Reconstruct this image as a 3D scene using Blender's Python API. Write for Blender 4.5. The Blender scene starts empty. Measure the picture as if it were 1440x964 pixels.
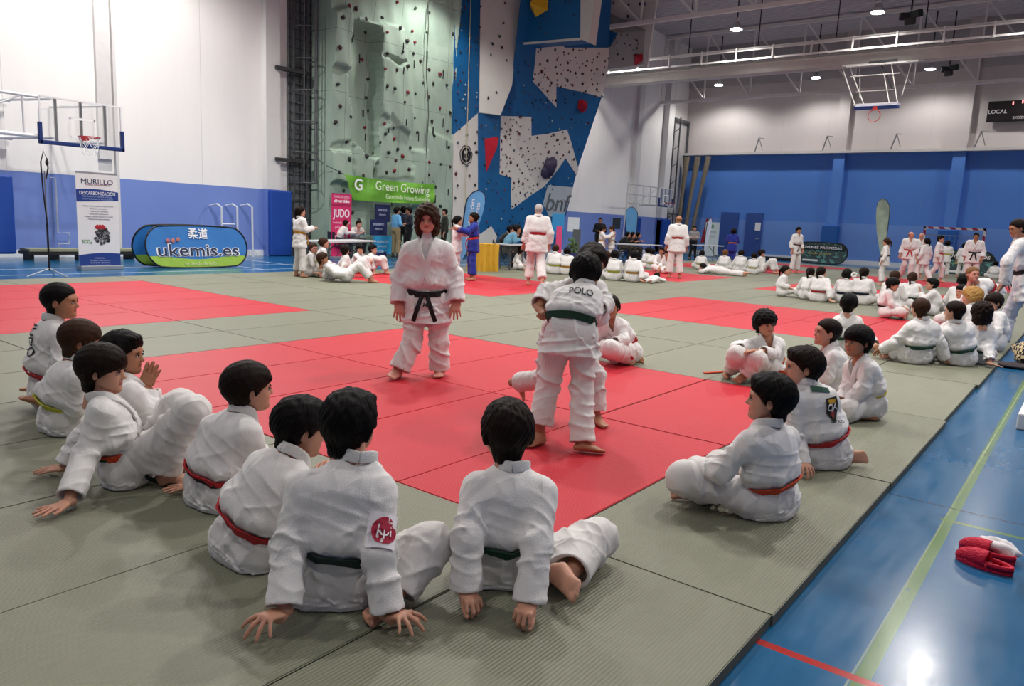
import bpy, bmesh, math, random
import numpy as np
from mathutils import Vector, Matrix, Euler
random.seed(7)
S = bpy.context.scene
COL = S.collection
PI = math.pi
# ------------------------------------------------------------------ camera
F_, PIT, ROLL, YAW = 1048.55, .161103, .0477192, .655235
CAM = Vector((6.76066, -2.65476, 1.38967))
cr, sr = math.cos(ROLL), math.sin(ROLL)
_fw = Vector((0, math.cos(PIT), -math.sin(PIT))); _up = Vector((0, math.sin(PIT), math.cos(PIT))); _rt = Vector((1, 0, 0))
RZ = Matrix.Rotation(YAW, 3, 'Z')
AX = RZ @ (_rt*cr + _up*sr); AY = RZ @ (-_rt*sr + _up*cr); AF = RZ @ _fw
FH = Vector((AF.x, AF.y, 0)).normalized(); RH = Vector((FH.y, -FH.x, 0))
cam = bpy.data.objects.new('camera', bpy.data.cameras.new('camera')); COL.objects.link(cam)
cam.matrix_world = Matrix(((AX.x, AY.x, -AF.x, CAM.x), (AX.y, AY.y, -AF.y, CAM.y), (AX.z, AY.z, -AF.z, CAM.z), (0, 0, 0, 1)))
cam.data.sensor_width = 36; cam.data.lens = F_/1440*36; cam.data.clip_end = 200; cam.data.clip_start = .05
S.camera = cam
def ray(px, py): return AF + AX*((px-720)/F_) + AY*(-(py-482)/F_)
def onX(px, py, X):
    d = ray(px, py); return CAM + d*((X-CAM.x)/d.x)
def onY(px, py, Y):
    d = ray(px, py); return CAM + d*((Y-CAM.y)/d.y)
def onZ(px, py, z=0):
    d = ray(px, py); return CAM + d*((z-CAM.z)/d.z)
def onD(px, py, D):
    d = ray(px, py); return CAM + d*(D/d.dot(FH))
def depth(P): return (Vector(P)-CAM).dot(FH)
def onP(px, py, plane):            # plane = three points
    a, b, c = [Vector(v) for v in plane]; n = (b-a).cross(c-a); d = ray(px, py)
    return CAM + d*((a-CAM).dot(n)/d.dot(n))
# ------------------------------------------------------------------ materials
def lin(c):
    if isinstance(c, str): c = [int(c[i:i+2], 16)/255 for i in (0, 2, 4)]
    return tuple(((x+.055)/1.055)**2.4 if x > .04045 else x/12.92 for x in c)
class N:
    def __init__(s, name):
        s.m = bpy.data.materials.new(name); s.m.use_nodes = True; s.t = s.m.node_tree
        s.b = s.t.nodes['Principled BSDF']; s.co = None
    def n(s, typ, **kw):
        x = s.t.nodes.new(typ)
        for k, v in kw.items(): setattr(x, k, v)
        return x
    def l(s, a, b): s.t.links.new(a, b)
    def coord(s, kind='Object'):
        if s.co is None: s.co = s.n('ShaderNodeTexCoord')
        return s.co.outputs[kind]
    def math(s, op, a, b=None, clamp=False):
        x = s.n('ShaderNodeMath', operation=op); x.use_clamp = clamp
        for i, v in enumerate((a, b)):
            if v is None: continue
            if isinstance(v, (int, float)): x.inputs[i].default_value = v
            else: s.l(v, x.inputs[i])
        return x.outputs[0]
    def mix(s, fac, a, b):
        x = s.n('ShaderNodeMix', data_type='RGBA')
        if isinstance(fac, (int, float)): x.inputs[0].default_value = fac
        else: s.l(fac, x.inputs[0])
        for i, v in ((6, a), (7, b)):
            if isinstance(v, (tuple, list)): x.inputs[i].default_value = (*v[:3], 1)
            else: s.l(v, x.inputs[i])
        return x.outputs[2]
    def noise(s, scale, detail=3, rough=.5, vec=None, stretch=None):
        x = s.n('ShaderNodeTexNoise'); x.inputs['Scale'].default_value = scale; x.inputs['Detail'].default_value = detail; x.inputs['Roughness'].default_value = rough
        v = vec or s.coord()
        if stretch:
            m = s.n('ShaderNodeMapping'); m.inputs['Scale'].default_value = stretch; s.l(v, m.inputs[0]); v = m.outputs[0]
        s.l(v, x.inputs['Vector']); return x.outputs['Fac']
    def wave(s, scale, dist=0, axis='X', vec=None, prof='SIN'):
        x = s.n('ShaderNodeTexWave', bands_direction=axis, wave_profile=prof); x.inputs['Scale'].default_value = scale; x.inputs['Distortion'].default_value = dist
        s.l(vec or s.coord(), x.inputs['Vector']); return x.outputs['Fac']
    def bump(s, h, strength=.3, dist=.01):
        x = s.n('ShaderNodeBump'); x.inputs['Strength'].default_value = strength; x.inputs['Distance'].default_value = dist
        s.l(h, x.inputs['Height']); s.l(x.outputs[0], s.b.inputs['Normal'])
    def col(s, c):
        if isinstance(c, (tuple, list)): s.b.inputs['Base Color'].default_value = (*c[:3], 1)
        else: s.l(c, s.b.inputs['Base Color'])
    def set(s, rough=.5, metal=0, spec=.5, **k):
        s.b.inputs['Roughness'].default_value = rough; s.b.inputs['Metallic'].default_value = metal; s.b.inputs['Specular IOR Level'].default_value = spec
        for a, v in k.items(): s.b.inputs[a.replace('_', ' ')].default_value = v
        return s.m
_mc = {}
def M(c, rough=.6, metal=0, var=.06, scale=6, bump=0, bscale=80, name=None, spec=.4):
    key = (c if isinstance(c, str) else tuple(c), rough, metal, var, scale, bump, bscale)
    if key in _mc: return _mc[key]
    x = N(name or 'mat_'+str(c)); base = lin(c)
    d = tuple(v*(1-var*1.5) for v in base); e = tuple(min(1, v*(1+var)) for v in base)
    x.col(x.mix(x.noise(scale), d, e))
    if bump: x.bump(x.noise(bscale, 2), bump, .004)
    _mc[key] = x.set(rough, metal, spec); return _mc[key]
def sep(x):
    s_ = x.n('ShaderNodeSeparateXYZ'); x.l(x.coord(), s_.inputs[0]); return s_.outputs
def band(x, v, a, b):
    return x.math('MULTIPLY', x.math('GREATER_THAN', v, a), x.math('LESS_THAN', v, b))
# ------------------------------------------------------------------ mesh helpers
def link(name, me, parent=None):
    o = bpy.data.objects.new(name, me); COL.objects.link(o)
    if parent: o.parent = parent
    return o
def tag(o, label, cat, group=None, kind=None):
    o['label'] = label
    if cat: o['category'] = cat
    if group: o['group'] = group
    if kind: o['kind'] = kind
    return o
def empty(name, loc, label=None, cat=None, group=None, rz=0):
    o = bpy.data.objects.new(name, None); COL.objects.link(o); o.location = loc; o.rotation_euler = (0, 0, rz); o.empty_display_size = .1
    if label: tag(o, label, cat, group)
    return o
class MB:
    def __init__(s): s.v = []; s.f = []; s.mi = []
    def add(s, vs, fs, m=0):
        b = len(s.v); s.v += [tuple(v) for v in vs]; s.f += [tuple(b+i for i in f) for f in fs]; s.mi += [m]*len(fs); return s
    def box(s, a, b, m=0, bev=0):
        x0, y0, z0 = a; x1, y1, z1 = b
        vs = [(x0,y0,z0),(x1,y0,z0),(x1,y1,z0),(x0,y1,z0),(x0,y0,z1),(x1,y0,z1),(x1,y1,z1),(x0,y1,z1)]
        return s.add(vs, [(0,3,2,1),(4,5,6,7),(0,1,5,4),(1,2,6,5),(2,3,7,6),(3,0,4,7)], m)
    def bar(s, a, b, w=.04, h=None, m=0, up=(0, 0, 1)):      # square bar
        a, b = Vector(a), Vector(b); d = (b-a).normalized(); h = h or w; u = Vector(up)
        if abs(d.dot(u)) > .95: u = Vector((1, 0, 0))
        x = d.cross(u).normalized()*w/2; y = x.cross(d).normalized()*h/2
        vs = [a-x-y, a+x-y, a+x+y, a-x+y, b-x-y, b+x-y, b+x+y, b-x+y]
        return s.add(vs, [(0,3,2,1),(4,5,6,7),(0,1,5,4),(1,2,6,5),(2,3,7,6),(3,0,4,7)], m)
    def tube(s, pts, r=.02, n=8, m=0, r2=None):
        pts = [Vector(p) for p in pts]; rings = []; k = len(pts)
        for i, p in enumerate(pts):
            d = (pts[min(i+1, k-1)]-pts[max(i-1, 0)]).normalized(); u = Vector((0, 0, 1)) if abs(d.z) < .9 else Vector((1, 0, 0))
            x = d.cross(u).normalized(); y = x.cross(d).normalized(); rr = r if r2 is None else r+(r2-r)*i/(k-1)
            rings.append([p+(x*math.cos(2*PI*j/n)+y*math.sin(2*PI*j/n))*rr for j in range(n)])
        vs = [v for R in rings for v in R]; fs = []
        for i in range(k-1):
            for j in range(n): fs.append((i*n+j, i*n+(j+1) % n, (i+1)*n+(j+1) % n, (i+1)*n+j))
        fs.append(tuple(range(n))[::-1]); fs.append(tuple((k-1)*n+j for j in range(n)))
        return s.add(vs, fs, m)
    def prism(s, poly, off, m=0, mside=None):   # poly: 3D points, extruded by vector off
        n = len(poly); off = Vector(off); vs = [Vector(p) for p in poly]+[Vector(p)+off for p in poly]
        s.add(vs, [tuple(range(n)), tuple(range(2*n-1, n-1, -1))], m)
        b = len(s.v)-2*n
        for i in range(n): s.f.append((b+i, b+n+i, b+n+(i+1) % n, b+(i+1) % n)); s.mi.append(m if mside is None else mside)
        return s
    def ball(s, c, r, n=8, m=0):
        rx, ry, rz = r if isinstance(r, (tuple, list)) else (r, r, r); k = n//2; vs = [(c[0], c[1], c[2]+rz)]
        for i in range(1, k):
            for j in range(n):
                a = PI*i/k; t = 2*PI*j/n; vs.append((c[0]+rx*math.sin(a)*math.cos(t), c[1]+ry*math.sin(a)*math.sin(t), c[2]+rz*math.cos(a)))
        vs.append((c[0], c[1], c[2]-rz)); fs = []
        for j in range(n): fs.append((0, 1+j, 1+(j+1) % n)); e = len(vs)-1; q = 1+(k-2)*n; fs.append((e, q+(j+1) % n, q+j))
        for i in range(k-2):
            for j in range(n): fs.append((1+i*n+j, 1+(i+1)*n+j, 1+(i+1)*n+(j+1) % n, 1+i*n+(j+1) % n))
        return s.add(vs, fs, m)
    def obj(s, name, mats, parent=None, smooth=False, bev=0, loc=None):
        me = bpy.data.meshes.new(name); off = Vector(loc) if loc is not None else None
        vs = s.v if off is None else [tuple(Vector(v)-off) for v in s.v]
        me.from_pydata(vs, [], s.f); 
        for m in (mats if isinstance(mats, (list, tuple)) else [mats]): me.materials.append(m)
        me.polygons.foreach_set('material_index', s.mi)
        bm = bmesh.new(); bm.from_mesh(me); bmesh.ops.recalc_face_normals(bm, faces=bm.faces); bm.to_mesh(me); bm.free()
        if smooth: me.polygons.foreach_set('use_smooth', [True]*len(me.polygons))
        o = link(name, me, parent)
        if off is not None: o.location = off
        if bev:
            b = o.modifiers.new('bevel', 'BEVEL'); b.width = bev; b.segments = 2; b.limit_method = 'ANGLE'
        return o
def W(o, parent):      # parent o to an Empty while its mesh is already in world coordinates
    o.parent = parent; o.matrix_parent_inverse = parent.matrix_basis.inverted() if parent.matrix_world == Matrix.Identity(4) else parent.matrix_world.inverted()
    o.matrix_parent_inverse = Matrix.LocRotScale(parent.location, parent.rotation_euler, parent.scale).inverted(); return o
def text(s, size, origin, xdir, ydir, mat, parent=None, name='lettering', depth=.003, align='CENTER', bold=0, fit=None, shear=0, wparent=True, spacing=1, fitw=None):
    cu = bpy.data.curves.new('t', 'FONT'); cu.body = s; cu.size = size; cu.align_x = align; cu.align_y = 'CENTER'; cu.extrude = depth; cu.offset = bold; cu.shear = shear; cu.space_character = spacing; cu.resolution_u = 3
    t = bpy.data.objects.new('t', cu); COL.objects.link(t); dg = bpy.context.evaluated_depsgraph_get()
    me = bpy.data.meshes.new_from_object(t.evaluated_get(dg)); bpy.data.objects.remove(t); bpy.data.curves.remove(cu)
    x = Vector(xdir).normalized(); y = Vector(ydir); y = (y-x*y.dot(x)).normalized(); z = x.cross(y)
    if fitw and len(me.vertices):
        xs = [v.co.x for v in me.vertices]; w = max(xs)-min(xs); k = fitw/max(w, 1e-6); me.transform(Matrix.Diagonal((k, 1, 1, 1)))
    me.transform(Matrix(((x.x, y.x, z.x, origin[0]), (x.y, y.y, z.y, origin[1]), (x.z, y.z, z.z, origin[2]), (0, 0, 0, 1))))
    me.materials.clear(); me.materials.append(mat); o = link(name, me)
    if parent: W(o, parent)
    return o
UP = Vector((0, 0, 1)); FL = -.045       # sports-hall floor lies 45 mm under the mat surface
WHITE = M('f2f2f2', .5); BLACK = M('101114', .5); STEEL = M('b8bcc0', .35, .8); GREYP = M('8a8c90', .45, .3)
WPAINT = M('dcdcd8', .45, 0, .04); DARK = M('1c1d20', .6)
# ================================================================== SETTING
# floor with painted court lines
x = N('sports_floor'); o3 = sep(x); X_, Y_, Z_ = o3
c = x.mix(x.noise(.9, 5, .6), lin('0a4a74'), lin('125c88'))
c = x.mix(x.math('MULTIPLY', x.noise(7, 6, .7, stretch=(.4, 1.6, 1)), .25), c, lin('3f7ea8'))
wob = x.math('MULTIPLY', x.math('SUBTRACT', x.noise(3.3, 2), .5), .004)
xa = x.math('ADD', X_, wob)
def line(c, m, colr): return x.mix(m, c, lin(colr))
wear = x.math('GREATER_THAN', x.noise(14, 5, .75, stretch=(3, .5, 1)), .36)
g = x.math('MULTIPLY', band(x, xa, 6.315, 6.365), wear)
c = line(c, x.math('MULTIPLY', g, .8), '64802a')
c = line(c, x.math('MULTIPLY', band(x, x.math('ADD', xa, x.math('MULTIPLY', Y_, -.006)), 6.305, 6.313), .5), 'a9b488')
c = line(c, band(x, Y_, -.155, -.115), 'a82a26')
for yy in (1.93, 5.6, 9.2, -3): c = line(c, band(x, Y_, yy, yy+.012), '16242f')
c = line(c, x.math('MULTIPLY', band(x, Y_, 1.7, 1.73), x.math('GREATER_THAN', X_, 6.3)), '5f7f3c')
for xx in (-9.25, -10.6): c = line(c, band(x, X_, xx, xx+.05), 'dfe8ee')
for yy in (8.0, 9.6): c = line(c, x.math('MULTIPLY', band(x, Y_, yy, yy+.05), band(x, X_, -14, -9.2)), 'dfe8ee')
x.col(c); x.bump(x.noise(25, 3), .08, .004)
FLOORM = x.set(.3, 0, .5); x.l(x.math('ADD', .06, x.math('MULTIPLY', x.noise(4, 6, .75, stretch=(2.5, .6, 1)), .30)), x.b.inputs['Roughness'])
def struct(o, label=None): o['kind'] = 'structure'; 
fl = MB().box((-15, -9, FL-.3), (13, 42, FL)).obj('floor', FLOORM); struct(fl)
# walls
def wallmat(name, top, blue, hb, axis, low=None, hl=0, skirt=.14):
    x = N(name); o = sep(x); c = x.mix(x.noise(.35, 4, .6), lin(top[0]), lin(top[1])); z = o[2]
    st = x.noise(3, 4, .6, stretch=(1, 1, .08)); c = x.mix(x.math('MULTIPLY', st, .12), c, lin('a9a5a2'))
    c = x.mix(x.math('LESS_THAN', z, hb), c, x.mix(x.noise(.5, 3), lin(blue[0]), lin(blue[1])))
    if low: c = x.mix(x.math('LESS_THAN', z, hl), c, x.mix(x.noise(.6, 3), lin(low[0]), lin(low[1])))
    c = x.mix(x.math('LESS_THAN', z, skirt), c, lin('e6e8ea'))
    # panel joints
    w = x.math('LESS_THAN', x.math('PINGPONG', x.math('ADD', o[axis], .7), 1.25), .008); c = x.mix(x.math('MULTIPLY', w, .35), c, lin('8c8c90'))
    x.col(c); x.bump(x.noise(9, 4), .06, .01); return x.set(.55, 0, .35)
WL = wallmat('hall_wall_left_paint', ('efedea', 'f6f4f1'), ('6c84c6', '7890d0'), 2.03, 1)
WF = wallmat('hall_wall_far_paint', ('bdb6b4', 'c8c1bf'), ('4f82d2', '5789d8'), 5.9, 0, ('6891d6', '6f97dc'), 2.15, .2)
WP = wallmat('hall_wall_plain', ('9a9590', 'a39e98'), ('3f5fb6', '4a6cc4'), 2.0, 1)
wl = MB().box((-14.6, -9, FL), (-14.1, 42, 12.3)).obj('wall_left', WL); struct(wl)
wf = MB().box((-14.6, 41, FL), (13, 41.5, 12.5)).obj('wall_far', WF); struct(wf)
wr = MB().box((12.5, -9, FL), (13, 42, 12.3)).obj('wall_right', WP); struct(wr)
wb = MB().box((-14.6, -9.5, FL), (13, -9, 12.3)).obj('wall_back', WP); struct(wb)
# corrugated steel roof deck
cm = MB(); n = 180; ys = []
prof = [(0, 0), (.3, 0), (.42, .09), (.86, .09), (1, 0)]
pts = []
yy = -9.0
while yy < 41.2:
    for a, b in prof[:-1]: pts.append((yy+a*.28, 12.15+b))
    yy += .28
vs = []; fs = []
for (a, b) in pts: vs += [(-14.4, a, b), (12.8, a, b)]
for i in range(len(pts)-1): fs.append((2*i, 2*i+1, 2*i+3, 2*i+2))
cm.add(vs, fs); cm.box((-14.4, -9, 12.3), (12.8, 41.4, 12.4))
CEIL = M('c2bdc2', .6, 0, .05, 2); ce = cm.obj('ceiling', CEIL); struct(ce)
# pilasters, rails, trims and a painted shade band on the walls
t = MB()
for y0, y1, d in ((11.3, 11.8, .22), (34.6, 35.1, .22), (37.9, 38.6, .35)): t.box((-14.1, y0, 2.03), (-14.1+d, y1, 12.2))
struct(t.obj('trim_1', M('d9d8d6', .5, 0, .03)))
t = MB()
for y0, y1, d in ((11.3, 11.8, .22), (34.6, 35.1, .22), (37.9, 38.6, .35)): t.box((-14.1, y0, FL), (-14.1+d, y1, 2.03))
struct(t.obj('trim_2', M('6780c4', .5)))
t = MB(); t.box((-14.1, -9, FL), (-14.08, 41, .14)); struct(t.obj('baseboard_left', M('e6e8ea', .5)))
t = MB(); t.box((-14.1, 40.96, FL), (12.5, 41, .2)); struct(t.obj('baseboard_far', M('e6e8ea', .5)))
FX = [-10.0, -4.55, 1.05, 6.6]
t = MB(); t2 = MB()
for fx in (-4.9, .75, 6.4):
    t.box((fx-.28, 40.7, 5.9), (fx+.28, 41, 12.2)); t2.box((fx-.28, 40.7, .2), (fx+.28, 41, 5.9))
struct(t.obj('trim_3', M('c2bbb9', .5, 0, .03))); struct(t2.obj('trim_4', M('5789d8', .5)))
t = MB(); t.box((-14.1, 40.55, 5.86), (12.5, 41, 6.0)); struct(t.obj('trim_5', M('c9c6c4', .5)))
t = MB(); t.box((-14.1, 40.85, 9.05), (12.5, 41, 9.13)); t.box((-14.1, 40.9, 9.85), (12.5, 41, 12.2)); struct(t.obj('trim_and_shade_band', M('a9a5a6', .55)))  # thin rail, plus upper wall band coloured darker as shade above the lamps
# wall hooks above the far ledge
for px in (1062, 1157, 1253, 1370):
    p = onY(px, 205, 40.6); b = MB(); b.bar((p.x, 40.6, 6.0), (p.x+.25, 40.4, 6.75), .05); b.bar((p.x+.25, 40.4, 6.75), (p.x+.45, 40.6, 6.1), .03); b.bar((p.x+.25, 40.4, 6.75), (p.x+.5, 40.5, 6.72), .04)
    tag(b.obj('net_bracket', GREYP), 'thin grey metal bracket standing on the ledge above the blue far wall', 'bracket', 'brackets along the ledge of the far wall')
# far wall doors
for k, (a, b) in enumerate(((1008, 1032), (1043, 1066))):
    A = onY(a, 375, 40.95); B = onY(b, 375, 40.95)
    d = MB(); d.box((A.x, 40.9, .02), (B.x, 41, 2.55)); dd = d.obj('door_%d' % (k+1), M('35549a', .5)); struct(dd)
    h = MB(); h.box((B.x-.28, 40.84, 1.05), (B.x-.1, 40.9, 1.1)); h.obj('door_handle', STEEL, dd)
    if k == 1:
        h = MB(); h.box(((A.x+B.x)/2+.1, 40.88, 1.55), ((A.x+B.x)/2+.42, 40.9, 2.0)); h.obj('paper_notice', WHITE, dd)
# ------------------------------------------------------------------ mats
def matmat(name, c0, c1, worn):
    x = N(name); o = sep(x); oi = x.n('ShaderNodeObjectInfo')
    c = x.mix(x.noise(2.2, 5, .65), lin(c0), lin(c1))
    c = x.mix(x.math('MULTIPLY', x.math('GREATER_THAN', x.noise(9, 6, .8, stretch=(1, .35, 1)), .66), .10), c, lin(worn))
    c = x.mix(x.math('MULTIPLY', oi.outputs['Random'], .16), c, lin(worn))
    w = x.wave(22, .6, 'X'); c = x.mix(x.math('MULTIPLY', x.math('MULTIPLY', w, x.noise(3, 4, .7)), .45), c, lin(worn)); x.col(c)
    f = x.noise(60, 3, .6, stretch=(1, .3, 1)); h = x.math('ADD', x.math('MULTIPLY', w, .8), f)
    x.bump(h, .7, .003); return x.set(.5, 0, .35)
MG = matmat('green_tatami_vinyl', '717361', '7d7f6d', '939582'); MR = matmat('red_tatami_vinyl', 'b81727', 'c4202f', 'cf3d49')
MSIDE = M('55564a', .7)
def matmesh(m):
    b = MB(); b.box((.003, .003, -.044), (.997, 1.997, 0)); me_o = b.obj('judo_mat', [m, MSIDE]); me = me_o.data
    bm = bmesh.new(); bm.from_mesh(me); bmesh.ops.bevel(bm, geom=[e for e in bm.edges if all(v.co.z > -.01 for v in e.verts)], offset=.004, segments=2, affect='EDGES')
    for f in bm.faces:
        if f.calc_center_median().z < -.008: f.material_index = 1
    bm.to_mesh(me); bm.free(); bpy.data.objects.remove(me_o); return me
meG, meR = matmesh(MG), matmesh(MR)
zones = [((0, 5, 0, 4), 'red mat of the contest square around the two wrestling boys', 'red mats of the middle contest square'),
 ((-7, -2, 0, 4), 'red mat of the contest square in front of the engine-repair roll-up banner', 'red mats of the left contest square'),
 ((0, 5, 8, 12), 'red mat of the contest square behind the curly-haired seated boy', 'red mats of the second right contest square'),
 ((-7, -2, 8, 12), 'red mat of the contest square under the white-haired instructor', 'red mats of the square under the white-haired instructor'),
 ((-7, -2, 16, 20), 'red mat of the contest square under the bald instructor', 'red mats of the square under the bald instructor'),
 ((0, 5, 16, 20), 'red mat of the square beside the row of seated girls', 'red mats of the square by the seated girls'),
 ((-7, -2, 24, 28), 'red mat of the distant square by the instructor walking along the far wall', 'red mats of the distant left square'),
 ((0, 5, 24, 28), 'red mat of the distant square under the standing group near the goal', 'red mats of the distant right square'),
 ((-7, -2, 32, 34), 'red mat of the farthest strip before the far blue wall', 'red mats of the farthest strip')]
for xi in range(-8, 6):
    for yi in range(-4, 36, 2):
        lab = 'grey-green ribbed judo mat lying between the red contest squares'; grp = 'grey-green judo mats'; me = meG
        for (a, b, c0, d0), l_, g_ in zones:
            if a <= xi < b and c0 <= yi < d0: me = meR; lab = l_; grp = g_
        o = link('judo_mat', me); jx = .012*math.sin(yi*1.3) if xi > 3 or xi < -6 else 0
        o.location = (xi+jx+random.uniform(-.002, .002), yi+random.uniform(-.002, .002), random.uniform(-.0008, 0)); tag(o, lab, 'mat', grp)
# ------------------------------------------------------------------ lamps
LAMPC = M('2a2a2c', .5); GL = N('lamp_glass'); GL.b.inputs['Emission Color'].default_value = (1, .97, .93, 1); GL.b.inputs['Emission Strength'].default_value = 30; GL = GL.m
lampX = [-11.3, -6.0, -.7, 4.6, 9.9]; lampY = [38.8, 27.9, 17.0, 6.2, -4.6]  # last row is unseen, added at the camera end to brighten the near mats
LABY = {38.8: 'by the far wall', 27.9: 'before the big roof beam', 17.0: 'over the middle of the hall', 6.2: 'above the near mats', -4.6: 'added above the camera end'}
LABX = ['nearest the left wall', 'second from the left wall', 'middle of its row', 'fourth of its row', 'at the right wall']
for ly in lampY:
    for ix, lx in enumerate(lampX):
        e = empty('high_bay_lamp', (lx, ly, 9.5), 'round bright high-bay lamp %s, %s' % (LABY[ly], LABX[ix]), 'lamp', 'high-bay lamps under the roof')
        b = MB(); b.tube([(0, 0, .42), (0, 0, 2.65)], .03); b.obj('stem', LAMPC, e)
        b = MB(); b.tube([(0, 0, .3), (0, 0, .45)], .1, 12); b.tube([(0, 0, .02), (0, 0, .12), (0, 0, .3)], .26, 16, r2=.1); b.obj('reflector', M('c8c8c8', .4, .3), e, True)
        b = MB(); b.tube([(0, 0, -.01), (0, 0, .019)], .22, 16); b.obj('lens', GL, e, True)
        ld = bpy.data.lights.new('lamp_light', 'SPOT'); ld.energy = {38.8: 640, 27.9: 900, 17.0: 1450, 6.2: 2050, -4.6: 520}[ly]*((.75 if ly == 17.0 else 1.25) if ix == 0 else 1); ld.spot_size = math.radians(152); ld.spot_blend = .5; ld.shadow_soft_size = .22; ld.color = (1, .965, .925)
        lo = bpy.data.objects.new('lamp_light', ld); COL.objects.link(lo); lo.location = (0, 0, -.05); lo.parent = e
w = bpy.data.worlds.new('world'); S.world = w; w.use_nodes = True; w.node_tree.nodes['Background'].inputs[0].default_value = (1, .95, .9, 1); w.node_tree.nodes['Background'].inputs[1].default_value = .15
S.view_settings.view_transform = 'Standard'; S.view_settings.look = 'None'; S.view_settings.exposure = 0; S.view_settings.gamma = 1; S.view_settings.use_curve_mapping = False
# ------------------------------------------------------------------ roof steel
TR = M('e0ddd8', .5, 0, .04)
def truss(Y, z0, z1, label, x0=-14.1, x1=12.5, sp=2.6, ph=0):
    e = empty('roof_truss', (x0, Y, z0), label, 'truss', 'lattice roof trusses')
    for nm, z in (('bottom_chord', z0), ('top_chord', z1)):
        b = MB(); b.bar((0, 0, z-z0), (x1-x0, 0, z-z0), .16, .16); b.obj(nm, TR, e)
    b = MB(); xx = ph; i = 0
    while xx < x1-x0-.1:
        b.bar((xx, 0, 0), (xx, 0, z1-z0), .07)
        if xx+sp < x1-x0: b.bar((xx, 0, z1-z0), (xx+sp, 0, 0), .08)
        xx += sp
    b.obj('web_bars', TR, e)
truss(37.4, 8.5, 12.0, 'white lattice roof truss closest to the far wall')
truss(25.9, 9.7, 12.05, 'white lattice roof truss in front of the big solid beam', sp=2.4)
truss(14.5, 9.7, 12.05, 'lattice roof truss nearest above the hall, cut by the picture edge')
BM = M('c9c5be', .5, 0, .06)
bx = empty('roof_beam', (-14.1, 31, 8.3), 'deep pale steel beam carrying the rolled divider across the hall', 'beam')
b = MB(); b.box((0, -.02, 0), (26.6, .02, .55)); b.box((0, -.18, .5), (26.6, .18, .56)); b.box((0, -.18, -.02), (26.6, .18, .04)); b.obj('web_plate', BM, bx)
b = MB(); b.box((0, -.34, .04), (26.6, -.08, .40)); b.box((0, -.38, .36), (26.6, -.06, .44)); b.box((0, -.36, -.0), (26.6, -.1, .05)); b.obj('rolled_divider', M('d2cdc4', .5, 0, .08, 3), bx)
pr = empty('hoist_rail', (-12.9, 29.1, 8.56), 'pair of thin white rails on hangers running above the big beam', 'rail')
b = MB(); b.bar((0, 0, .38), (24.8, 0, .38), .06); b.bar((0, 0, 0), (24.8, 0, 0), .07); b.bar((0, .1, .48), (24.8, .1, .48), .05); b.obj('rail_pipe', TR, pr)
b = MB(); k = .3
while k < 24.6: b.bar((k, -.05, -.06), (k, -.05, .5), .06); k += 1.55
b.obj('hanger', TR, pr)
k = 1.2
while k < 24.6: b = MB(); b.bar((k, 0, .5), (k, 0, 3.6), .035); b.obj('drop_rod', DARK, pr); k += 3.1
# projector / speaker clusters on drops
for px, py, Y, lb in ((1281, 22, 28.8, 'near the bright front row of lamps'), (1335, 97, 39.0, 'near the far row of lamps')):
    P = onY(px, py, Y); e = empty('speaker_cluster', P, 'black speaker cluster hanging from the roof ' + lb, 'speaker')
    b = MB(); b.bar((0, 0, .2), (0, 0, 12.1-P.z), .05); b.obj('stem', DARK, e)
    for dx, dz, a in ((-.2, 0, .4), (.18, .05, -.4), (0, -.18, 0)):
        b = MB(); b.box((-.17, -.14, -.13), (.17, .14, .13)); q = b.obj('speaker_box', BLACK, e, bev=.02); q.location = (dx, 0, dz); q.rotation_euler = (.3, 0, a)
# ================================================================== CLIMBING WALLS
x = N('green_rock_panel'); c = x.mix(x.noise(1.3, 5, .65), lin('8aa294'), lin('b2c4b2')); c = x.mix(x.math('MULTIPLY', x.noise(12, 4, .7), .3), c, lin('6f8577'))
o = sep(x); sm = x.math('LESS_THAN', x.math('PINGPONG', x.math('ADD', o[1], .02), .62), .006); sm2 = x.math('LESS_THAN', x.math('PINGPONG', x.math('ADD', o[2], .35), .93), .006)
c = x.mix(x.math('MULTIPLY', x.math('MAXIMUM', sm, sm2), .75), c, lin('3c4a42')); x.col(c); x.bump(x.noise(30, 4, .7), .5, .01); GRN = x.set(.8, 0, .2)
gx0 = -13.1; gy0, gy1 = 13.1, 18.95
def gpt(px, py): p = onX(px, py, gx0); return p.y, p.z
# relief: list of (polygon px, depth offset, soft edge)
reg = [([(457, 20), (490, 8), (498, 100), (457, 90)], .28), ([(457, 92), (497, 104), (495, 196), (456, 205)], .12),
 ([(505, 66), (530, 77), (572, 88), (566, 40), (505, 28)], .20), ([(492, 28), (530, 38), (530, 195), (528, 250), (500, 250), (490, 120)], -.38),
 ([(530, 78), (560, 92), (575, 86), (578, 150), (575, 195), (560, 205), (532, 200)], .22), ([(532, 160), (560, 178), (580, 195), (578, 250), (530, 250)], .05),
 ([(456, 212), (492, 212), (494, 258), (456, 255)], .2), ([(497, 195), (512, 218), (530, 220), (522, 258), (497, 250)], .1),
 ([(596, 20), (600, 180), (640, 200), (640, 0), (600, 0)], -.1), ([(580, 210), (600, 212), (602, 290), (578, 290)], .12), ([(545, 160), (558, 176), (540, 184)], .12)]
regw = [([gpt(*q) for q in pl], d) for pl, d in reg]
def inpoly(P, y, z):
    r = np.zeros(y.shape, bool); n = len(P)
    for i in range(n):
        (y0, z0), (y1, z1) = P[i], P[(i+1) % n]
        cnd = (z0 > z) != (z1 > z); r ^= cnd & (y < (y1-y0)*(z-z0)/((z1-z0) or 1e-9)+y0)
    return r
ny, nz = 118, 200; yy = np.linspace(gy0, gy1, ny); zz = np.linspace(FL, 10.3, nz); Yg, Zg = np.meshgrid(yy, zz, indexing='ij')
H = np.zeros_like(Yg)
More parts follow.
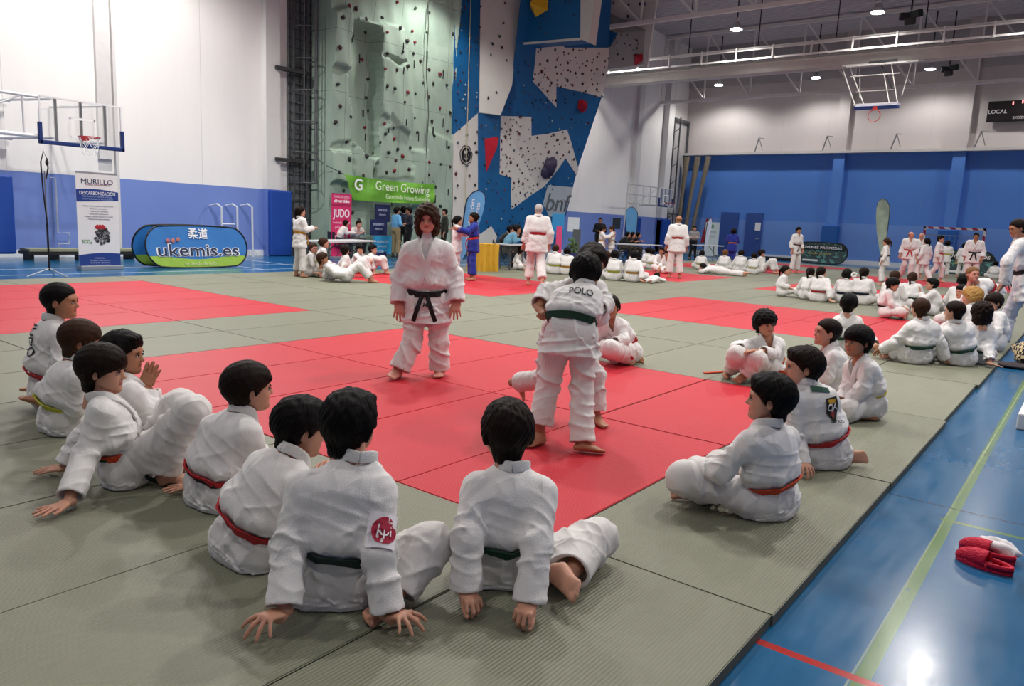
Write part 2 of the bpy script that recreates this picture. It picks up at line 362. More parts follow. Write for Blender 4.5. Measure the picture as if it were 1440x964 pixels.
for pl, d in regw: H = np.where(inpoly(pl, Yg+.04*np.sin(Zg*5), Zg+.03*np.sin(Yg*6)), d, H)
for _ in range(2): Hp = np.pad(H, 1, mode='edge'); H = (Hp[1:-1, 1:-1]*2+Hp[:-2, 1:-1]+Hp[2:, 1:-1]+Hp[1:-1, :-2]+Hp[1:-1, 2:])/6
H += .05*np.sin(Yg*2.1+np.sin(Zg*1.3)*1.5)*np.sin(Zg*1.1+.5)+.015*np.sin(Yg*9+Zg*3)
H += np.clip((Zg-7.6)*.12, 0, .4)
cw = empty('climbing_wall', (-13.1, 16, FL), 'tall grey-green artificial rock climbing wall with a green banner hung across it', 'climbing wall')
vs = np.stack([gx0+H, Yg, Zg], -1).reshape(-1, 3).tolist(); fs = [(i*nz+j, (i+1)*nz+j, (i+1)*nz+j+1, i*nz+j+1) for i in range(ny-1) for j in range(nz-1)]
g = MB().add(vs, fs); b0 = len(g.v)
# closing sides back to the hall wall
for i, col_y in ((0, gy0), (ny-1, gy1)):
    for j in range(nz-1):
        a = vs[i*nz+j]; b = vs[i*nz+j+1]; g.add([a, b, (-14.1, col_y, b[2]), (-14.1, col_y, a[2])], [(0, 1, 2, 3)])
for i in range(ny-1):
    a = vs[i*nz+nz-1]; b = vs[(i+1)*nz+nz-1]; g.add([a, b, (-14.1, b[1], 10.3), (-14.1, a[1], 10.3)], [(0, 1, 2, 3)])
W(g.obj('rock_panel', GRN, smooth=False), cw)
def hold_mesh(seed, m):
    r = random.Random(seed); b = MB(); b.ball((0, 0, 0), 1, 8); v = []
    for p in b.v: k = 1+r.uniform(-.25, .25); v.append((p[0]*.55*k, p[1]*k, p[2]*k*.8))
    b.v = v; o = b.obj('h', m, smooth=True); me = o.data; bpy.data.objects.remove(o); return me
HC = [hold_mesh(i, M(c, .6)) for i, c in enumerate(('2a2f2b', '32302e', '3a2226', '23302c', '7a1f2a'))]
HB = [hold_mesh(i+9, M(c, .5)) for i, c in enumerate(('2b2b30', '3b3f48', '55606c', '5c1f2c', 'c8ccd0', '1d2230'))]
def Hat(y, z):
    i = min(ny-1, max(0, int((y-gy0)/(gy1-gy0)*(ny-1)))); j = min(nz-1, max(0, int((z-FL)/(10.3-FL)*(nz-1)))); return H[i, j]
r = random.Random(5); gh = []
while len(gh) < 150:
    y = r.uniform(gy0+.15, gy1-.1); z = r.uniform(.9, 9.2)
    if all((y-a)**2+(z-b)**2 > .11 for a, b in gh): gh.append((y, z))
gh = [(y, z) for y, z in gh if z < 8.6][:100]
for y, z in gh:
    o = link('climbing_hold', r.choice(HC), None); s = r.uniform(.055, .09); o.location = (gx0+Hat(y, z)+s*.2, y, z); o.scale = (s, s, s); o.rotation_euler = (r.uniform(0, 6), 0, 0); W(o, cw)
b = MB()
for i in range(26):
    y = gy0+.5+(i*1.234) % 5.2; z = 1.5+(i*2.37) % 7; b.box((gx0+Hat(y, z)-.01, y, z), (gx0+Hat(y, z)+.035, y+.02, z+r.uniform(.2, .4)))
W(b.obj('rope_draw', DARK), cw)
b = MB(); pp = [onX(601+math.sin(k*.9)*1.5, 0+k*18, gx0+.12) for k in range(16)]; b.tube(pp, .018, 6); W(b.obj('rope', M('4a4f48', .9)), cw)
# blue and white overhanging panel wall
PWB = M('0f5d94', .45, 0, .10, 1.5, name='blue_wall_panel'); PWW = M('d3d1ca', .6, 0, .05, 2, name='white_wall_panel'); PWG = M('b4b2ad', .6, 0, .04, 2)
bw = empty('climbing_wall', (-13.1, 23, FL), 'overhanging blue and white panelled climbing wall with big red, yellow and purple volumes', 'climbing wall')
def poly(name, pxs, plane, m, off=0, th=.0, parent=bw):
    a, b_, c_ = [Vector(v) for v in plane]; n = (b_-a).cross(c_-a).normalized()
    if n.dot(CAM-a) < 0: n = -n
    pts = [onP(px, py, plane) for px, py in pxs]; pts = [p+n*off for p in pts]
    b = MB(); b.prism(pts, -n*max(th, .004)); return W(b.obj(name, m), parent)
P1 = [(-13.1, 18.95, 0), (-13.1, 20.5, 0), (-13.1, 19, 5)]
eA = onX(703, 162, -13.1); tA = onY(733, 0, 22.0)                      # lower / upper end of the arete
P3 = [Vector((-13.0, 26.5, 1.2)), Vector((-11.25, 26.5, 7.2)), eA]
PL = [(-13.1, 20.5, 0), (-13.1, 27, 0), (-13.1, 22, 5)]
poly('blue_panel', [(640, -40), (676, -40), (673, 158), (638, 189)], P1, PWB, 0, .3)
poly('white_panel', [(638, 189), (673, 158), (672, 345), (636, 345)], P1, PWW, 0, .3)
P2 = [Vector((-13.1, 20.45, 5)), Vector((-13.1, 20.45, 9)), onY(735, -8, 22.0)]
poly('grey_white_panel', [(676, -40), (738, -40), (733, 0), (720, 120), (704, 162), (674, 158)], P2, PWW, 0, .1)
# main overhang, traced on its own tilted plane
q = [(704, 162), (720, 120), (733, 0), (738, -40), (862, -40), (856, 65), (846, 137), (812, 238), (791, 322), (786, 345), (672, 345), (673, 159)]
poly('overhang_panel', q, P3, PWB, 0, .06)
W_ = [[(754, 68), (790, 64), (795, 67), (856, 67), (855, 90), (846, 137), (825, 131), (782, 121), (782, 151), (765, 132), (749, 114), (752, 90)],
 [(704, 163), (747, 164), (747, 191), (770, 188), (797, 182), (803, 200), (813, 237), (811, 247), (795, 222), (783, 240), (765, 262), (745, 275), (719, 294), (718, 275), (719, 250), (702, 245)],
 [(735, 0), (738, -40), (744, -40), (733, 10)]]
for s_ in W_[:2]: poly('white_panel', s_, P3, PWW, .02, .02)
poly('lower_panel', [(672, 159), (704, 162), (791, 322), (786, 345), (672, 345)], PL, PWB, .012, .06); poly('white_panel', W_[1], PL, PWW, .03, .02); poly('white_panel', [(672, 331), (690, 318), (698, 332), (695, 345), (672, 345)], PL, PWW, .04, .02)
poly('grey_panel', [(812, 288), (826, 258), (838, 262), (805, 306), (775, 306), (778, 290)], P3, PWB, .015, .01) if 0 else None
# sponsor board with grey letters low on the overhang
poly('sponsor_board', [(770, 260), (805, 263), (792, 305), (758, 303)], P3, M('b9c4c9', .5), .05, .03)
pa, pb, pc = onP(766, 284, P3), onP(799, 287, P3), onP(771, 262, P3)
nn = (pb-pa).cross(pc-pa).normalized(); nn = nn if nn.dot(CAM-pa) > 0 else -nn
text('bnf', 1.15, (pa+pb)/2+nn*.07, pb-pa, pc-pa, M('6b7073', .5), bw, depth=.01, fitw=(pb-pa).length*.95)
# volumes bolted on
def volume(pxs, plane, apex_px, h, m, name='volume'):
    a, b_, c_ = [Vector(v) for v in plane]; n = (b_-a).cross(c_-a).normalized(); n = n if n.dot(CAM-a) > 0 else -n
    pts = [onP(*p, plane)+n*.02 for p in pxs]; ap = onP(*apex_px, plane)+n*h; b = MB(); k = len(pts)
    b.add(pts+[ap], [(i, (i+1) % k, k) for i in range(k)]+[tuple(range(k))]); return W(b.obj(name, m), bw)
VR = M('b3152a', .45); VP = M('3b3550', .5); VY = M('d9a916', .45)
volume([(681, 195), (701, 192), (688, 221), (683, 243)], PL, (692, 208), .25, VR, 'red_volume')
volume([(813, 141), (818, 139), (826, 144), (823, 156), (818, 159), (812, 152)], P3, (818, 148), .4, VR, 'red_volume')
def lump(px, py, plane, r, m, name):
    P = onP(px, py, plane); b = MB(); b.ball((0, 0, 0), 1, 12); b.v = [(v[0]*r*(1+.2*math.sin(v[2]*4)), v[1]*r*.9, v[2]*r*(1.2+.2*math.sin(v[1]*5))) for v in b.v]
    o = b.obj(name, m, smooth=True); o.location = P; return W(o, bw)
lump(772, 233, P3, .36, VP, 'purple_volume'); lump(766, 241, P3, .25, VP, 'purple_volume')
# upper box, roof overhang and side panels
Yb = 21.9
def polyY(name, pxs, Y, m, th=.05, back=True): return poly(name, pxs, [(0, Y, 0), (1, Y, 0), (0, Y, 1)], m, 0, th)
polyY('box_panel', [(733, -40), (817, -40), (816, 54), (730, 61)], Yb, PWB, .9)
polyY('box_edge', [(729, 60), (816, 53), (816, 56), (728, 63)], Yb-.03, PWW, .06)
polyY('box_side_panel', [(817, -40), (841, -40), (828, 60), (816, 55)], Yb-.01, PWW, .5)
a1 = onY(783, -2, Yb-.3); volume([(747, 13), (757, -12), (771, -12), (771, 14), (754, 24)], [(0, Yb-.02, 0), (1, Yb-.02, 0), (0, Yb-.02, 1)], (756, 8), .5, VY, 'yellow_volume')
polyY('side_panel', [(853, 98), (905, 90), (908, 40), (870, 28), (842, 8), (840, 30), (857, 60)], 26.45, PWG, .4)
polyY('top_panel', [(840, 8), (846, -40), (930, -40), (917, 45), (910, 96), (904, 96), (907, 43), (872, 27)], 26.3, PWW, .1)
polyY('blue_side_panel', [(827, 60), (857, 66), (868, 46), (853, 39), (832, 38)], 26.38, PWB, .05)
polyY('soffit_panel', [(841, 10), (907, 42), (866, 46), (836, 33)], 26.2, M('8f8c88', .7), .12)
volume([(891, 76), (904, 76), (904, 86), (893, 93)], [(0, 26.4, 0), (1, 26.4, 0), (0, 26.4, 1)], (900, 82), .35, VR, 'red_volume')
# holds: 100 largest as parts, small ones as one
r = random.Random(11); places = []
def scatter(n, pxs, plane, dmin, out, white):
    tries = 0; k = 0; xs = [p[0] for p in pxs]; ys = [p[1] for p in pxs]; a, b_, c_ = [Vector(v) for v in plane]; nn = (b_-a).cross(c_-a).normalized(); nn = nn if nn.dot(CAM-a) > 0 else -nn
    A = np.array
    while k < n and tries < n*60:
        tries += 1; px = r.uniform(min(xs), max(xs)); py = r.uniform(max(0, min(ys)), max(ys))
        if not inpoly(pxs, A([px]), A([py]))[0]: continue
        P = onP(px, py, plane)+nn*.03
        if plane is P3:
            P_ = onP(px, py, PL)
            if P_.x+.02 > P.x: P = P_+Vector((.05, 0, 0))
        if any((P-q[0]).length < dmin for q in out[-120:]): continue
        out.append((P, white)); k += 1
big = []; small = []
scatter(26, W_[0], P3, .3, big, 1); scatter(40, W_[1], P3, .3, big, 1); scatter(9, [(676, 0), (733, 0), (720, 120), (704, 162), (674, 158)], P2, .4, big, 1)
scatter(16, [(638, 195), (673, 165), (672, 320), (636, 320)], P1, .25, big, 1); scatter(9, [(845, 0), (915, 0), (908, 45), (870, 28)], [(0, 26.3, 0), (1, 26.3, 0), (0, 26.3, 1)], .2, big, 1)
for P, w_ in big:
    o = link('climbing_hold', r.choice(HB[:4])); s = r.uniform(.045, .085); o.location = P; o.scale = (s, s, s); o.rotation_euler = (r.uniform(0, 6), 0, 0); W(o, bw)
scatter(230, [(673, 165), (704, 165), (720, 120), (733, 70), (856, 70), (846, 137), (812, 238), (786, 340), (672, 340)], P3, .16, small, 0)
scatter(50, [(640, 0), (676, 0), (673, 158), (638, 189)], P1, .16, small, 0); scatter(22, W_[0], P3, .2, small, 1); scatter(26, W_[1], P3, .2, small, 1); scatter(14, [(740, 0), (815, 0), (815, 50), (735, 55)], [(0, Yb-.03, 0), (1, Yb-.03, 0), (0, Yb-.03, 1)], .2, small, 0)
scatter(22, [(845, 20), (900, 45), (900, 70), (860, 95), (855, 60)], [(0, 26.4, 0), (1, 26.4, 0), (0, 26.4, 1)], .1, small, 1)
b = MB()
for P, w_ in small: s = r.uniform(.02, .045); b.ball(P, (s, s, s*1.2), 6, r.choice([0, 1]) if w_ else r.choice([0, 0, 1, 2, 3]))
o = W(b.obj('small_hold', [M('2b2b30', .5), M('474d56', .5), M('a8b4bc', .5), M('6a2a3c', .5)], smooth=True), bw); o['kind'] = 'stuff'
# round emblem on the white panel
cx = onP(655, 218, P1)
def ring(c, r0, r1, n=28, wob=0, th=.01):
    b = MB(); vs = []; 
    for i in range(n):
        a = 2*PI*i/n; k = 1+wob*math.sin(a*7)
        for rr in (r0*k, r1*k): vs.append((c.x+.02, c.y+rr*math.cos(a), c.z+rr*math.sin(a)))
    b.add(vs, [(2*i, 2*i+1, (2*i+3) % (2*n), (2*i+2) % (2*n)) for i in range(n)]); return b
W(ring(cx, .33, .37, wob=.05).obj('emblem_outline', BLACK), bw); W(ring(cx, .19, .28, wob=.04).obj('emblem_ring', BLACK), bw)
text('tc0', .34, cx+Vector((.03, 0, 0)), (0, 1, 0), UP, BLACK, bw, 'emblem_lettering', depth=.004, bold=.012)
# rope on the blue panel
b = MB(); b.tube([onX(662-k*.55, k*20, -13.02) for k in range(17)], .015, 6); tag(b.obj('climbing_rope', M('b9b08e', .9)), 'thin pale rope hanging down the narrow blue and white wall strip', 'rope')
# ================================================================== LEFT SIDE EQUIPMENT
PADB = M('17459c', .5, 0, .06, 3, .2, 40)
def pad(y0, y1, x1, z1, label, x0=-14.08):
    b = MB(); b.box((x0, y0, FL), (x1, y1, z1)); o = b.obj('wall_pad', PADB, bev=.05); tag(o, label, 'pad'); return o
pad(11.35, 12.15, -13.75, 2.02, 'tall padded blue post guard beside the ladder cage')
pad(34.3, 35.4, -13.7, 1.95, 'blue padded post guard far along the left wall behind the seated women')
pad(37.9, 38.9, -13.6, 1.95, 'blue padded post guard near the small far basketball board')
o = pad(2.2, 4.05, -13.0, 1.75, 'blue wall pad at the left picture edge', x0=-13.25); o.location.z = 0.15
o['label'] = 'blue padded panel cut off by the left edge of the picture'
# ladder and cage in the recess
lc = empty('ladder_cage', (-13.6, 12.6, FL), 'dark steel access ladder with hoop cage beside the climbing wall', 'ladder')
DK = M('5d5f62', .5, .3); b = MB()
for y in (12.35, 12.85): b.bar((-13.95, y, FL), (-13.95, y, 10.5), .05)
z = .3
while z < 10.4: b.bar((-13.95, 12.35, z), (-13.95, 12.85, z), .03); z += .3
W(b.obj('ladder_rail', DK), lc)
b = MB(); z = 2.3
while z < 10.4:
    b.tube([(-13.95, 12.3, z)]+[(-13.95+.75*math.sin(a), 12.6-.35*math.cos(a), z) for a in [PI*k/8 for k in range(1, 8)]]+[(-13.95, 12.9, z)], .018, 6); z += .95
for a in (PI*.25, PI*.5, PI*.75): b.bar((-13.95+.75*math.sin(a), 12.6-.35*math.cos(a), 2.3), (-13.95+.75*math.sin(a), 12.6-.35*math.cos(a), 10.4), .03)
W(b.obj('cage_hoop', DK), lc)
gr = MB(); gm = M('6f7375', .6, .2)
gr.box((-14.09, 12.2, FL), (-14.05, 13.1, 10.4))
o = gr.obj('wall_grille', gm); tag(o, 'dark grey panel strip behind the ladder cage', 'grille')
b = MB(); 
for k in range(36): b.bar((-14.03, 12.2, .3+k*.28), (-14.03, 13.1, .3+k*.28), .02)
for k in range(5): b.bar((-14.03, 12.25+k*.2, 0), (-14.03, 12.25+k*.2, 10.4), .02)
b.obj('grid_bar', M('44474a', .5, .3)).parent = o
for px, py in ((386, 93), (386, 222)):
    P = onX(px, py, -13.9); b = MB(); b.box((-13.95, P.y, P.z-.08), (-13.75, P.y+1.2, P.z+.02)); tag(b.obj('steel_bracket', M('3a3837', .5, .2)), 'dark horizontal steel bracket %s on the white pilaster beside the ladder' % ('upper' if py < 100 else 'lower'), 'bracket')
# wall pipes
for i, px in enumerate((312, 334, 355)):
    A = onX(px, 290, -13.6); b = MB(); b.tube([(-14.05, A.y-.12, A.z), (-13.75, A.y-.06, A.z+.06), (-13.62, A.y, A.z-.02), (-13.6, A.y+.0, FL)], .03)
    if i == 0: b.tube([(-13.6, A.y, .92), (-13.6, A.y+.42, .92)], .02)
    if i == 2: b.bar((-13.6, A.y-.15, 0), (-13.6, A.y, .2), .02); b.bar((-13.6, A.y+.15, 0), (-13.6, A.y, .2), .02)
    tag(b.obj('wall_bar_post', M('d5dae2', .4, .2), smooth=False), ['left white upright pipe with a cross bar, behind the oval banner', 'middle white upright pipe behind the oval banner', 'right white upright pipe with splayed foot near the blue pad'][i], 'pipe')
P = onX(80, 250, -13.8); b = MB(); b.tube([(-14.05, P.y-.05, P.z), (-13.9, P.y, P.z), (-13.9, P.y, P.z-1.35), (-13.9, P.y+.25, P.z-1.35), (-13.9, P.y+.25, P.z-1.62), (-13.9, P.y, P.z-1.62), (-13.9, P.y, P.z-1.8)], .022)
tag(b.obj('crank_handle', M('c9d0de', .35, .4)), 'silver crank handle hanging on the blue wall beside the light stand', 'crank')
# far-left wall vertical conduits
b = MB(); 
for px, w_ in ((137, .34), (160, .08)):
    A = onX(px, 150, -14.0); b.box((-14.1, A.y, .2 if w_ < .2 else 2.5), (-13.98, A.y+w_, 12))
tag(b.obj('wall_conduit', M('d3d1d0', .5)), 'pale vertical conduit running up the white wall behind the basketball board', 'conduit')
# low bench
bn = empty('bench', (-13.3, 5, FL), 'long low dark-legged bench with pale slats against the blue wall', 'bench')
b = MB(); b.box((-13.6, 4.3, .16), (-13.0, 7.0, .22)); W(b.obj('seat', M('8e8f76', .6)), bn)
for y in (4.35, 4.9, 5.5, 6.1, 6.7):
    b = MB(); b.box((-13.55, y, FL), (-13.05, y+.06, .16)); W(b.obj('leg', DARK), bn)
b = MB(); b.box((-13.62, 4.28, .08), (-12.98, 7.0, .15)); W(b.obj('seat_frame', DARK), bn)
b = MB(); b.box((-13.9, 7.6, FL), (-13.5, 8.9, .22)); tag(b.obj('low_crate', M('6d5a46', .7, 0, .2, 3)), 'low brown wooden crate on the floor between roll-up and oval banner', 'crate')
# basketball board on swing arms
def board(label, c, ny_, w, h, hoopoff=.15, s=1, axis='y', pad_=True):
    # c: centre of lower edge; axis y: board lies along Y, faces +X
    e = empty('basketball_hoop', c, label, 'basketball hoop'); GLS = N('acrylic'); GLS.b.inputs['Transmission Weight'].default_value = .9; GLS.b.inputs['Alpha'].default_value = .25; GLS.set(.05, 0, .5); GLS = GLS.m
    b = MB(); b.box((-.01, -w/2, 0), (.01, w/2, h)); b.obj('backboard', GLS, e)
    b = MB()
    for y in (-w/2, w/2): b.bar((0, y, 0), (0, y, h), .035)
    for z in (0, h): b.bar((0, -w/2, z), (0, w/2, z), .035)
    b.obj('board_frame', M('e8e8ea', .4), e)
    b = MB()
    for y in (-.28, .28): b.box((.012, y-.025, .15), (.02, y+.025, .6))
    for z in (.15, .58): b.box((.012, -.28, z-.025), (.02, .28, z+.025))
    b.obj('target_square', WHITE, e)
    b = MB()
    for y in (-w/2+.35, 0, w/2-.35): b.bar((-.06, y, .0), (-.06, y, h), .05)
    b.obj('brace', M('77787c', .4, .4), e)
    if pad_:
        b = MB(); b.box((-.04, -w/2-.04, -.06), (.05, w/2+.04, .03)); b.box((-.04, -w/2-.05, -.06), (.05, -w/2+.03, .42)); b.box((-.04, w/2-.03, -.06), (.05, w/2+.05, .42)); b.obj('edge_pad', M('14306e', .5), e, bev=.015)
    b = MB(); R = .225; b.tube([(.12+R+R*math.cos(a), R*math.sin(a), .17) for a in [2*PI*k/24 for k in range(25)]], .012, 6); b.box((.02, -.09, .1), (.13, .09, .19)); b.obj('rim', M('a81c22', .4), e)
    b = MB()
    for k in range(12):
        a = 2*PI*k/12; pts = []
        for j in range(6): rr = R*(1-.08*j); aa = a+(.26*j if k % 2 else -.26*j); pts.append((.12+R+rr*math.cos(aa), rr*math.sin(aa), .16-.08*j))
        b.tube(pts, .006, 4)
    b.obj('net', WHITE, e)
    return e
hb = board('glass basketball board with dark blue edge padding folded against the white wall', (-12.3, 5.3, 2.68), 0, 1.78, .98)
b = MB(); zt, zb = .96, .1
for dx in (0, -1.6):
    b.tube([(dx-.05, -.9, zt), (dx-.05, -3.6, zt+.0)], .035); b.tube([(dx-.05, -.9, zb), (dx-.05, -3.6, zb)], .045)
    for y in (-1.2, -1.7, -2.1, -2.8): b.tube([(dx-.05, y, zb), (dx-.05, y, zt)], .025)
    b.tube([(dx-.05, -1.2, zt), (dx-.05, -2.8, zb)], .02)
for y, z in ((-.6, zt), (.5, zt), (-.6, zb), (.5, zb)): b.tube([(-.08, y, z), (-1.75, y-.5, z)], .03)
b.obj('swing_arm', M('e2e2e4', .4), hb)
hf = board('small distant basketball board on a folded white frame by the big grey door', (-12.6, 36.0, 2.65), 0, 1.6, .95)
b = MB()
for z in (.0, .45, .95): b.tube([(-.1, -.7, z), (-.1, -4.2, z)], .03)
for y in (-.9, -1.7, -2.5, -3.3, -4.2): b.tube([(-.1, y, 0), (-.1, y, .95)], .025)
b.tube([(-.1, -.7, .95), (-.1, -3.3, 0)], .02); b.tube([(-.1, -4.2, 0), (-.1, -4.4, -2.6)], .03); b.tube([(-.1, -.5, 0), (-1.4, -.5, 0)], .03)
b.obj('swing_arm', M('c4c6c8', .4, .2), hf)
# ceiling hung hoop
ch = empty('basketball_hoop', (-.65, 29, 6.2), 'folded ceiling-hung basketball hoop with white struts and orange rim', 'basketball hoop')
b = MB(); b.box((-.78, -.02, .1), (.78, .3, .19)); b.obj('backboard', M('4a66b4', .4), ch, bev=.01)
b = MB(); b.bar((-.8, -.04, .26), (.8, -.04, .26), .05); b.bar((-.8, .3, .26), (.8, .3, .26), .05); b.obj('board_frame', M('e6e6e8', .4), ch)
b = MB(); b.tube([(.22*math.cos(a), -.05, -.18+.22*math.sin(a)) for a in [2*PI*k/20 for k in range(21)]], .016, 6); b.box((-.08, -.06, .04), (.08, 0, .16)); b.obj('rim', M('c2362c', .4), ch)
b = MB()
for sx in (-1, 1):
    b.tube([(sx*.75, 0, .28), (sx*.9-.75, 1.0, 1.9)], .022); b.tube([(sx*.45, .1, .28), (sx*.6-.8, 1.2, 1.9)], .022); b.tube([(sx*.75, .6, .6), (sx*.95-.2, 1.6, 2.1)], .02)
b.bar((-.75, 0, .75), (.55, 0, .75), .03); b.bar((-1.5, 1.0, 1.92), (1.1, 1.0, 1.92), .07); b.bar((-1.7, 1.2, 2.0), (1.2, 1.6, 2.05), .07); b.bar((-1.2, .6, 1.45), (.6, .6, 1.45), .03)
b.obj('strut', M('b4b0ac', .45, .1), ch); b = MB(); b.bar((-.7, 1.2, 2.02), (.3, 1.2, 2.05), .12); b.tube([(-.2, 1, 1.9), (.4, .5, .9)], .03); b.obj('winch', DARK, ch)
# score board
sb = empty('scoreboard', (1.68, 40.7, 7.7), 'black electronic scoreboard cut by the right picture edge', 'scoreboard')
b = MB(); b.box((0, -.1, -.5), (3.0, .1, .45)); b.obj('case', M('171214', .4), sb, bev=.02)
text('LOCAL', .26, (2.1, 40.58, 7.65), (1, 0, 0), UP, M('d8d0d0', .5), sb, depth=.004, fitw=.75); text('EXCEDE', .17, (3.0, 40.58, 7.35), (1, 0, 0), UP, M('d8d0d0', .5), sb, depth=.004, fitw=.5); text('VISITANTE', .26, (4.05, 40.58, 7.65), (1, 0, 0), UP, M('d8d0d0', .5), sb, depth=.004, fitw=1.1)
LED = N('led_red'); LED.b.inputs['Emission Color'].default_value = (1, .08, .06, 1); LED.b.inputs['Emission Strength'].default_value = 2; LED = LED.m
for dx, dz in ((.98, .25), (1.55, 0), (1.35, .3)): b = MB(); b.box((dx, -.12, dz), (dx+.05, -.1, dz+.14)); b.obj('digit', LED, sb)
# big door, its frame and hanging nets near the far corner
gd = empty('metal_door', (-14.05, 39.8, FL), 'tall grey metal door panel in a dark tube frame at the far left corner', 'door')
b = MB(); b.box((-14.08, 39.0, FL), (-14.0, 40.9, 7.6)); W(b.obj('door_panel', M('b3b1b0', .5)), gd)
b = MB(); b.bar((-13.9, 38.95, FL), (-13.9, 38.95, 7.9), .1); b.bar((-13.6, 39.1, FL), (-13.6, 39.1, 7.9), .07); b.bar((-13.9, 40.85, FL), (-13.9, 40.85, 7.9), .1); b.bar((-13.9, 38.9, 7.8), (-13.9, 40.9, 7.8), .16)
for z in (1, 2, 3, 4, 5, 6, 7): b.bar((-13.9, 38.95, z), (-13.6, 39.1, z+.3), .04)
b.bar((-13.9, 38.95, 2.3), (-13.9, 40.9, 2.3), .07); W(b.obj('door_frame', M('54565a', .5, .3)), gd)
for i, (px, w_) in enumerate(((966, .36), (981, .38), (996, .34))):
    A = onY(px, 222, 40.2); b = MB(); n = 14; vs = []
    for k in range(9):
        z = 5.75-k*.62; ww = w_*(1-.45*math.sin(PI*k/9)); cx_ = A.x-k*.03*(1+i)
        for j in range(n): a = 2*PI*j/n; rr = ww/2*(1+.22*math.sin(a*5+k)); vs.append((cx_+rr*math.cos(a), 40.2+rr*.5*math.sin(a), z))
    b.add(vs, [(k*n+j, k*n+(j+1) % n, (k+1)*n+(j+1) % n, (k+1)*n+j) for k in range(8) for j in range(n)])
    tag(b.obj('gathered_net', M('8d8270', .9, 0, .2, 5), smooth=True), ['leftmost gathered beige net hanging in the far corner', 'middle gathered beige net hanging in the far corner', 'rightmost gathered beige net hanging before the blue wall'][i], 'net')
# ================================================================== BANNERS
NAVY = M('1f3c86', .5); BTXT = M('2a2f55', .5)
def rollup(name, y0, y1, X, z1, label):
    e = empty(name, (X, (y0+y1)/2, FL), label, 'banner')
    b = MB(); b.box((X-.12, y0-.01, FL), (X+.12, y1+.01, FL+.09)); W(b.obj('base', STEEL, bev=.01), e)
    b = MB(); b.box((X-.012, y0, z1), (X+.012, y1, z1+.03)); W(b.obj('top_rail', STEEL), e)
    b = MB(); b.tube([(X-.04, (y0+y1)/2, FL+.05), (X-.04, (y0+y1)/2, z1+.02)], .012); W(b.obj('support_pole', STEEL), e)
    return e
y0, y1 = 4.2, 5.05; X = -10.1; e = rollup('rollup_banner', y0, y1, X, 1.97, 'white and navy roll-up banner lettered MURILLO with a red engine picture')
b = MB(); b.box((X-.004, y0, FL+.06), (X+.004, y1, 1.97)); W(b.obj('banner_sheet', M('e4e2e2', .5, 0, .02)), e)
def strip(e, y0, y1, z0, z1, m, X, arc=0, name='colour_band', off=.007):
    n = 12; vs = []
    for i in range(n+1):
        t = i/n; y = y0+(y1-y0)*t; vs += [(X+off, y, z0+arc*(t-.5)*1.0), (X+off, y, z1+arc*(.5-t)*.6+abs(arc)*.6*math.sin(PI*t))]
    b = MB(); b.add(vs, [(2*i, 2*i+2, 2*i+3, 2*i+1) for i in range(n)]); return W(b.obj(name, m), e)
yc = (y0+y1)/2
strip(e, y0, y1, 1.40, 1.62, NAVY, X, .05); strip(e, y0, y1, FL+.06, .28, NAVY, X, -.05)
TX = lambda s, size, z, m, fw_, **k: text(s, size, (X+.01, yc+k.pop('dy', 0), z), (0, 1, 0), UP, m, e, depth=.001, fitw=fw_, **k)
TX('MURILLO', .15, 1.80, BTXT, .64); TX('TALLERES Y AUTOMATISMOS', .04, 1.735, M('9c4a66'), .5)
TX('DESCARBONIZACIÓN', .10, 1.56, WHITE, .72); TX('TRATAMIENTO Y LIMPIEZA INTEGRAL', .045, 1.49, M('9fb2e0'), .6); TX('CON MÁQUINA DE HIDRÓGENO', .045, 1.44, M('9fb2e0'), .62)
for i, s_ in enumerate(('Limpieza de carbonilla en motor y filtros', '· Reduce emisiones', '· Mejora el consumo', '· Recupera potencia', '· Alarga la vida de las piezas y el motor', '· Respeta el medio ambiente')): TX(s_, .04, 1.30-.055*i, M('77788c'), (.62, .36, .4, .4, .6, .45)[i])
TX('ECO₂', .1, .55, M('7fa37a'), .2, dy=-.25, bold=.003)
b = MB(); r = random.Random(3)
for i in range(60): a = r.uniform(0, 6.3); q = r.uniform(0, .16); b.ball((X+.012, yc+.07+q*math.cos(a), .68+q*1.15*math.sin(a)), (.006, r.uniform(.02, .05), r.uniform(.02, .05)), 8, r.choice([0, 0, 1, 2]))
for i in range(10): b.ball((X+.014, yc+.03+.018*i-.08, .86+.02*math.sin(i*2)), (.007, .03, .035), 8, 3)
W(b.obj('engine_picture', [M('26262a', .4), M('8b8d92', .3, .5), M('4c4c50', .4), M('b3202e', .4)]), e)
for i, s_ in enumerate(('TALLER MURILLO', 'C/ Polígono Industrial nave 12', '950 00 00 00 · 600 00 00 00', 'www.talleresmurillo.es')): TX(s_, .04, .2-.05*i, M('b8c4e8'), (.2, .42, .4, .5)[i])
# light stand
ls = empty('light_stand', (-8.66, 3.09, FL), 'thin black tripod stand with a looped cable at its top, left of the roll-up banner', 'stand')
b = MB(); b.tube([(0, 0, .12), (0, 0, 1.0)], .018, m=0); b.tube([(0, 0, 1.0), (0, 0, 1.95)], .012, m=1); b.obj('pole', [BLACK, M('9a9ea8', .3, .6)], ls)
b = MB()
for a in (.5, 2.6, 4.7): b.tube([(0, 0, .16), (.38*math.cos(a), .38*math.sin(a), .02)], .012)
b.obj('leg', M('b4b8bf', .3, .6), ls)
b = MB(); b.tube([(.02, 0, .95), (.03, -.05, 1.6), (.02, -.06, 2.1), (0, 0, 2.3), (0, .06, 2.15), (.01, .06, 2.0), (0, .02, 1.8)], .013, 6); b.ball((0, .05, 2.1), (.02, .03, .06)); b.obj('looped_cable', BLACK, ls)
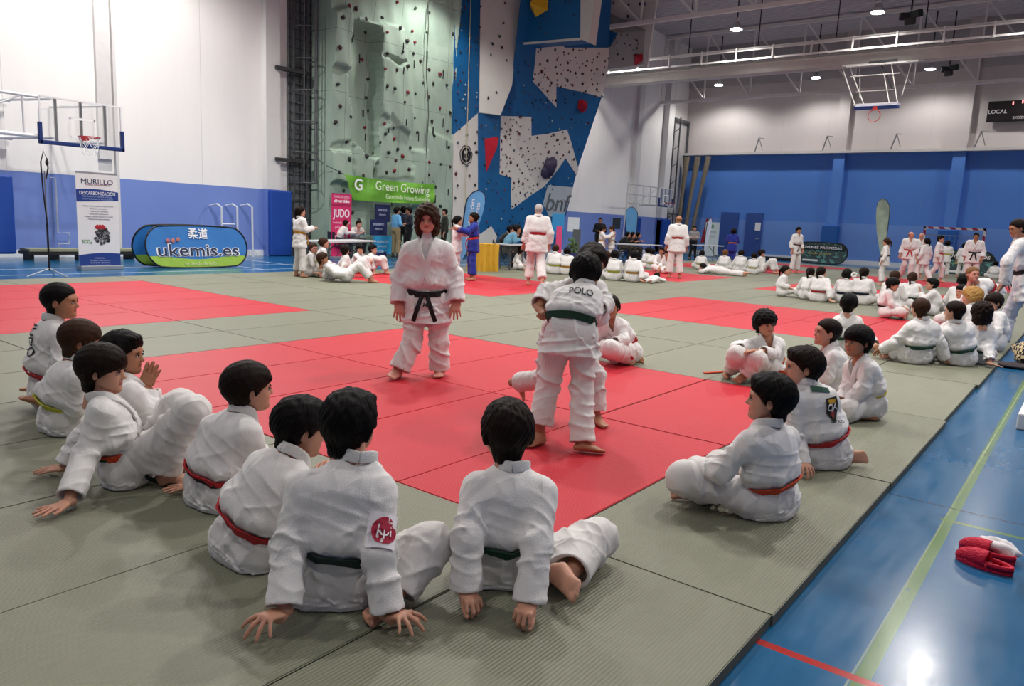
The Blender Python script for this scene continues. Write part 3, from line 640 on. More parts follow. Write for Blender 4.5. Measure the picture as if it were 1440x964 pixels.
# oval pop-up banners
def oval(yc, X, hw, hh, z0, label, mats, name='oval_banner', axis=0, second=True):
    e = empty(name, (X, yc, FL), label, 'banner'); n = 48; rim = []
    def pt(a, k=1, d=0):
        c, s_ = math.cos(a), math.sin(a); u = (hw-hh)*(1 if c > 0 else -1)*min(1, abs(c)*3)+hh*c*k; v = hh*s_*k
        return (X-(v+hh)*.18+d, yc+u, z0+hh+v) if axis == 0 else (X+u, yc+(v+hh)*.18-d, z0+hh+v)
    pts = [pt(2*PI*i/n) for i in range(n)]
    b = MB(); b.prism(pts, (-.006, 0, 0) if axis == 0 else (0, .006, 0)); W(b.obj('banner_sheet', mats[0]), e)
    b = MB(); b.tube(pts+[pts[0]], .02, 6); W(b.obj('hoop_rim', BLACK), e)
    if second:
        pts2 = [pt(2*PI*i/n) for i in range(n)]; pts2 = [(p[0]-.62+ (p[2]-z0)*.28, p[1]-.07, p[2]) if axis == 0 else (p[0]+.05, p[1]+.62-(p[2]-z0)*.28, p[2]) for p in pts2]
        b = MB(); b.prism(pts2, (-.006, 0, 0) if axis == 0 else (0, .006, 0)); W(b.obj('rear_sheet', mats[0]), e); b = MB(); b.tube(pts2+[pts2[0]], .02, 6); W(b.obj('rear_rim', BLACK), e)
    return e, pt
x = N('ukemis_print'); o = sep(x); zc = x.math('ADD', o[2], x.math('MULTIPLY', x.math('SINE', x.math('MULTIPLY', o[1], 3)), .04))
blu = x.mix(x.noise(3, 4, .6), lin('1d63ad'), lin('3583c6')); gg = x.mix(x.noise(6, 3), lin('88b33c'), lin('a6c84a')); x.col(x.mix(x.math('LESS_THAN', zc, .2), blu, gg)); UK = x.set(.5)
e, pt = oval(6.85, -9.95, 1.27, .49, -.035, 'oval blue and green pop-up banner reading ukemis.es with white kanji', [UK])
def OT(s, size, z, m, fw_, dy=0, bold=0, d=.02, **k):
    h = z+.035; text(s, size, (-9.95-h*.18+d, 6.85+dy, z), (0, 1, 0), (-.18, 0, 1), m, e, depth=.002, fitw=fw_, bold=bold, **k)
OT('柔道', .27, .74, WHITE, .50, bold=.004); OT('ukemis.es', .40, .36, WHITE, 2.08, bold=.016, d=.012); OT('ukemis.es', .40, .36, M('23304f', .5), 2.02, bold=.003, d=.022)
OT('tu tienda de judo', .11, .065, M('d8e0b0', .5), .8)
for dy, m in ((-.62, 'c87a6a'), (-.74, 'b86a6a'), (-.5, 'c87a6a')): b = MB(); b.ball((-9.95-.1+.03, 6.85+dy-.02, .59+(.03 if dy > -.6 else 0)), (.01, .05, .05)); W(b.obj('logo_dot', M(m, .5)), e)
# Green Growing banner
gbm = N('green_banner_cloth'); gbm.col(gbm.mix(gbm.noise(2, 3), lin('5da02e'), lin('78b83a'))); gbm = gbm.set(.7)
Xg = -12.55; gA, gB, gC, gD = onX(484, 245, Xg), onX(612, 259, Xg), onX(610, 286, Xg), onX(497, 281, Xg)
e = empty('hanging_banner', (Xg, (gA.y+gB.y)/2, 2.2), 'bright green banner reading Green Growing tied across the rock wall', 'banner')
n = 24; vs = []
for i in range(n+1):
    t = i/n; top = gA.lerp(gB, t)-UP*.05*math.sin(PI*t); bot = gD.lerp(gC, t)-UP*.03*math.sin(PI*t); 
    for j in range(6): q = top.lerp(bot, j/5); q.x += .03*math.sin(t*17+j)+.025*math.sin(t*7+j*2); vs.append(q)
b = MB(); b.add(vs, [(i*6+j, (i+1)*6+j, (i+1)*6+j+1, i*6+j+1) for i in range(n) for j in range(5)]); W(b.obj('cloth', gbm, smooth=True), e)
m = e; yd = (gB-gA).normalized(); cen = (gA+gB+gC+gD)/4
text('Green Growing', .42, cen+Vector((.08, .35, .10)), yd, UP, M('e6f0d8', .5), e, depth=.002, fitw=2.55); text('Generando Futuro Sostenible', .22, cen+Vector((.08, .6, -.22)), yd, UP, M('dcebc8', .5), e, depth=.002, fitw=2.1)
text('G', .5, cen+Vector((.08, -1.65, .08)), yd, UP, WHITE, e, depth=.002, bold=.01); b = MB(); q = cen+Vector((.08, -1.25, .1)); b.box((q.x, q.y-.008, q.z-.25), (q.x+.004, q.y+.008, q.z+.2)); W(b.obj('divider_line', WHITE), e)
for a, bq in ((gA, (-13.0, gA.y-.35, gA.z+.25)), (gD, (-13.0, gD.y-.6, gD.z)), (gB, (-13.0, gB.y+.3, gB.z+.15)), (gC, (-13.0, gC.y+.2, gC.z-.1))): b = MB(); b.tube([a, bq], .012, 5); W(b.obj('tie_cord', DARK), e)
# pink roll-up, posters
y0, y1 = onX(466, 300, -12.2).y, onX(494, 300, -12.2).y; X = -12.2; yc = (y0+y1)/2
e = rollup('rollup_banner', y0, y1, X, 2.0, 'tall pink roll-up banner lettered JUDO behind the table of girls')
b = MB(); b.box((X-.004, y0, FL+.06), (X+.004, y1, 2.0)); W(b.obj('banner_sheet', M('d5306a', .5, 0, .05)), e); wv = M('f6dfe8', .5)
TX('CURSO DE JUDO', .09, 1.9, wv, .6); TX('divertido', .13, 1.77, wv, .62, bold=.006); TX('JUDO', .34, 1.38, wv, .66, bold=.012); TX('inclusión y salud', .1, 1.1, wv, .66); TX('para todas', .1, .96, wv, .5); TX('2023', .2, .62, wv, .5, bold=.01)
strip(e, y0, y1, 1.62, 1.68, M('a81e4e'), X)
DB = M('232c57', .5, 0, .1)
for (pa, pb, pc, m_, lb, tx) in (((528, 287), (546, 312), -12.7, DB, 'upper dark navy poster behind the woman in the white jacket', 'SEMINARIO NACIONAL'), ((521, 308), (542, 331), -12.55, DB, 'lower-left dark navy poster under the other navy poster', 'ENTRENAMIENTO'), ((526, 331), (548, 357), -12.4, M('2f93c4', .5), 'light blue square poster under the navy posters', 'FEDERACIÓN'), ((521, 354), (541, 374), -12.2, DB, 'low navy board on the floor beside the seated girls', 'JUDO CLUB')):
    A, B = onX(*pa, pc), onX(*pb, pc); b = MB(); b.box((pc-.02, A.y, max(B.z, FL)), (pc+.02, B.y+ (.05), A.z)); o = b.obj('poster_board', m_); tag(o, lb, 'poster')
    t_ = text(tx, .12, (pc+.03, (A.y+B.y)/2, (A.z+max(B.z, 0))/2+.1), (0, 1, 0), UP, M('c8d0e8'), None, depth=.002, fitw=(B.y-A.y)*.7); t_.parent = o
    t_ = text('Almería', .08, (pc+.03, (A.y+B.y)/2, (A.z+max(B.z, 0))/2-.05), (0, 1, 0), UP, M('c8d0e8'), None, depth=.002, fitw=(B.y-A.y)*.5); t_.parent = o
# feather flags
def flag(base, h, w, lean, m, m2, label, txt=None, tm=None, dirv=None, tsize=.3):
    base = Vector(base); d = Vector(dirv) if dirv else RH.copy(); e = empty('feather_flag', base, label, 'flag'); nrm = UP.cross(d)
    def C(u, v): return base+d*(u+lean*v)+UP*v
    left = [(.0, .35), (.0, h*.5), (.01, h*.8), (w*.08, h*.9), (w*.3, h*.97), (w*.55, h), (w*.8, h*.985), (w*.97, h*.94), (w, h*.88), (w*.97, h*.75), (w*.8, h*.55), (w*.45, h*.3), (.06, .32)]
    b = MB(); b.prism([C(*p) for p in left], nrm*.006); W(b.obj('sail', m), e)
    b = MB(); b.tube([C(0, 0)]+[C(*p) for p in left[:9]], .022, 6, r2=.01); W(b.obj('pole', m2), e)
    b = MB()
    for a in (0, PI/2): b.bar(base+Vector((math.cos(a)*.35, math.sin(a)*.35, .02)), base-Vector((math.cos(a)*.35, math.sin(a)*.35, -.02)), .03)
    W(b.obj('base', DARK), e)
    if txt:
        for k, (s_, off) in enumerate(txt): 
            c_ = C(w*.5, h*.66)+d*off*w-nrm*.012; xd = (UP+d*lean).normalized(); text(s_, tsize*w, c_, xd, -d, tm, e, depth=.003, fitw=h*(.48 if k == 0 else .4))
    return e
def gp(px, py): return onZ(px, py, FL)
SKY = N('sky_blue_sail'); SKY.col(SKY.mix(SKY.noise(1.5, 3), lin('3f86bd'), lin('6aa8d4'))); SKY = SKY.set(.5)
def flagpx(px, py, topy, wpx, lean, m, m2, label, D, **k):
    b_ = onD(px, py, D); b_.z = FL; t_ = onD(px, topy, D); return flag(b_, t_.z-FL, wpx*D/F_, lean, m, m2, label, **k)
flagpx(643, 345, 266, 27, .09, SKY, M('14233f'), 'leaning blue feather flag with white script beside the contest table', 19.5, txt=[('fundación', -.12), ('jóvenes deportistas', .18)], tm=M('dbe8f0'))
flagpx(893, 345, 291, 17, -.02, SKY, M('14233f'), 'blue feather flag behind the women at the far table', 32, txt=[('fundación', -.1)], tm=M('dbe8f0'), dirv=(-RH.x, -RH.y, 0))
flagpx(1242, 372, 279, 19, .0, M('b9cbb6', .6, 0, .35, 2.5), M('16202c'), 'pale green patterned feather flag before the far blue wall', 36, txt=[('JUDO', 0)], tm=M('5d7fb8'), dirv=(-RH.x, -RH.y, 0), tsize=.5)
flagpx(987, 366, 306, 7, .05, M('c8d4ec', .5), M('16202c'), 'narrow white feather flag before the blue door', 36, dirv=RH)
flagpx(797, 352, 276, 20, .05, M('2e7ab8', .5), M('14233f'), 'blue feather flag half hidden behind the white-haired instructor', 27, txt=[('fundación', 0)], tm=M('dbe8f0')) if 0 else None
# far pop-up banners
PMT = N('promesas_print'); o = sep(PMT); PMT.col(PMT.mix(PMT.math('GREATER_THAN', PMT.noise(5, 4, .7), .55), lin('1d3a3f'), lin('4f8f86'))); PMT = PMT.set(.5)
for (pl, pr, yb, Yd, lb, tx) in ((1118, 1190, 371, 38.6, 'dark oval pop-up banner reading JOVENES PROMESAS by the blue wall', 'JOVENES PROMESAS'), (1322, 1397, 389, 36.2, 'dark oval pop-up banner in front of the goal, mostly hidden by people', 'JOVENES PROMESAS')):
    A, B = onY(pl, yb, Yd), onY(pr, yb, Yd); hw = (B.x-A.x)/2; T = 1.05
    e = empty('oval_banner', ((A.x+B.x)/2, Yd, FL), lb, 'banner'); n = 40; hh = .55; cxx = (A.x+B.x)/2
    pts = [(cxx+(hw-hh)*(1 if math.cos(a) > 0 else -1)*min(1, abs(math.cos(a))*3)+hh*math.cos(a), Yd+.1*math.sin(a), .53+hh*math.sin(a)) for a in [2*PI*k/n for k in range(n)]]
    b = MB(); b.prism(pts, (0, .01, 0)); W(b.obj('banner_sheet', PMT), e); b = MB(); b.tube(pts+[pts[0]], .035, 6); W(b.obj('hoop_rim', BLACK), e)
    b = MB(); b.box((cxx-hw*.9, Yd-.05, .7), (cxx+hw*.9, Yd-.02, .9)); W(b.obj('title_band', M('1c2422')), e)
    text(tx, .19, (cxx, Yd-.09, .8), (1, 0, 0), UP, WHITE, e, depth=.004, fitw=hw*1.6, bold=.004)
    b = MB(); b.box((cxx-hw*.7, Yd-.09, .08), (cxx-hw*.1, Yd-.07, .17)); W(b.obj('white_label', WHITE), e)
    text('club judo', .16, (cxx-.1, Yd-.09, .5), (1, 0, 0), UP, M('c8b860'), e, depth=.004, fitw=hw*.9)
# handball goal
A, B = onZ(1297, 388, FL), onZ(1386, 388, FL); gY = 38.2; a0, a1 = onY(1298, 330, gY).x, onY(1386, 330, gY).x
e = empty('handball_goal', ((a0+a1)/2, gY, FL), 'red and white striped handball goal frame against the blue wall', 'goal')
STR = N('striped_post'); o = sep(STR); s1 = STR.math('GREATER_THAN', STR.math('FRACT', STR.math('MULTIPLY', STR.math('ADD', o[0], o[2]), 2.2)), .5); STR.col(STR.mix(s1, lin('a81f3c'), lin('e8e4e6'))); STR = STR.set(.4)
b = MB(); b.box((a0, gY-.05, FL), (a0+.1, gY+.05, 2.1)); W(b.obj('post', STR), e); b = MB(); b.box((a1-.1, gY-.05, FL), (a1, gY+.05, 2.1)); W(b.obj('post', STR), e); b = MB(); b.box((a0, gY-.05, 2.0), (a1, gY+.05, 2.1)); W(b.obj('crossbar', STR), e)
b = MB(); 
for k in range(int((a1-a0)/.22)+1): b.bar((a0+.22*k, gY+.3, 1.7), (a0+.22*k, gY+.7, FL), .012)
for k in range(8): b.bar((a0, gY+.3+.05*k, 1.7-.22*k), (a1, gY+.3+.05*k, 1.7-.22*k), .012)
b.bar((a0, gY+.3, 1.72), (a1, gY+.3, 1.72), .03); b.bar((a0, gY, 2.05), (a0, gY+.3, 1.7), .03); b.bar((a1, gY, 2.05), (a1, gY+.3, 1.7), .03); W(b.obj('net', M('9aa2ae', .8)), e)
# blue pads on far pilasters
for fx, lb in ((-4.9, 'blue pad around the far pilaster behind the walking instructor'), (.75, 'blue pad around the far pilaster beside the goal')):
    b = MB(); b.box((fx-.45, 40.5, FL), (fx+.4, 40.98, 2.0)); tag(b.obj('wall_pad', M('1f5fae', .5), bev=.04), lb, 'pad')
b = MB(); b.box((-8.2, 39.6, FL), (-6.4, 40.2, .12)); tag(b.obj('floor_bag', DARK, bev=.05), 'flat black bag lying by the foot of the blue wall', 'bag')
# white roll-up, red flag, table near far door
Yr = 37; A, B = onY(993, 312, Yr), onY(1009, 350, Yr)
e = empty('rollup_banner', ((A.x+B.x)/2, Yr, FL), 'pale green-white roll-up banner with a small crest by the far doors', 'banner'); b = MB(); b.box((A.x, Yr-.01, FL+.05), (B.x, Yr+.01, A.z)); W(b.obj('banner_sheet', M('d3dedd', .5)), e)
b = MB(); b.box((A.x, Yr-.1, FL), (B.x, Yr+.1, FL+.08)); W(b.obj('base', STEEL), e); text('JUDO CLUB', .12, ((A.x+B.x)/2, Yr-.02, 1.35), (1, 0, 0), UP, M('5d8a7d'), e, depth=.002, fitw=.45); b = MB(); b.ball(((A.x+B.x)/2, Yr-.02, 1.65), (.09, .01, .12)); W(b.obj('crest', M('5d9a7d')), e)
text('Almería', .1, ((A.x+B.x)/2, Yr-.02, 1.1), (1, 0, 0), UP, M('8a9a9d'), e, depth=.002, fitw=.4)
C_ = onY(988, 345, 38); b = MB(); b.prism([(C_.x-.15, 38, .7), (C_.x+.35, 38, .8), (C_.x+.3, 38, 1.9), (C_.x+.1, 38, 2.1)], (0, .08, 0)); b.bar((C_.x+.32, 38, 0), (C_.x+.32, 38, 2.2), .03)
tag(b.obj('furled_flag', M('9c1d30', .7)), 'furled dark red flag leaning near the woman with dark leggings', 'flag')
def ptable(P, dirv, L, Wd, label, h=.74, topm=None, cloth=None):
    P = Vector(P); d = Vector((dirv[0], dirv[1], 0)).normalized(); n = Vector((-d.y, d.x, 0)); e = empty('folding_table', P, label, 'table')
    def q(u, v, z): return P+d*u+n*v+UP*(z-P.z)
    b = MB(); b.prism([q(0, 0, h-.03), q(L, 0, h-.03), q(L, Wd, h-.03), q(0, Wd, h-.03)], (0, 0, .035)); W(b.obj('tabletop', topm or M('c9cdd2', .35)), e)
    for u, v in ((.12, .08), (L-.12, .08), (.12, Wd-.08), (L-.12, Wd-.08)):
        b = MB(); b.bar(q(u, v, FL), q(u, v, h-.03), .028); W(b.obj('leg', M('55585c', .4, .5)), e)
    b = MB(); b.bar(q(.12, .08, .25), q(.12, Wd-.08, .25), .02); b.bar(q(L-.12, .08, .25), q(L-.12, Wd-.08, .25), .02); b.bar(q(.12, Wd/2, .25), q(L*.4, Wd/2, h-.05), .02); b.bar(q(L-.12, Wd/2, .25), q(L*.6, Wd/2, h-.05), .02); W(b.obj('brace', M('55585c', .4, .5)), e)
    return e
def tpx(pl, pr, py, D, Wd, label, h=.74, **k):
    A, B = onD(pl, py, D), onD(pr, py, D+k.pop('dd', 0)); A.z = B.z = FL; L = (B-A).length; return ptable(A, B-A, L, Wd, label, h, **k)
tpx(463, 529, 341, 17.2, .7, 'white folding table with the two seated girls behind it', dd=2.2)
tpx(715, 760, 347, 21.5, .7, 'folding table where the man in the light blue hoodie sits', dd=.6)
tpx(870, 932, 347, 29, .7, 'long folding table in front of the three dark-clothed women', dd=1)
tpx(980, 1018, 348, 34.5, .7, 'white folding table by the pale roll-up banner', dd=.5)
# yellow cloth-covered table
A, B = onD(681, 340, 20.5), onD(703, 340, 20.9); A.z = B.z = FL; d = (B-A).normalized(); n = Vector((-d.y, d.x, 0)); L = (B-A).length
e = ptable(A, d, L, .7, 'table fully draped with a yellow cloth beside the man in the light blue hoodie')
b = MB(); vs = []; k = 40; per = []
for i in range(k): 
    t = i/k*2*(L+.7)
    if t < L: p = (t, 0)
    elif t < L+.7: p = (L, t-L)
    elif t < 2*L+.7: p = (2*L+.7-t, .7)
    else: p = (0, 2*L+1.4-t)
    per.append(p)
for j, z in enumerate((.755, .72, .4, FL+.02)):
    for i, (u, v) in enumerate(per): w_ = (.02+.025*j*math.sin(i*1.9)) ; cu, cv = u-L/2, v-.35; s_ = 1+w_/.5; vs.append(A+d*(L/2+cu*s_)+n*(.35+cv*s_)+UP*(z-FL))
b.add(vs, [(j*k+i, j*k+(i+1) % k, (j+1)*k+(i+1) % k, (j+1)*k+i) for j in range(3) for i in range(k)]+[tuple(range(k))]); o = W(b.obj('tablecloth', M('d0a02a', .7, 0, .08), smooth=False), e); o['label'] = 'yellow tablecloth'
# folding chairs
def fchair(P, ang, label, m=None):
    e = empty('folding_chair', P, label, 'chair', rz=ang); m = m or M('3a3c40', .4, .4); b = MB(); b.box((-.2, -.2, .43), (.2, .2, .46)); b.obj('seat', m, e)
    b = MB(); b.box((-.2, -.26, .62), (.2, -.23, .85)); b.obj('backrest', m, e)
    for sx in (-.2, .2):
        b = MB(); b.tube([(sx, .22, 0), (sx, -.25, .86)], .012, 6); b.obj('leg', m, e); b = MB(); b.tube([(sx*.9, -.25, 0), (sx*.9, .15, .45)], .012, 6); b.obj('leg', m, e)
    b = MB(); b.bar((-.2, .17, .1), (.2, .17, .1), .02); b.obj('stretcher', m, e); return e
# partition and panels behind the far tables
for (px0, px1, py0, py1, D, m_, lb, nm) in ((799, 815, 305, 326, 33, M('e6eaec', .5), 'white notice sheet on the blue wall above a grey frame', 'notice_board'), (806, 817, 322, 345, 31, M('5b5e60', .5), 'grey upright box frame near the far blue wall', 'grey_cabinet'), (862, 873, 306, 322, 34, M('1c2733', .5), 'dark poster on the far blue wall with white lettering', 'wall_poster'), (783, 791, 318, 334, 27, M('d94a7c', .5), 'small pink poster beside the white-haired instructor', 'pink_poster'), (777, 794, 300, 316, 27.2, M('2f8ac2', .5), 'light blue poster above the small pink poster', 'blue_poster'), (800, 818, 355, 368, 25, M('1b2a60', .5), 'low navy board with white mark behind seated children', 'low_board')):
    A, B = onD(px0, py0, D), onD(px1, py1, D); b = MB(); w_ = RH*(px1-px0)*D/F_; hz = A.z-B.z; A2 = A.copy(); A2.z = B.z
    if nm in ('grey_cabinet', 'low_board', 'pink_poster', 'blue_poster'): A2.z = FL if nm != 'blue_poster' else .9
    b.prism([A2, A2+w_, A2+w_+UP*(A.z-A2.z), A2+UP*(A.z-A2.z)], FH*.03); tag(b.obj(nm, m_), lb, 'board')
# potted plant near low board
P = onD(805, 352, 26); P.z = FL; e = empty('potted_plant', P, 'small green plant in a grey pot behind the seated children', 'plant'); b = MB(); b.tube([(0, 0, 0), (0, 0, .3)], .12, 10, r2=.16); b.obj('pot', M('9aa0a2'), e)
b = MB(); r = random.Random(2)
for i in range(60): a = r.uniform(0, 6.3); q = r.uniform(.02, .28); z = r.uniform(.35, .95); b.ball((q*math.cos(a)*(1.1-z*.6), q*math.sin(a)*(1.1-z*.6), z), (.05, .03, .06), 6)
b.obj('foliage', M('4d6b45', .7, 0, .3, 4), e)
# ================================================================== RIGHT FOREGROUND
def slipper(P, ang, label):
    e = empty('clog_slipper', P, label, 'slipper', 'red clogs', rz=ang); CL = N('red_foam'); CL.col(lin('c4183a')); v = CL.n('ShaderNodeTexVoronoi'); v.inputs['Scale'].default_value = 110; CL.l(CL.coord(), v.inputs['Vector']); CL.bump(v.outputs['Distance'], .8, .004); CL = CL.set(.6, 0, .25)
    L = .235; n = 20; out = []
    for i in range(n):
        a = 2*PI*i/n; y = math.sin(a); w_ = .041+.006*math.sin(a*1.0)+(.004 if y > 0 else -.002); out.append((w_*math.cos(a), y*L/2+(.002*math.cos(a)), 0))
    b = MB(); b.prism([(p[0], p[1], .0) for p in out], (0, 0, .022)); b.obj('sole', CL, e, bev=.004)
    # upper shell over the front half
    vs = []; rows = 10; cols = 11
    for i in range(rows):
        t = i/(rows-1); y = L/2*.999-t*L*.56; hw = .041*math.sqrt(max(0, 1-((y)/(L/2))**2*.98))+.003; h = .006+.056*math.sqrt(max(0, 1-(1-min(1, t*1.25+.02))**2))
        for j in range(cols): a = PI*j/(cols-1); vs.append((hw*math.cos(a)*1.02, y, .018+h*math.sin(a)**.8))
    b = MB(); b.add(vs, [(i*cols+j, i*cols+j+1, (i+1)*cols+j+1, (i+1)*cols+j) for i in range(rows-1) for j in range(cols-1)]); o = b.obj('upper', CL, e, True); s_ = o.modifiers.new('s', 'SOLIDIFY'); s_.thickness = .005
    vs = []
    for i in range(13):
        a = -PI/2*1.9+PI*.95*i/12*1.0; a = PI+PI*.06+PI*.88*i/12; 
        for z, k in ((.02, 1.0), (.042, 1.0), (.042, .86), (.02, .86)): vs.append((.042*k*math.cos(a)*1.02, L/2*k*math.sin(a), z))
    b = MB(); b.add(vs, [(i*4+j, i*4+(j+1) % 4, (i+1)*4+(j+1) % 4, (i+1)*4+j) for i in range(12) for j in range(4)]); b.obj('heel_rim', CL, e, True); return e
s1 = gp(1383, 797); s2 = gp(1387, 782); sd = gp(1343, 778)-gp(1425, 806); ang = math.atan2(-sd.x, sd.y)
slipper(s1, ang, 'red perforated clog nearest the camera on the blue floor'); slipper(s2, ang+.05, 'red perforated clog behind its pair, with a white sock in it')
b = MB(); r = random.Random(4); sm_ = MB(); sm_.ball((0, 0, 0), 1, 20); sm_.v = [(v[0]*.05*(1+.25*math.sin(v[1]*5+v[2]*3)), v[1]*.085*(1+.15*math.sin(v[0]*6)), v[2]*.03*(1+.3*math.sin(v[0]*7+v[1]*4))) for v in sm_.v]
o = sm_.obj('white_sock', M('e8e4e6', .9, 0, .03, 20, .4, 60), smooth=True); o.location = gp(1404, 783)+UP*.052; o.rotation_euler = (.15, 0, ang); tag(o, 'crumpled white sock stuffed in the rear red clog', 'sock')
# white box, black bag, checkered garment on the right edge
A = gp(1428, 603); b = MB(); b.box((A.x, A.y, FL), (A.x+.45, A.y+.9, FL+.13)); tag(b.obj('white_box', M('e4e2e0', .5), bev=.012), 'white low box cut by the right picture edge on the blue floor', 'box')
A = gp(1436, 822); sm_ = MB(); sm_.ball((0, 0, 0), 1, 18); sm_.v = [(v[0]*.16, v[1]*.2, v[2]*.1+.08) for v in sm_.v]; o = sm_.obj('black_bag', M('15161a', .7, 0, .1, 5, .4, 30), smooth=True); o.location = A+Vector((.175, .0, 0)); tag(o, 'black bag just entering the picture at the right edge beside the clogs', 'bag')
x = N('checkered_cloth'); ck = x.n('ShaderNodeTexChecker'); ck.inputs['Scale'].default_value = 26; ck.inputs['Color1'].default_value = (*lin('1d1a1c'), 1); ck.inputs['Color2'].default_value = (*lin('c9b48c'), 1); x.l(x.coord(), ck.inputs['Vector']); x.col(ck.outputs[0]); CK = x.set(.85)
A = gp(1442, 515); sm_ = MB(); sm_.ball((0, 0, 0), 1, 24); sm_.v = [(v[0]*.26*(1+.12*math.sin(v[2]*6+v[1]*4)), v[1]*.3*(1+.1*math.sin(v[0]*7)), (v[2]+.95)*.16*(1+.15*math.sin(v[0]*5+v[1]*6))) for v in sm_.v]
o = sm_.obj('checkered_garment', CK, smooth=True); o.location = A+Vector((.1, .12, -.01)); tag(o, 'black and beige checkered garment heaped on the floor at the right edge', 'clothes')
sm_ = MB(); sm_.ball((0, 0, 0), 1, 20); sm_.v = [(v[0]*.26*(1+.2*math.sin(v[1]*6)), v[1]*.14, (v[2]+.8)*.035) for v in sm_.v]; o = sm_.obj('dark_shoes_bag', M('2a1f26', .7), smooth=True); o.location = gp(1424, 517)+Vector((.02, .02, 0)); tag(o, 'flat dark bag beside the checkered garment near the mat edge', 'bag')
# ================================================================== FIGURE ENGINE (signed distances -> surface nets)
f32 = np.float32
def nets(fn, lo, hi, h):
    lo = np.array(lo, float); hi = np.array(hi, float); K = 4
    nb = np.ceil((hi-lo)/(h*K)).astype(int)+1; n = nb*K+1
    # coarse pass on block centres
    bc = [lo[i]+h*K*(np.arange(nb[i])+.5) for i in range(3)]
    C = np.stack(np.meshgrid(*bc, indexing='ij'), -1).reshape(-1, 3).astype(f32); dc = fn(C).reshape(nb)
    act = np.abs(dc) < h*K*1.5+.02
    D = np.repeat(np.repeat(np.repeat(dc, K, 0), K, 1), K, 2).astype(f32); D = np.pad(D, ((0, 1),)*3, mode='edge')
    mask = np.zeros(n, bool); am = np.repeat(np.repeat(np.repeat(act, K, 0), K, 1), K, 2)
    mask[:-1, :-1, :-1] |= am; 
    for a, b, c in ((1, 0, 0), (0, 1, 0), (0, 0, 1), (1, 1, 0), (1, 0, 1), (0, 1, 1), (1, 1, 1)):
        mask[a:n[0]-1+a, b:n[1]-1+b, c:n[2]-1+c] |= am
    idx = np.argwhere(mask); P = (lo+idx*h).astype(f32); D[mask] = fn(P)
    s = D < 0; n0, n1, n2 = n
    cs = sum(s[a:n0-1+a, b:n1-1+b, c:n2-1+c].astype(np.int8) for a in (0, 1) for b in (0, 1) for c in (0, 1))
    cell = np.argwhere((cs > 0) & (cs < 8)); vid = -np.ones((n0-1, n1-1, n2-1), np.int64)
    if len(cell) == 0: return np.zeros((0, 3)), np.zeros((0, 4), int)
    vid[tuple(cell.T)] = np.arange(len(cell)); acc = np.zeros((len(cell), 3)); cnt = np.zeros(len(cell))
    for ax in range(3):
        o1, o2 = [i for i in range(3) if i != ax]
        for a in (0, 1):
            for b in (0, 1):
                off = np.zeros(3, int); off[o1] = a; off[o2] = b; e = off.copy(); e[ax] = 1
                d0 = D[tuple((cell+off).T)]; d1 = D[tuple((cell+e).T)]; m = (d0 < 0) != (d1 < 0)
                t = np.where(m, d0/np.where(m, d0-d1, 1), 0); p = cell+off+0.0; p[:, ax] += t; acc[m] += p[m]; cnt[m] += 1
    V = lo+acc/cnt[:, None]*h; F = []
    for ax in range(3):
        o1, o2 = (ax+1) % 3, (ax+2) % 3; sl0 = [slice(None)]*3; sl1 = [slice(None)]*3; sl0[ax] = slice(0, -1); sl1[ax] = slice(1, None)
        a_, b_ = s[tuple(sl0)], s[tuple(sl1)]; E = np.argwhere(a_ != b_); E = E[(E[:, o1] > 0) & (E[:, o2] > 0) & (E[:, o1] < n[o1]-1) & (E[:, o2] < n[o2]-1)]
        if len(E) == 0: continue
        def g(da, db):
            q = E.copy(); q[:, o1] -= da; q[:, o2] -= db; return vid[tuple(q.T)]
        q = np.stack([g(1, 1), g(0, 1), g(0, 0), g(1, 0)], 1); fl_ = ~a_[tuple(E.T)]; q[fl_] = q[fl_][:, ::-1]; F.append(q)
    F = np.concatenate(F); F = F[(F >= 0).all(1)]; return V, F
def npme(name, V, F, mats, mi=None, smooth=True):
    me = bpy.data.meshes.new(name); F = np.asarray(F); me.vertices.add(len(V)); me.vertices.foreach_set('co', np.asarray(V, f32).ravel())
    me.loops.add(F.size); me.loops.foreach_set('vertex_index', F.ravel().astype(np.int32)); k = F.shape[1]; me.polygons.add(len(F))
    me.polygons.foreach_set('loop_start', np.arange(0, F.size, k, dtype=np.int32)); me.polygons.foreach_set('loop_total', np.full(len(F), k, np.int32))
    for m in mats: me.materials.append(m)
    if mi is not None: me.polygons.foreach_set('material_index', np.asarray(mi, np.int32))
    me.polygons.foreach_set('use_smooth', np.full(len(F), smooth)); me.update(calc_edges=True); me.validate(); return me
# --- primitives
def A3(v): return np.array(v, f32)
def nrm(v): v = np.asarray(v, float); return v/max(1e-9, np.linalg.norm(v))
def ell(P, c, r, R=None):
    q = P-A3(c)
    if R is not None: q = q@np.asarray(R, f32).T
    r = A3(r); k = np.linalg.norm(q/r, axis=1); return k*(k-1)/np.maximum(np.linalg.norm(q/(r*r), axis=1), 1e-6)
def cone(P, a, b, r1, r2, lat=None, flat=1.0, fold=None, lo=None, hi=None):
    # capsule cone; lat = axis along which the section is widened by 1/flat
    a, b = A3(a), A3(b); ab = b-a; L2 = max(float(ab@ab), 1e-8); q = P-a; t = np.clip((q@ab)/L2, 0, 1); v = q-t[:, None]*ab
    if lat is not None:
        lt = A3(lat); k = v@lt; v = v-(k*(1-flat))[:, None]*lt
    r = r1+(r2-r1)*t
    if fold is not None: r = r+fold(t, v, math.sqrt(L2))
    d = np.linalg.norm(v, axis=1)-r
    if hi is not None: d = np.maximum(d, ((q@ab)/math.sqrt(L2)-math.sqrt(L2)*hi))
    if lo is not None: d = np.maximum(d, -(q@ab)/math.sqrt(L2)+math.sqrt(L2)*lo)
    return d
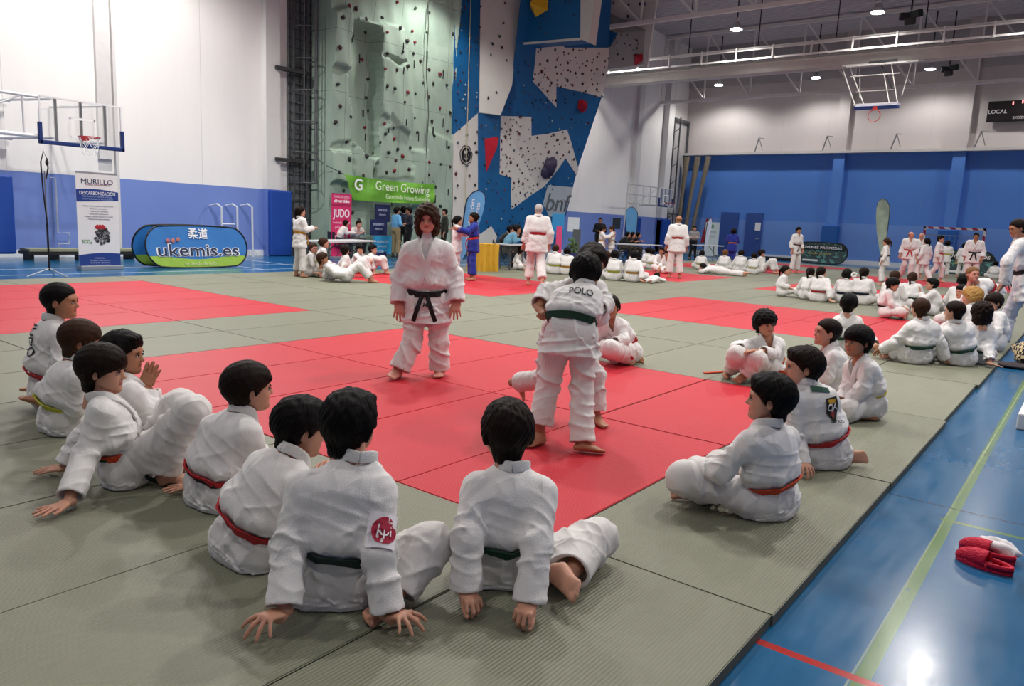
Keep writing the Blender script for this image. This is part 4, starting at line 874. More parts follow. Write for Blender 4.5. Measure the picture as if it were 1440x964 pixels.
def smin(a, b, k):
    h = np.maximum(k-np.abs(a-b), 0)/k; return np.minimum(a, b)-h*h*k*.25
def smax(a, b, k): return -smin(-a, -b, k)
# --- materials for people
def skinm(name, c, blush):
    x = N(name); a = x.mix(x.noise(14, 3), lin(c), lin(blush)); x.col(a); x.b.inputs['Subsurface Weight'].default_value = .12; x.b.inputs['Subsurface Radius'].default_value = (.012, .005, .003); x.b.inputs['Subsurface Scale'].default_value = .5
    x.bump(x.noise(90, 2), .08, .002); return x.set(.5, 0, .4)
SK = {'fair': skinm('fair_skin', 'c99a80', 'b9806a'), 'tan': skinm('tan_skin', 'b27f60', '9c664c'), 'warm': skinm('warm_skin', 'bd8a6c', 'a87058'), 'red': skinm('rosy_skin', 'cf9a84', 'bd7868')}
LIP = {k: M(c, .5) for k, c in (('fair', 'a85f56'), ('tan', '8f5044'), ('warm', '9b574b'), ('red', 'b0605a'))}
EYEW = M('b5aaa2', .25, 0, .02); IRIS = M('1d1410', .15, 0, 0)
def hairm(name, c1, c2, rough=.42):
    x = N(name); w = x.noise(70, 3, .7, stretch=(1, 1, .12)); x.col(x.mix(w, lin(c1), lin(c2))); x.bump(x.noise(160, 3, .6, stretch=(1, 1, .1)), .6, .003); return x.set(.5, 0, .1)
HR = {'black': hairm('black_hair', '060506', '120e0d'), 'dark': hairm('dark_brown_hair', '0e0806', '21140e'), 'brown': hairm('brown_hair', '24150f', '432a1c'), 'light': hairm('light_brown_hair', '5a4028', '8f6a44'), 'blond': hairm('golden_hair', '8a5f30', 'c29a5c'), 'grey': hairm('grey_hair', '8f8a86', 'c4c0bc'), 'auburn': hairm('auburn_hair', '4a2f22', '84593c')}
def clothm(name, c, c2, weave=420, rough=.85, b=.35):
    x = N(name); v = x.n('ShaderNodeTexVoronoi'); v.inputs['Scale'].default_value = weave; x.l(x.coord(), v.inputs['Vector'])
    x.col(x.mix(x.noise(5, 4, .6), lin(c), lin(c2))); h = x.math('ADD', x.math('MULTIPLY', v.outputs['Distance'], .9), x.math('MULTIPLY', x.noise(24, 4, .6), .8)); x.bump(h, b, .006)
    b1 = [n_ for n_ in x.t.nodes if n_.type == 'BUMP'][0]; cr_ = None
    for sc_, st_ in ((3.2, (1.2, 1, .5)), (7, (1.3, .6, .6))):
        n1 = x.noise(sc_, 2, .45, stretch=st_); r1 = x.math('POWER', x.math('SUBTRACT', 1, x.math('ABSOLUTE', x.math('SUBTRACT', x.math('MULTIPLY', n1, 2), 1))), 7); cr_ = r1 if cr_ is None else x.math('ADD', cr_, x.math('MULTIPLY', r1, .5))
    b2 = x.n('ShaderNodeBump'); b2.inputs['Strength'].default_value = .42; b2.inputs['Distance'].default_value = .022; x.l(cr_, b2.inputs['Height']); x.l(b2.outputs[0], b1.inputs['Normal'])
    x.b.inputs['Sheen Weight'].default_value = .15; return x.set(rough, 0, .2)
GI = clothm('judogi_jacket_cotton', 'd8d6d5', 'e6e4e2', 230, .85, .2); GP = clothm('judogi_trouser_cotton', 'd6d3d1', 'e2dfdc', 500, .85, .3); GB = clothm('blue_judogi_cotton', '202e86', '2b3c9c'); GL2 = clothm('judogi_collar_cotton', 'dad8d6', 'e6e4e2', 300, .85, .5)
CL = {}
def cloth(c):
    if c == 'gi': return GI
    if c == 'gp': return GP
    if c == 'gb': return GB
    if c not in CL: CL[c] = clothm('cloth_'+c, c, c, 500, .8, .2)
    return CL[c]
BELT = {'red': 'b3202a', 'orange': 'c8431c', 'green': '12402f', 'yellow': 'c9b52e', 'black': '121214', 'navy': '16233f', 'brown': '4a2a22', 'lime': 'b9bb3c', 'gold': 'c58a1e', 'none': None}
def beltm(c): return M(BELT[c], .75, 0, .08, 30, .3, 200)
# --- head template (unit = head height, x right, y forward, z up, origin = centre of head)
def head_sdf(P, look='child'):
    X, Y, Z = P[:, 0], P[:, 1], P[:, 2]; ax = np.abs(X); Q = np.stack([ax, Y, Z], 1)
    d = ell(P, (0, -.04, .13), (.335, .425, .37)); ch = 1 if look == 'child' else 0
    d = smin(d, ell(P, (0, .13, -.17), (.245-.01*(1-ch), .25, .30)), .16)
    d = smin(d, ell(Q, (.15, .15, -.13), (.12, .17, .2)), .12)                      # cheeks
    d = smin(d, ell(P, (0, .30, -.36), (.10, .10, .09)), .1)                         # chin
    d = smin(d, ell(P, (0, .30, .12), (.24, .09, .07)), .08)                         # brow
    d = smax(d, -ell(Q, (.135, .43, .0), (.085, .07, .05)), .07)                     # eye sockets
    d = smin(d, cone(P, (0, .36, .03), (0, .435, -.10), .028, .045), .05)            # nose
    d = smin(d, ell(Q, (.035, .40, -.11), (.035, .04, .028)), .03)
    d = smin(d, ell(P, (0, .355, -.215), (.085, .04, .022)), .03); d = smin(d, ell(P, (0, .35, -.25), (.075, .04, .024)), .025)
    ear = ell(Q, (.345, -.03, -.03), (.035, .075, .115)); ear = smax(ear, -ell(Q, (.385, -.02, -.03), (.03, .04, .07)), .03); d = smin(d, ear, .03)
    nk = cone(P, (0, -.10, -.15), (0, -.17, -.78), .185 if ch else .22, .20 if ch else .24); return smin(d, nk, .1)
def head_mesh(look, h):
    V, F = nets(lambda P: head_sdf(P, look), (-.5, -.6, -.85), (.5, .62, .58), h); c = V[F].mean(1); mi = np.zeros(len(F), int)
    mi[(np.abs(c[:, 0]) < .085) & (c[:, 2] < -.19) & (c[:, 2] > -.275) & (c[:, 1] > .33)] = 1
    Vs, Fs, Ms = [V], [F], [mi]; n = len(V)
    def addball(c_, r_, m, k=10):
        nonlocal n
        b = MB(); b.ball(c_, r_, k); quads = [f if len(f) == 4 else (f[0], f[1], f[2], f[2]) for f in b.f]
        Vs.append(np.array(b.v)); Fs.append(np.array(quads)+n); Ms.append(np.full(len(quads), m)); n += len(b.v)
    for s in (-1, 1):
        addball((s*.135, .350, .0), (.055, .042, .027), 2); addball((s*.132, .380, .0), (.027, .016, .027), 3, 8)
        addball((s*.14, .385, .085), (.075, .022, .014), 4, 8); addball((s*.137, .382, .034), (.07, .028, .010), 4, 8)
    return np.concatenate(Vs), np.concatenate(Fs), np.concatenate(Ms)
# --- hand templates (unit = hand length; origin wrist, +y fingers, +x thumb side, +z back of hand)
FING = [(.20, .50, .40, .055), (.075, .54, .46, .058), (-.05, .52, .43, .055), (-.165, .47, .34, .048)]
def hand_sdf(P, pose):
    spread, curl, lift, thumb = pose
    d = cone(P, (0, -.12, 0), (0, .12, 0), .12, .13, lat=(1, 0, 0), flat=.8); d = smin(d, cone(P, (.02, .12, lift*.2), (.02, .42, lift*.5), .085, .075, lat=(1, 0, 0), flat=.36), .08)
    base_z = lift*.5
    for x, y, L, r in FING:
        a = (x+.0)*spread*2.2; p = np.array([x, y-.06, base_z]); dr = np.array([math.sin(a), math.cos(a), 0]); ang = -lift*.35
        for k, (f, cu) in enumerate(((.45, curl[0]), (.31, curl[1]), (.24, curl[2]))):
            ang -= cu; q = p+L*f*np.array([dr[0]*math.cos(ang), dr[1]*math.cos(ang), math.sin(ang)]); s_ = cone(P, p, q, r*(1-.1*k), r*(1-.1*(k+1)))
            d = smin(d, s_, .035 if k == 0 else .012); p = q
    p = np.array([.12, .1, base_z*.3]); ta, tz = thumb
    for k, (L, r) in enumerate(((.24, .075), (.17, .062), (.14, .055))):
        q = p+L*np.array([math.sin(ta), math.cos(ta), tz]); d = smin(d, cone(P, p, q, r, r*.88), .04 if k == 0 else .012); p = q; ta -= .22
    return d
HPOSE = {'flat': (1.0, (.02, .06, .04), .0, (.85, -.05)), 'splay': (1.75, (.05, .35, .1), .55, (1.15, -.35)), 'relax': (.55, (.35, .45, .35), .0, (.55, -.25)), 'fist': (.2, (1.25, 1.5, .9), .0, (.35, -.35)), 'grip': (.3, (.8, 1.0, .6), .0, (.4, -.4)), 'point': (.4, (.1, .15, .1), 0, (.3, -.1))}
# --- foot template (unit = foot length; origin = ankle, +y toes, z up, +x = big-toe side); sole at z=-.30
def foot_sdf(P):
    d = cone(P, (0, -.02, .14), (0, -.03, -.08), .155, .15); d = smin(d, ell(P, (0, -.13, -.20), (.125, .14, .10)), .08)
    d = smin(d, cone(P, (0, .0, -.10), (.02, .42, -.22), .13, .085, lat=(1, 0, 0), flat=.75), .12)
    d = smin(d, cone(P, (.0, -.05, -.21), (.02, .45, -.235), .085, .065, lat=(1, 0, 0), flat=.42), .08)
    for x, y, r in ((.135, .60, .068), (.045, .615, .048), (-.025, .585, .044), (-.088, .55, .042), (-.145, .50, .04)):
        d = smin(d, cone(P, (x*.8, y-.2, -.235), (x, y, -.25), r*.9, r), .02)
    return smax(d, -.30-P[:, 2], .02)
_T = {}
def tmpl(kind, key, h):
    k = (kind, key, h)
    if k not in _T:
        if kind == 'head': _T[k] = head_mesh(key, h)
        elif kind == 'hand': V, F = nets(lambda P: hand_sdf(P, HPOSE[key]), (-.55, -.25, -.7), (.75, 1.15, .45), h); _T[k] = (V, F, np.zeros(len(F), int))
        elif kind == 'foot': V, F = nets(foot_sdf, (-.3, -.4, -.35), (.3, .75, .35), h); _T[k] = (V, F, np.zeros(len(F), int))
    return _T[k]
# --- hair templates, same frame as the head
def hair_sdf(P, st):
    X, Y, Z = P[:, 0], P[:, 1], P[:, 2]; ax = np.abs(X); Q = np.stack([ax, Y, Z], 1); th = np.arctan2(X, Y); el = np.arctan2(Z-.1, np.hypot(X, Y))
    hs = head_sdf(P)
    def shell(g, front, side, back, strands=56, amp=.012, gmin=.22, ramp=.26):
        c = np.cos(th); line = np.where(c > .0, side+(front-side)*np.clip(c*1.35-.25, 0, 1)**.8, side+(back-side)*np.clip(-c*1.9, 0, 1)); u = Z-line
        base = smin(ell(P, (0, -.045, .135), (.335, .425, .37)), smax(hs, Y-.12, .02), .02); ge = g*(gmin+(1-gmin)*np.clip(u/ramp, 0, 1)**.7)
        st_ = np.abs(np.sin(th*strands/2+3*np.sin(el*3)+1.3*np.sin(th*5))) if strands else 0
        d = base-ge-amp*st_*np.clip(u/.1, 0, 1)-.006*np.sin(X*31+Y*17)*np.sin(Z*29+Y*13); return smax(d, -u+.012*np.sin(th*23), .02)
    def earcut(d, x_=.40): return smax(d, -ell(Q, (x_, .0, -.05), (.10, .085, .14)), .03)
    def cap(g, gy=0.0, strands=60, amp=.008): return ell(P, (0, -.045+gy, .135), (.335+g, .425+g, .37+g))
    def fl(front, side, back): c = np.cos(th); return np.where(c > .0, side+(front-side)*np.clip(c*1.35-.25, 0, 1)**.8, side+(back-side)*np.clip(-c*1.5, 0, 1))-Z
    if st == 'short': d = shell(.08, .20, -.09, -.46, 38, .02)-.012*np.sin(X*17+2*np.sin(Y*13))*np.sin(Y*15+Z*9); d = smin(d, ell(P, (.05, .24, .42), (.24, .16, .1))-.008*np.sin(X*60), .07); return earcut(d)
    if st == 'crop': return earcut(shell(.045, .24, -.08, -.44, 70, .006, .35), .38)
    if st == 'bowl': d = shell(.10, .08, -.10, -.46, 64, .016, .45); d = smin(d, ell(P, (0, .27, .20), (.25, .14, .12))-.01*np.sin(X*50), .05); return earcut(d, .44)
    if st == 'fringe': d = shell(.085, .13, -.09, -.44, 52, .014, .3); d = smin(d, cone(P, (-.18, .31, .30), (.20, .35, .23), .08, .065)-.01*np.sin(X*45), .06); return earcut(d, .42)
    if st == 'curly':
        w = .035*np.sin(X*24+2*np.sin(Z*9))*np.sin(Y*23+1)*np.sin(Z*25+2*np.sin(X*7)); return shell(.13, .10, -.12, -.42, 0, 0, .5)+w
    if st == 'curlylong':
        w = .05*np.sin(X*19+2*np.sin(Z*7))*np.sin(Y*18+1)*np.sin(Z*16+2*np.sin(X*6)); d = cap(.12, strands=0, amp=0); d = smin(d, ell(Q, (.27, -.08, -.25), (.20, .28, .38)), .14); d = smin(d, ell(P, (0, -.26, -.20), (.33, .2, .42)), .12); d = d+w
        cut = ell(P, (0, .50, -.17), (.235, .42, .40)); d = smax(d, -cut, .04); return smax(d, -.62-Z, .05)
    if st in ('pony', 'long', 'bun'):
        d = shell(.05, .19, -.05, -.44, 60, .008)
        if st == 'pony': d = smin(d, cone(P, (0, -.46, .12), (0, -.58, -.02), .085, .10), .05); d = smin(d, cone(P, (0, -.58, .0), (.03, -.50, -.62), .105, .05)-.01*np.sin(th*30), .05)
        elif st == 'bun': d = smin(d, ell(P, (0, -.46, .12), (.14, .12, .14)), .04)
        else: d = smin(d, cone(P, (-.1, -.34, .0), (-.12, -.33, -.95), .17, .10, lat=(1, 0, 0), flat=.7)-.012*np.sin(X*50), .08); d = smin(d, cone(P, (.16, -.22, .0), (.24, -.05, -.8), .12, .07), .06); d = smin(d, cone(P, (-.2, -.2, .0), (-.25, -.05, -.8), .12, .07), .06)
        return smax(d, -ell(P, (0, .50, -.12), (.25, .3, .36)), .03) if st == 'long' else d
    if st == 'bald': return earcut(smax(shell(.02, .5, .0, -.36, 90, .003), Z-.16, .02), .38)
    return cap(.03)
_H = {}
def hair_me(st, colr, h):
    k = (st, colr, h)
    if k not in _H:
        kk = (st, h)
        if kk not in _H: _H[kk] = nets(lambda P: hair_sdf(P, st), (-.7, -.85, -1.1), (.7, .65, .7), h)
        V, F = _H[kk]; _H[k] = npme('hair', V, F, [HR[colr]])
    return _H[k]
def fr(o, y, z, s=1, mirror=False):      # frame matrix from forward(y) and approx up(z)
    y = nrm(y); x = np.cross(y, z); x = nrm(x) if np.linalg.norm(x) > 1e-4 else nrm(np.cross(y, (0.1, .3, 1))); z = np.cross(x, y)
    m = np.eye(4); m[:3, 0] = x*s*(-1 if mirror else 1); m[:3, 1] = y*s; m[:3, 2] = z*s; m[:3, 3] = o; return m
def tubeVF(a, b, r1, r2, n=12):
    bb = MB(); a, b = Vector(a), Vector(b); d = b-a; pts = [a+d*t for t in (0, .12, .35, .6, .85, 1)]; rr = [r1, r1*1.08, r1*1.02, (r1+r2)/2, r2*1.04, r2]; 
    dd = d.normalized(); u = Vector((0, 0, 1)) if abs(dd.z) < .9 else Vector((1, 0, 0)); x = dd.cross(u).normalized(); y = x.cross(dd).normalized()
    V = np.array([list(p+(x*math.cos(2*PI*j/n)+y*math.sin(2*PI*j/n))*q) for p, q in zip(pts, rr) for j in range(n)])
    F = np.array([(i*n+j, i*n+(j+1) % n, (i+1)*n+(j+1) % n, (i+1)*n+j) for i in range(len(pts)-1) for j in range(n)]); return V, F
V3 = lambda *a: np.array(a if len(a) > 1 else a[0], float)
def unitx(v): return nrm(v)
NFIG = [0]
def figure(J, label, skin='fair', hair='short', hc='dark', belt='red', sc=1.0, wid=1.0, jac='gi', pan='gp', group=None, gi=True, seated=True, shoes=None, look=None, hup=None, hH=None, adult=False, tee=None, decals=(), patch=None, deckc=None, tails=True, beard=False, hem=.86, cuff=.80, skirt=None, headw=1.0, foldA=1.0, sleeve2=None):
    NFIG[0] += 1; seed = NFIG[0]*1.7; J = {k: V3(v) for k, v in J.items()}
    pel, nek, hd = J['pel'], J['nek'], J['hd']; shL, shR = J['shL'], J['shR']; right = nrm(shR-shL); mid = J.get('mid', (pel+nek)/2); D = max(2.5, (Vector(pel)-CAM).dot(FH))
    up = nrm(nek-mid); fwd = nrm(np.cross(up, right)); plat = nrm(J['plat']) if 'plat' in J else right; hip = .075*sc*(1.1 if adult else 1); hL, hR = pel-plat*hip, pel+plat*hip
    h = min(.03, max(.0065, .00155*D)); s = sc*wid; base = V3(pel[0], pel[1], 0); che = nek-up*.10*sc
    look = nrm(look) if look is not None else fwd; hH = hH or (.232*sc**.5 if not adult else .235); hup = hup if hup is not None else nrm(up*.5+V3(0, 0, 1))
    near = D < 9
    wst = pel+(mid-pel)*.62; wax = nrm(mid-pel)
    if np.linalg.norm(mid-pel) < .02: wax = up
    wa = nrm(wax*.7+up*.3)
    wfwd = nrm(np.cross(wa, plat)); wr_ = nrm(np.cross(wfwd, wa))
    ks = foldA*(1 if D < 12 else .7)
    rs = np.random.RandomState(NFIG[0]*7+1)
    def ringf(A, lam, ph, w0=.5, wid_=.35, base_=.25):
        k1, k2, k3 = [A3(nrm(rs.randn(3))) for _ in range(3)]; sl = rs.uniform(.9, 2.0)*rs.choice([-1, 1])
        def f(t, v, L):
            vn = v/np.maximum(np.linalg.norm(v, axis=1, keepdims=True), 1e-5); a1, a2, a3 = vn@k1, vn@k2, vn@k3
            w_ = base_+np.exp(-((t-w0)/wid_)**2); z = PI*t*L/lam+ph+sl*a1+.6*np.sin(3*a3+2*t); win = np.clip(.45+.75*a2+.5*np.sin(t*L/lam*1.9+ph*3), 0, 1)
            z2 = PI*t*L/(lam*.62)-sl*a3*1.5+ph*2; win2 = np.clip(.2-.8*a2+.5*np.cos(t*5+ph), 0, 1)
            return ks*A*w_*(((1-np.abs(np.sin(z)))**2*1.9-.5)*win+((1-np.abs(np.sin(z2)))**2*1.3-.35)*win2+.2*np.sin(1.7*t*L/.11+2.5*a2+ph))
        return f
    def longf(A, n, ph):
        def f(t, v, L):
            a = np.arctan2(v@A3(right), v@A3(fwd)); z = n*a*.5+ph+2.2*t+.7*np.sin(2*a+4*t); z2 = 1.5*a-7*t+ph*2
            return ks*A*(((1-np.abs(np.sin(z)))**2*1.7-.45)*(.35+.65*(1-t))+((1-np.abs(np.sin(z2)))**2*1.3-.3)*.8+.3*np.sin(2*a+ph))
        return f
    def wr(P): return .0016*ks*np.sin(P[:, 0]*61+3*np.sin(P[:, 2]*23+seed)+P[:, 1]*22)*np.sin(P[:, 2]*47+2.5*np.sin(P[:, 1]*31))
    tr = .089*s; fl_ = .70
    def torso(P, fold=True):
        d = cone(P, pel, mid, tr*1.08, tr*1.02, right*.5+plat*.5 if np.dot(right, plat) > .2 else plat, fl_, longf(.012, 6, seed) if fold else None)
        d = smin(d, cone(P, mid, che, tr*1.02, tr*1.0, right, fl_*.97, longf(.011, 5, seed+1) if fold else None), .06*s)
        d = smin(d, cone(P, che, nek-up*.015*sc, tr*.98, .055*sc, right, .70), .07*s)
        k = .048*s; d = smin(d, cone(P, shL+right*.012, shR-right*.012, k, k), .06*s)
        if gi or True:
            pr_ = (P-A3(wst))@A3(wa); near_ = np.exp(-(pr_/(.035*sc))**2); d = d+(.014*s if belt != 'none' else .0)*near_-.010*s*np.exp(-((pr_-.075*sc)/(.045*sc))**2)
        return d
    def arm(P, a, e, w, ph, carve=True):
        c = e+(w-e)*cuff; s1 = .050*s; s2 = (.056 if gi else .043)*s
        d = cone(P, a, e, s1*1.08, s2*.98, None, 1, ringf(.0095*sc, .095*sc, ph, .9, .4, .35))
        d2 = cone(P, e, c, s2*.98, s2*(1.10 if gi else .85), None, 1, ringf(.008*sc, .085*sc, ph+2, .1, .45, .3), hi=1.0)
        d = smin(d, d2, .03*sc)
        dr = nrm(c-e)
        if carve and D < 12: d = smax(d, -cone(P, c-dr*.05*sc, c+dr*.08, s2*.80, s2*.92), .008)
        return d
    floorz = J.get('floor', V3(.004, 0, 0))[0]
    def jacket(P):
        d = torso(P)
        dl = arm(P, shL, J['elL'], J['wrL'], seed); dr_ = arm(P, shR, J['elR'], J['wrR'], seed+3); d = smin(d, np.minimum(dl, dr_), .035*s)
        if gi:
            if seated:
                sk = cone(P, pel+wax*.02, pel-wax*.02, .108*s, .120*s, plat, .74, longf(.012, 7, seed))
                for hp, kn in ((hL, J['knL']), (hR, J['knR'])): sk = smin(sk, cone(P, hp, hp+(kn-hp)*(skirt or .34), .100*s, .090*s, None, 1, ringf(.005, .09, seed, .6)), .06*s)
                d = smin(d, sk, .03*s)
            else:
                L = (skirt or .19)*sc; dn = nrm(-wax*.6+nrm((J['knL']+J['knR'])/2-pel)*.7); e = pel+dn*L
                sk = cone(P, pel+wax*.03, e, .112*s, .138*s, plat, .74, longf(.014, 6, seed), hi=1.0)
                if D < 12: sk = smax(sk, -cone(P, e-dn*.10*sc, e+dn*.05, .104*s, .126*s, plat, .74), .01)
                d = smin(d, sk, .025*s)
            vo = nek+fwd*.085*s-up*.055*sc; R = np.stack([right, fwd, up]); d = smax(d, -ell(P, vo, (.038*sc, .10*sc, .085*sc), R), .015)
            d = smax(d, -cone(P, nek-up*.03*sc, nek+up*.2, .048*sc, .075*sc), .015)
        d = d+wr(P)
        if seated or floorz > 0: d = np.maximum(d, floorz-P[:, 2])
        return d
    lo = np.minimum.reduce([pel, nek, shL, shR, J['elL'], J['elR'], J['wrL'], J['wrR'], (hL+J['knL'])/2, (hR+J['knR'])/2])-.24*s; hi = np.maximum.reduce([pel, nek, shL, shR, J['elL'], J['elR'], J['wrL'], J['wrR'], (hL+J['knL'])/2, (hR+J['knR'])/2])+.24*s
    if seated: lo[2] = -.02
    V, F = nets(jacket, lo, hi, h); bodyparts = []
    def leg(P, hp, kn, an, ph):
        c = kn+(an-kn)*hem; a1 = .083*s; a2 = (.071 if gi else .062)*s; a3 = (.076 if gi else .052)*s
        d = cone(P, hp, kn, a1, a2*.95, None, 1, ringf(.009*sc, .13*sc, ph, .7, .5, .3)); d2 = cone(P, kn, c, a2*.95, a3, None, 1, ringf(.0085*sc, .11*sc, ph+2, .15, .45, .4), hi=1.0); d = smin(d, d2, (.03 if np.dot(nrm(kn-hp), nrm(an-kn)) > 0 else .10)*sc)
        dr = nrm(c-kn)
        if D < 12 and gi: d = smax(d, -cone(P, c-dr*.045*sc, c+dr*.1, a3*.80, a3*.9), .008)
        return d
    def pants(P):
        d = ell(P, pel, (.150*s, .115*s, .115*s), np.stack([wr_, wfwd, wa])); d = smin(d, np.minimum(leg(P, hL, J['knL'], J['anL'], seed+5), leg(P, hR, J['knR'], J['anR'], seed+7)), .03*s)
        d = d+wr(P)
        if seated or floorz > 0: d = np.maximum(d, floorz-P[:, 2])
        else: d = np.maximum(d, .012-P[:, 2])
        return d
    q = [pel, J['knL'], J['knR'], J['anL'], J['anR']]; lo = np.minimum.reduce(q)-.2*s; hi = np.maximum.reduce(q)+.2*s; lo[2] = max(lo[2], -.02)
    V2, F2 = nets(pants, lo, hi, h)
    # ---------- body
    hk = .022 if D < 6 else .03 if D < 10 else .05; HV, HF, HM = tmpl('head', 'adult' if adult else 'child', hk); Mh = fr(hd, look, hup, hH); Mh2 = Mh.copy(); Mh2[:3, 0] *= headw
    BV, BF, BM = [HV@Mh2[:3, :3].T+Mh2[:3, 3]], [HF], [HM]; n = len(HV)
    def put(V_, F_, m, flip=False):
        nonlocal n
        BV.append(V_); BF.append((F_[:, ::-1] if flip else F_)+n); BM.append(np.full(len(F_), m) if np.isscalar(m) else m); n += len(V_)
    def sub(fn_, lo_, hi_, h_, m=0): v_, f_ = nets(fn_, lo_, hi_, h_); put(v_, f_, m)
    ch_ = nek-up*.14*sc
    sub(lambda P: smin(cone(P, ch_, nek-up*.03*sc, .078*s, .055*sc, right, .6), cone(P, nek-up*.05*sc, nek*.4+hd*.6, .05*sc, .042*sc), .04), np.minimum(ch_, hd)-.2*s, np.maximum(ch_, hd)+.2*s, max(h, .012), 5 if tee else 0)
    for t_ in (tubeVF(pel, ch_, .06*sc, .07*sc), tubeVF(ch_, shL, .05*sc, .035*sc), tubeVF(ch_, shR, .05*sc, .035*sc), tubeVF(hL, hR, .05*sc, .05*sc), tubeVF(hL, J['knL'], .052*sc, .045*sc), tubeVF(hR, J['knR'], .052*sc, .045*sc)): put(*t_, 0)
    tk = .03 if D < 6 else .04 if D < 10 else .06
    for sd, a, e, w in (('L', shL, J['elL'], J['wrL']), ('R', shR, J['elR'], J['wrR'])):
        for t_ in (tubeVF(a, e, .040*sc, .034*sc), tubeVF(e, w, .034*sc, .023*sc)): put(*t_, 0)
        dv, zv, pose = J.get('hand'+sd, None), J.get('hz'+sd, None), J.get('hp'+sd, None)
        dv = dv if dv is not None else nrm(w-e); zv = zv if zv is not None else nrm(np.cross(right, dv) if abs(dv[2]) > .7 else V3(0, 0, 1)); 
        pose = {0: 'relax', 1: 'flat', 2: 'splay', 3: 'fist', 4: 'grip', 5: 'point'}[int(pose[0]) if pose is not None else 0]
        HVv, HFf, _ = tmpl('hand', pose, tk); m_ = fr(w, dv, zv, (.155*sc if not adult else .185), sd == 'R'); hw_ = HVv@m_[:3, :3].T+m_[:3, 3]; hw_ = hw_-V3(0, 0, min(0, hw_[:, 2].min()-.002)); put(hw_, HFf, 0, sd == 'R')
    SV = []
    for sd, k, a in (('L', J['knL'], J['anL']), ('R', J['knR'], J['anR'])):
        put(*tubeVF(k, a, .050*sc, .032*sc), 0); tv = J.get('toe'+sd, None); shn = nrm(a-k)
        if tv is None: tv = fwd*V3(1, 1, 0); 
        tv = nrm(tv); uz = J.get('fz'+sd, None); uz = uz if uz is not None else nrm(k-a)
        FV, FF, _ = tmpl('foot', 0, tk); m_ = fr(a, tv, uz, (.215*sc if not adult else .25), sd == 'R'); w_ = FV@m_[:3, :3].T+m_[:3, 3]
        zm = w_[:, 2].min()
        if zm < .003 or (not seated and zm < .07 and 'fz'+sd not in J): w_ = w_-V3(0, 0, zm-.003); m_ = m_.copy(); m_[2, 3] -= zm-.003
        if shoes: SV.append((m_, w_, FF, sd == 'R'))
        else: put(w_, FF, 0, sd == 'R')
    BV = np.concatenate(BV)-base; BF = np.concatenate(BF); BM = np.concatenate(BM)
    root = link('person', npme('person', BV, BF, [SK[skin], LIP[skin], EYEW, IRIS, HR[hc], M(tee, .8) if tee else SK[skin]], BM)); root.location = base; tag(root, label, 'person', group)
    def child(nm, V_, F_, mats, mi=None, smooth=True):
        o = link(nm, npme(nm, np.asarray(V_)-base, F_, mats, mi, smooth), root); return o
    if hair:
        ho = link('hair', hair_me(hair, hc, .022 if D < 6 else .032 if D < 10 or (D < 20 and 'curly' in hair) else .045), root); mm = Mh2.copy(); mm[:3, 3] -= base; ho.matrix_local = Matrix(mm.tolist())
    jo = child('judo_jacket' if gi else 'jacket', V, F, [cloth(jac)]); po = child('judo_trousers' if gi else 'trousers', V2, F2, [cloth(pan)])
    for i, (m_, w_, FF, fp) in enumerate(SV):
        c_ = w_.mean(0); child('shoe', c_+(w_-c_)*1.12*V3(1, 1, 1), FF[:, ::-1] if fp else FF, [M(shoes, .6)])
    def march(C, Dv, fn_, mx=.5):
        t = np.zeros(len(C)); 
        for _ in range(26): t = np.clip(t+np.maximum(-fn_((C+Dv*t[:, None]).astype(f32)), .0005)*.9, 0, mx)
        return t
    tf = lambda P: torso(P, True)
    if gi and belt != 'none':
        n_ = 40 if near else 24; bw_ = .021*max(sc, .95); th = np.arange(n_)*2*PI/n_; dirs = np.cos(th)[:, None]*wfwd+np.sin(th)[:, None]*wr_; rows = []
        tilt = .018*sc*np.cos(th)[:, None]*-1
        for k, (a_, o_) in enumerate(((-bw_, .0), (-bw_, .009), (bw_, .009), (bw_, .0))):
            c_ = wst+wa*(a_)+wa*tilt; t_ = march(c_, dirs, tf); rows.append(c_+dirs*(t_+o_+.002)[:, None])
        BV_ = np.stack(rows, 1).reshape(-1, 3); BF_ = np.array([(i*4+j, ((i+1) % n_)*4+j, ((i+1) % n_)*4+(j+1) % 4, i*4+(j+1) % 4) for i in range(n_) for j in range(4)])
        parts = [(BV_, BF_)]; kp = rows[1][0]*.5+rows[2][0]*.5
        bb = MB(); bb.ball((0, 0, 0), 1, 8); kv = np.array(bb.v)*V3(.030, .016, .022)*sc; kf = np.array([f if len(f) == 4 else (f[0], f[1], f[2], f[2]) for f in bb.f])
        parts.append((kp+wfwd*.012*sc+kv[:, :1]*wr_+kv[:, 1:2]*wfwd+kv[:, 2:]*wa, kf))
        if tails:
            for sg in (-1, 1):
                pts = []; p_ = kp+wfwd*.014; 
                for i in range(8):
                    u = i/7; q_ = kp+wfwd*(.016+.05*u*(1 if seated else .3)+ .03*math.sin(u*3))+wr_*sg*(.02+.075*u)-wa*.20*u*sc
                    if seated: q_ = q_+wfwd*.07*u*u; q_[2] = max(q_[2], .10-.0*u) if u < .9 else max(q_[2], .08)
                    pts.append(q_)
                R_ = []
                for i, q_ in enumerate(pts):
                    T_ = nrm(pts[min(i+1, 7)]-pts[max(i-1, 0)]); nn_ = nrm(wfwd-T_*np.dot(wfwd, T_)); sd_ = np.cross(T_, nn_); R_ += [q_-sd_*bw_*.8-nn_*.003, q_+sd_*bw_*.8-nn_*.003, q_+sd_*bw_*.8+nn_*.003, q_-sd_*bw_*.8+nn_*.003]
                fq = [(i*4+j, i*4+(j+1) % 4, (i+1)*4+(j+1) % 4, (i+1)*4+j) for i in range(7) for j in range(4)]+[(28, 29, 30, 31), (3, 2, 1, 0)]; parts.append((np.array(R_), np.array(fq)))
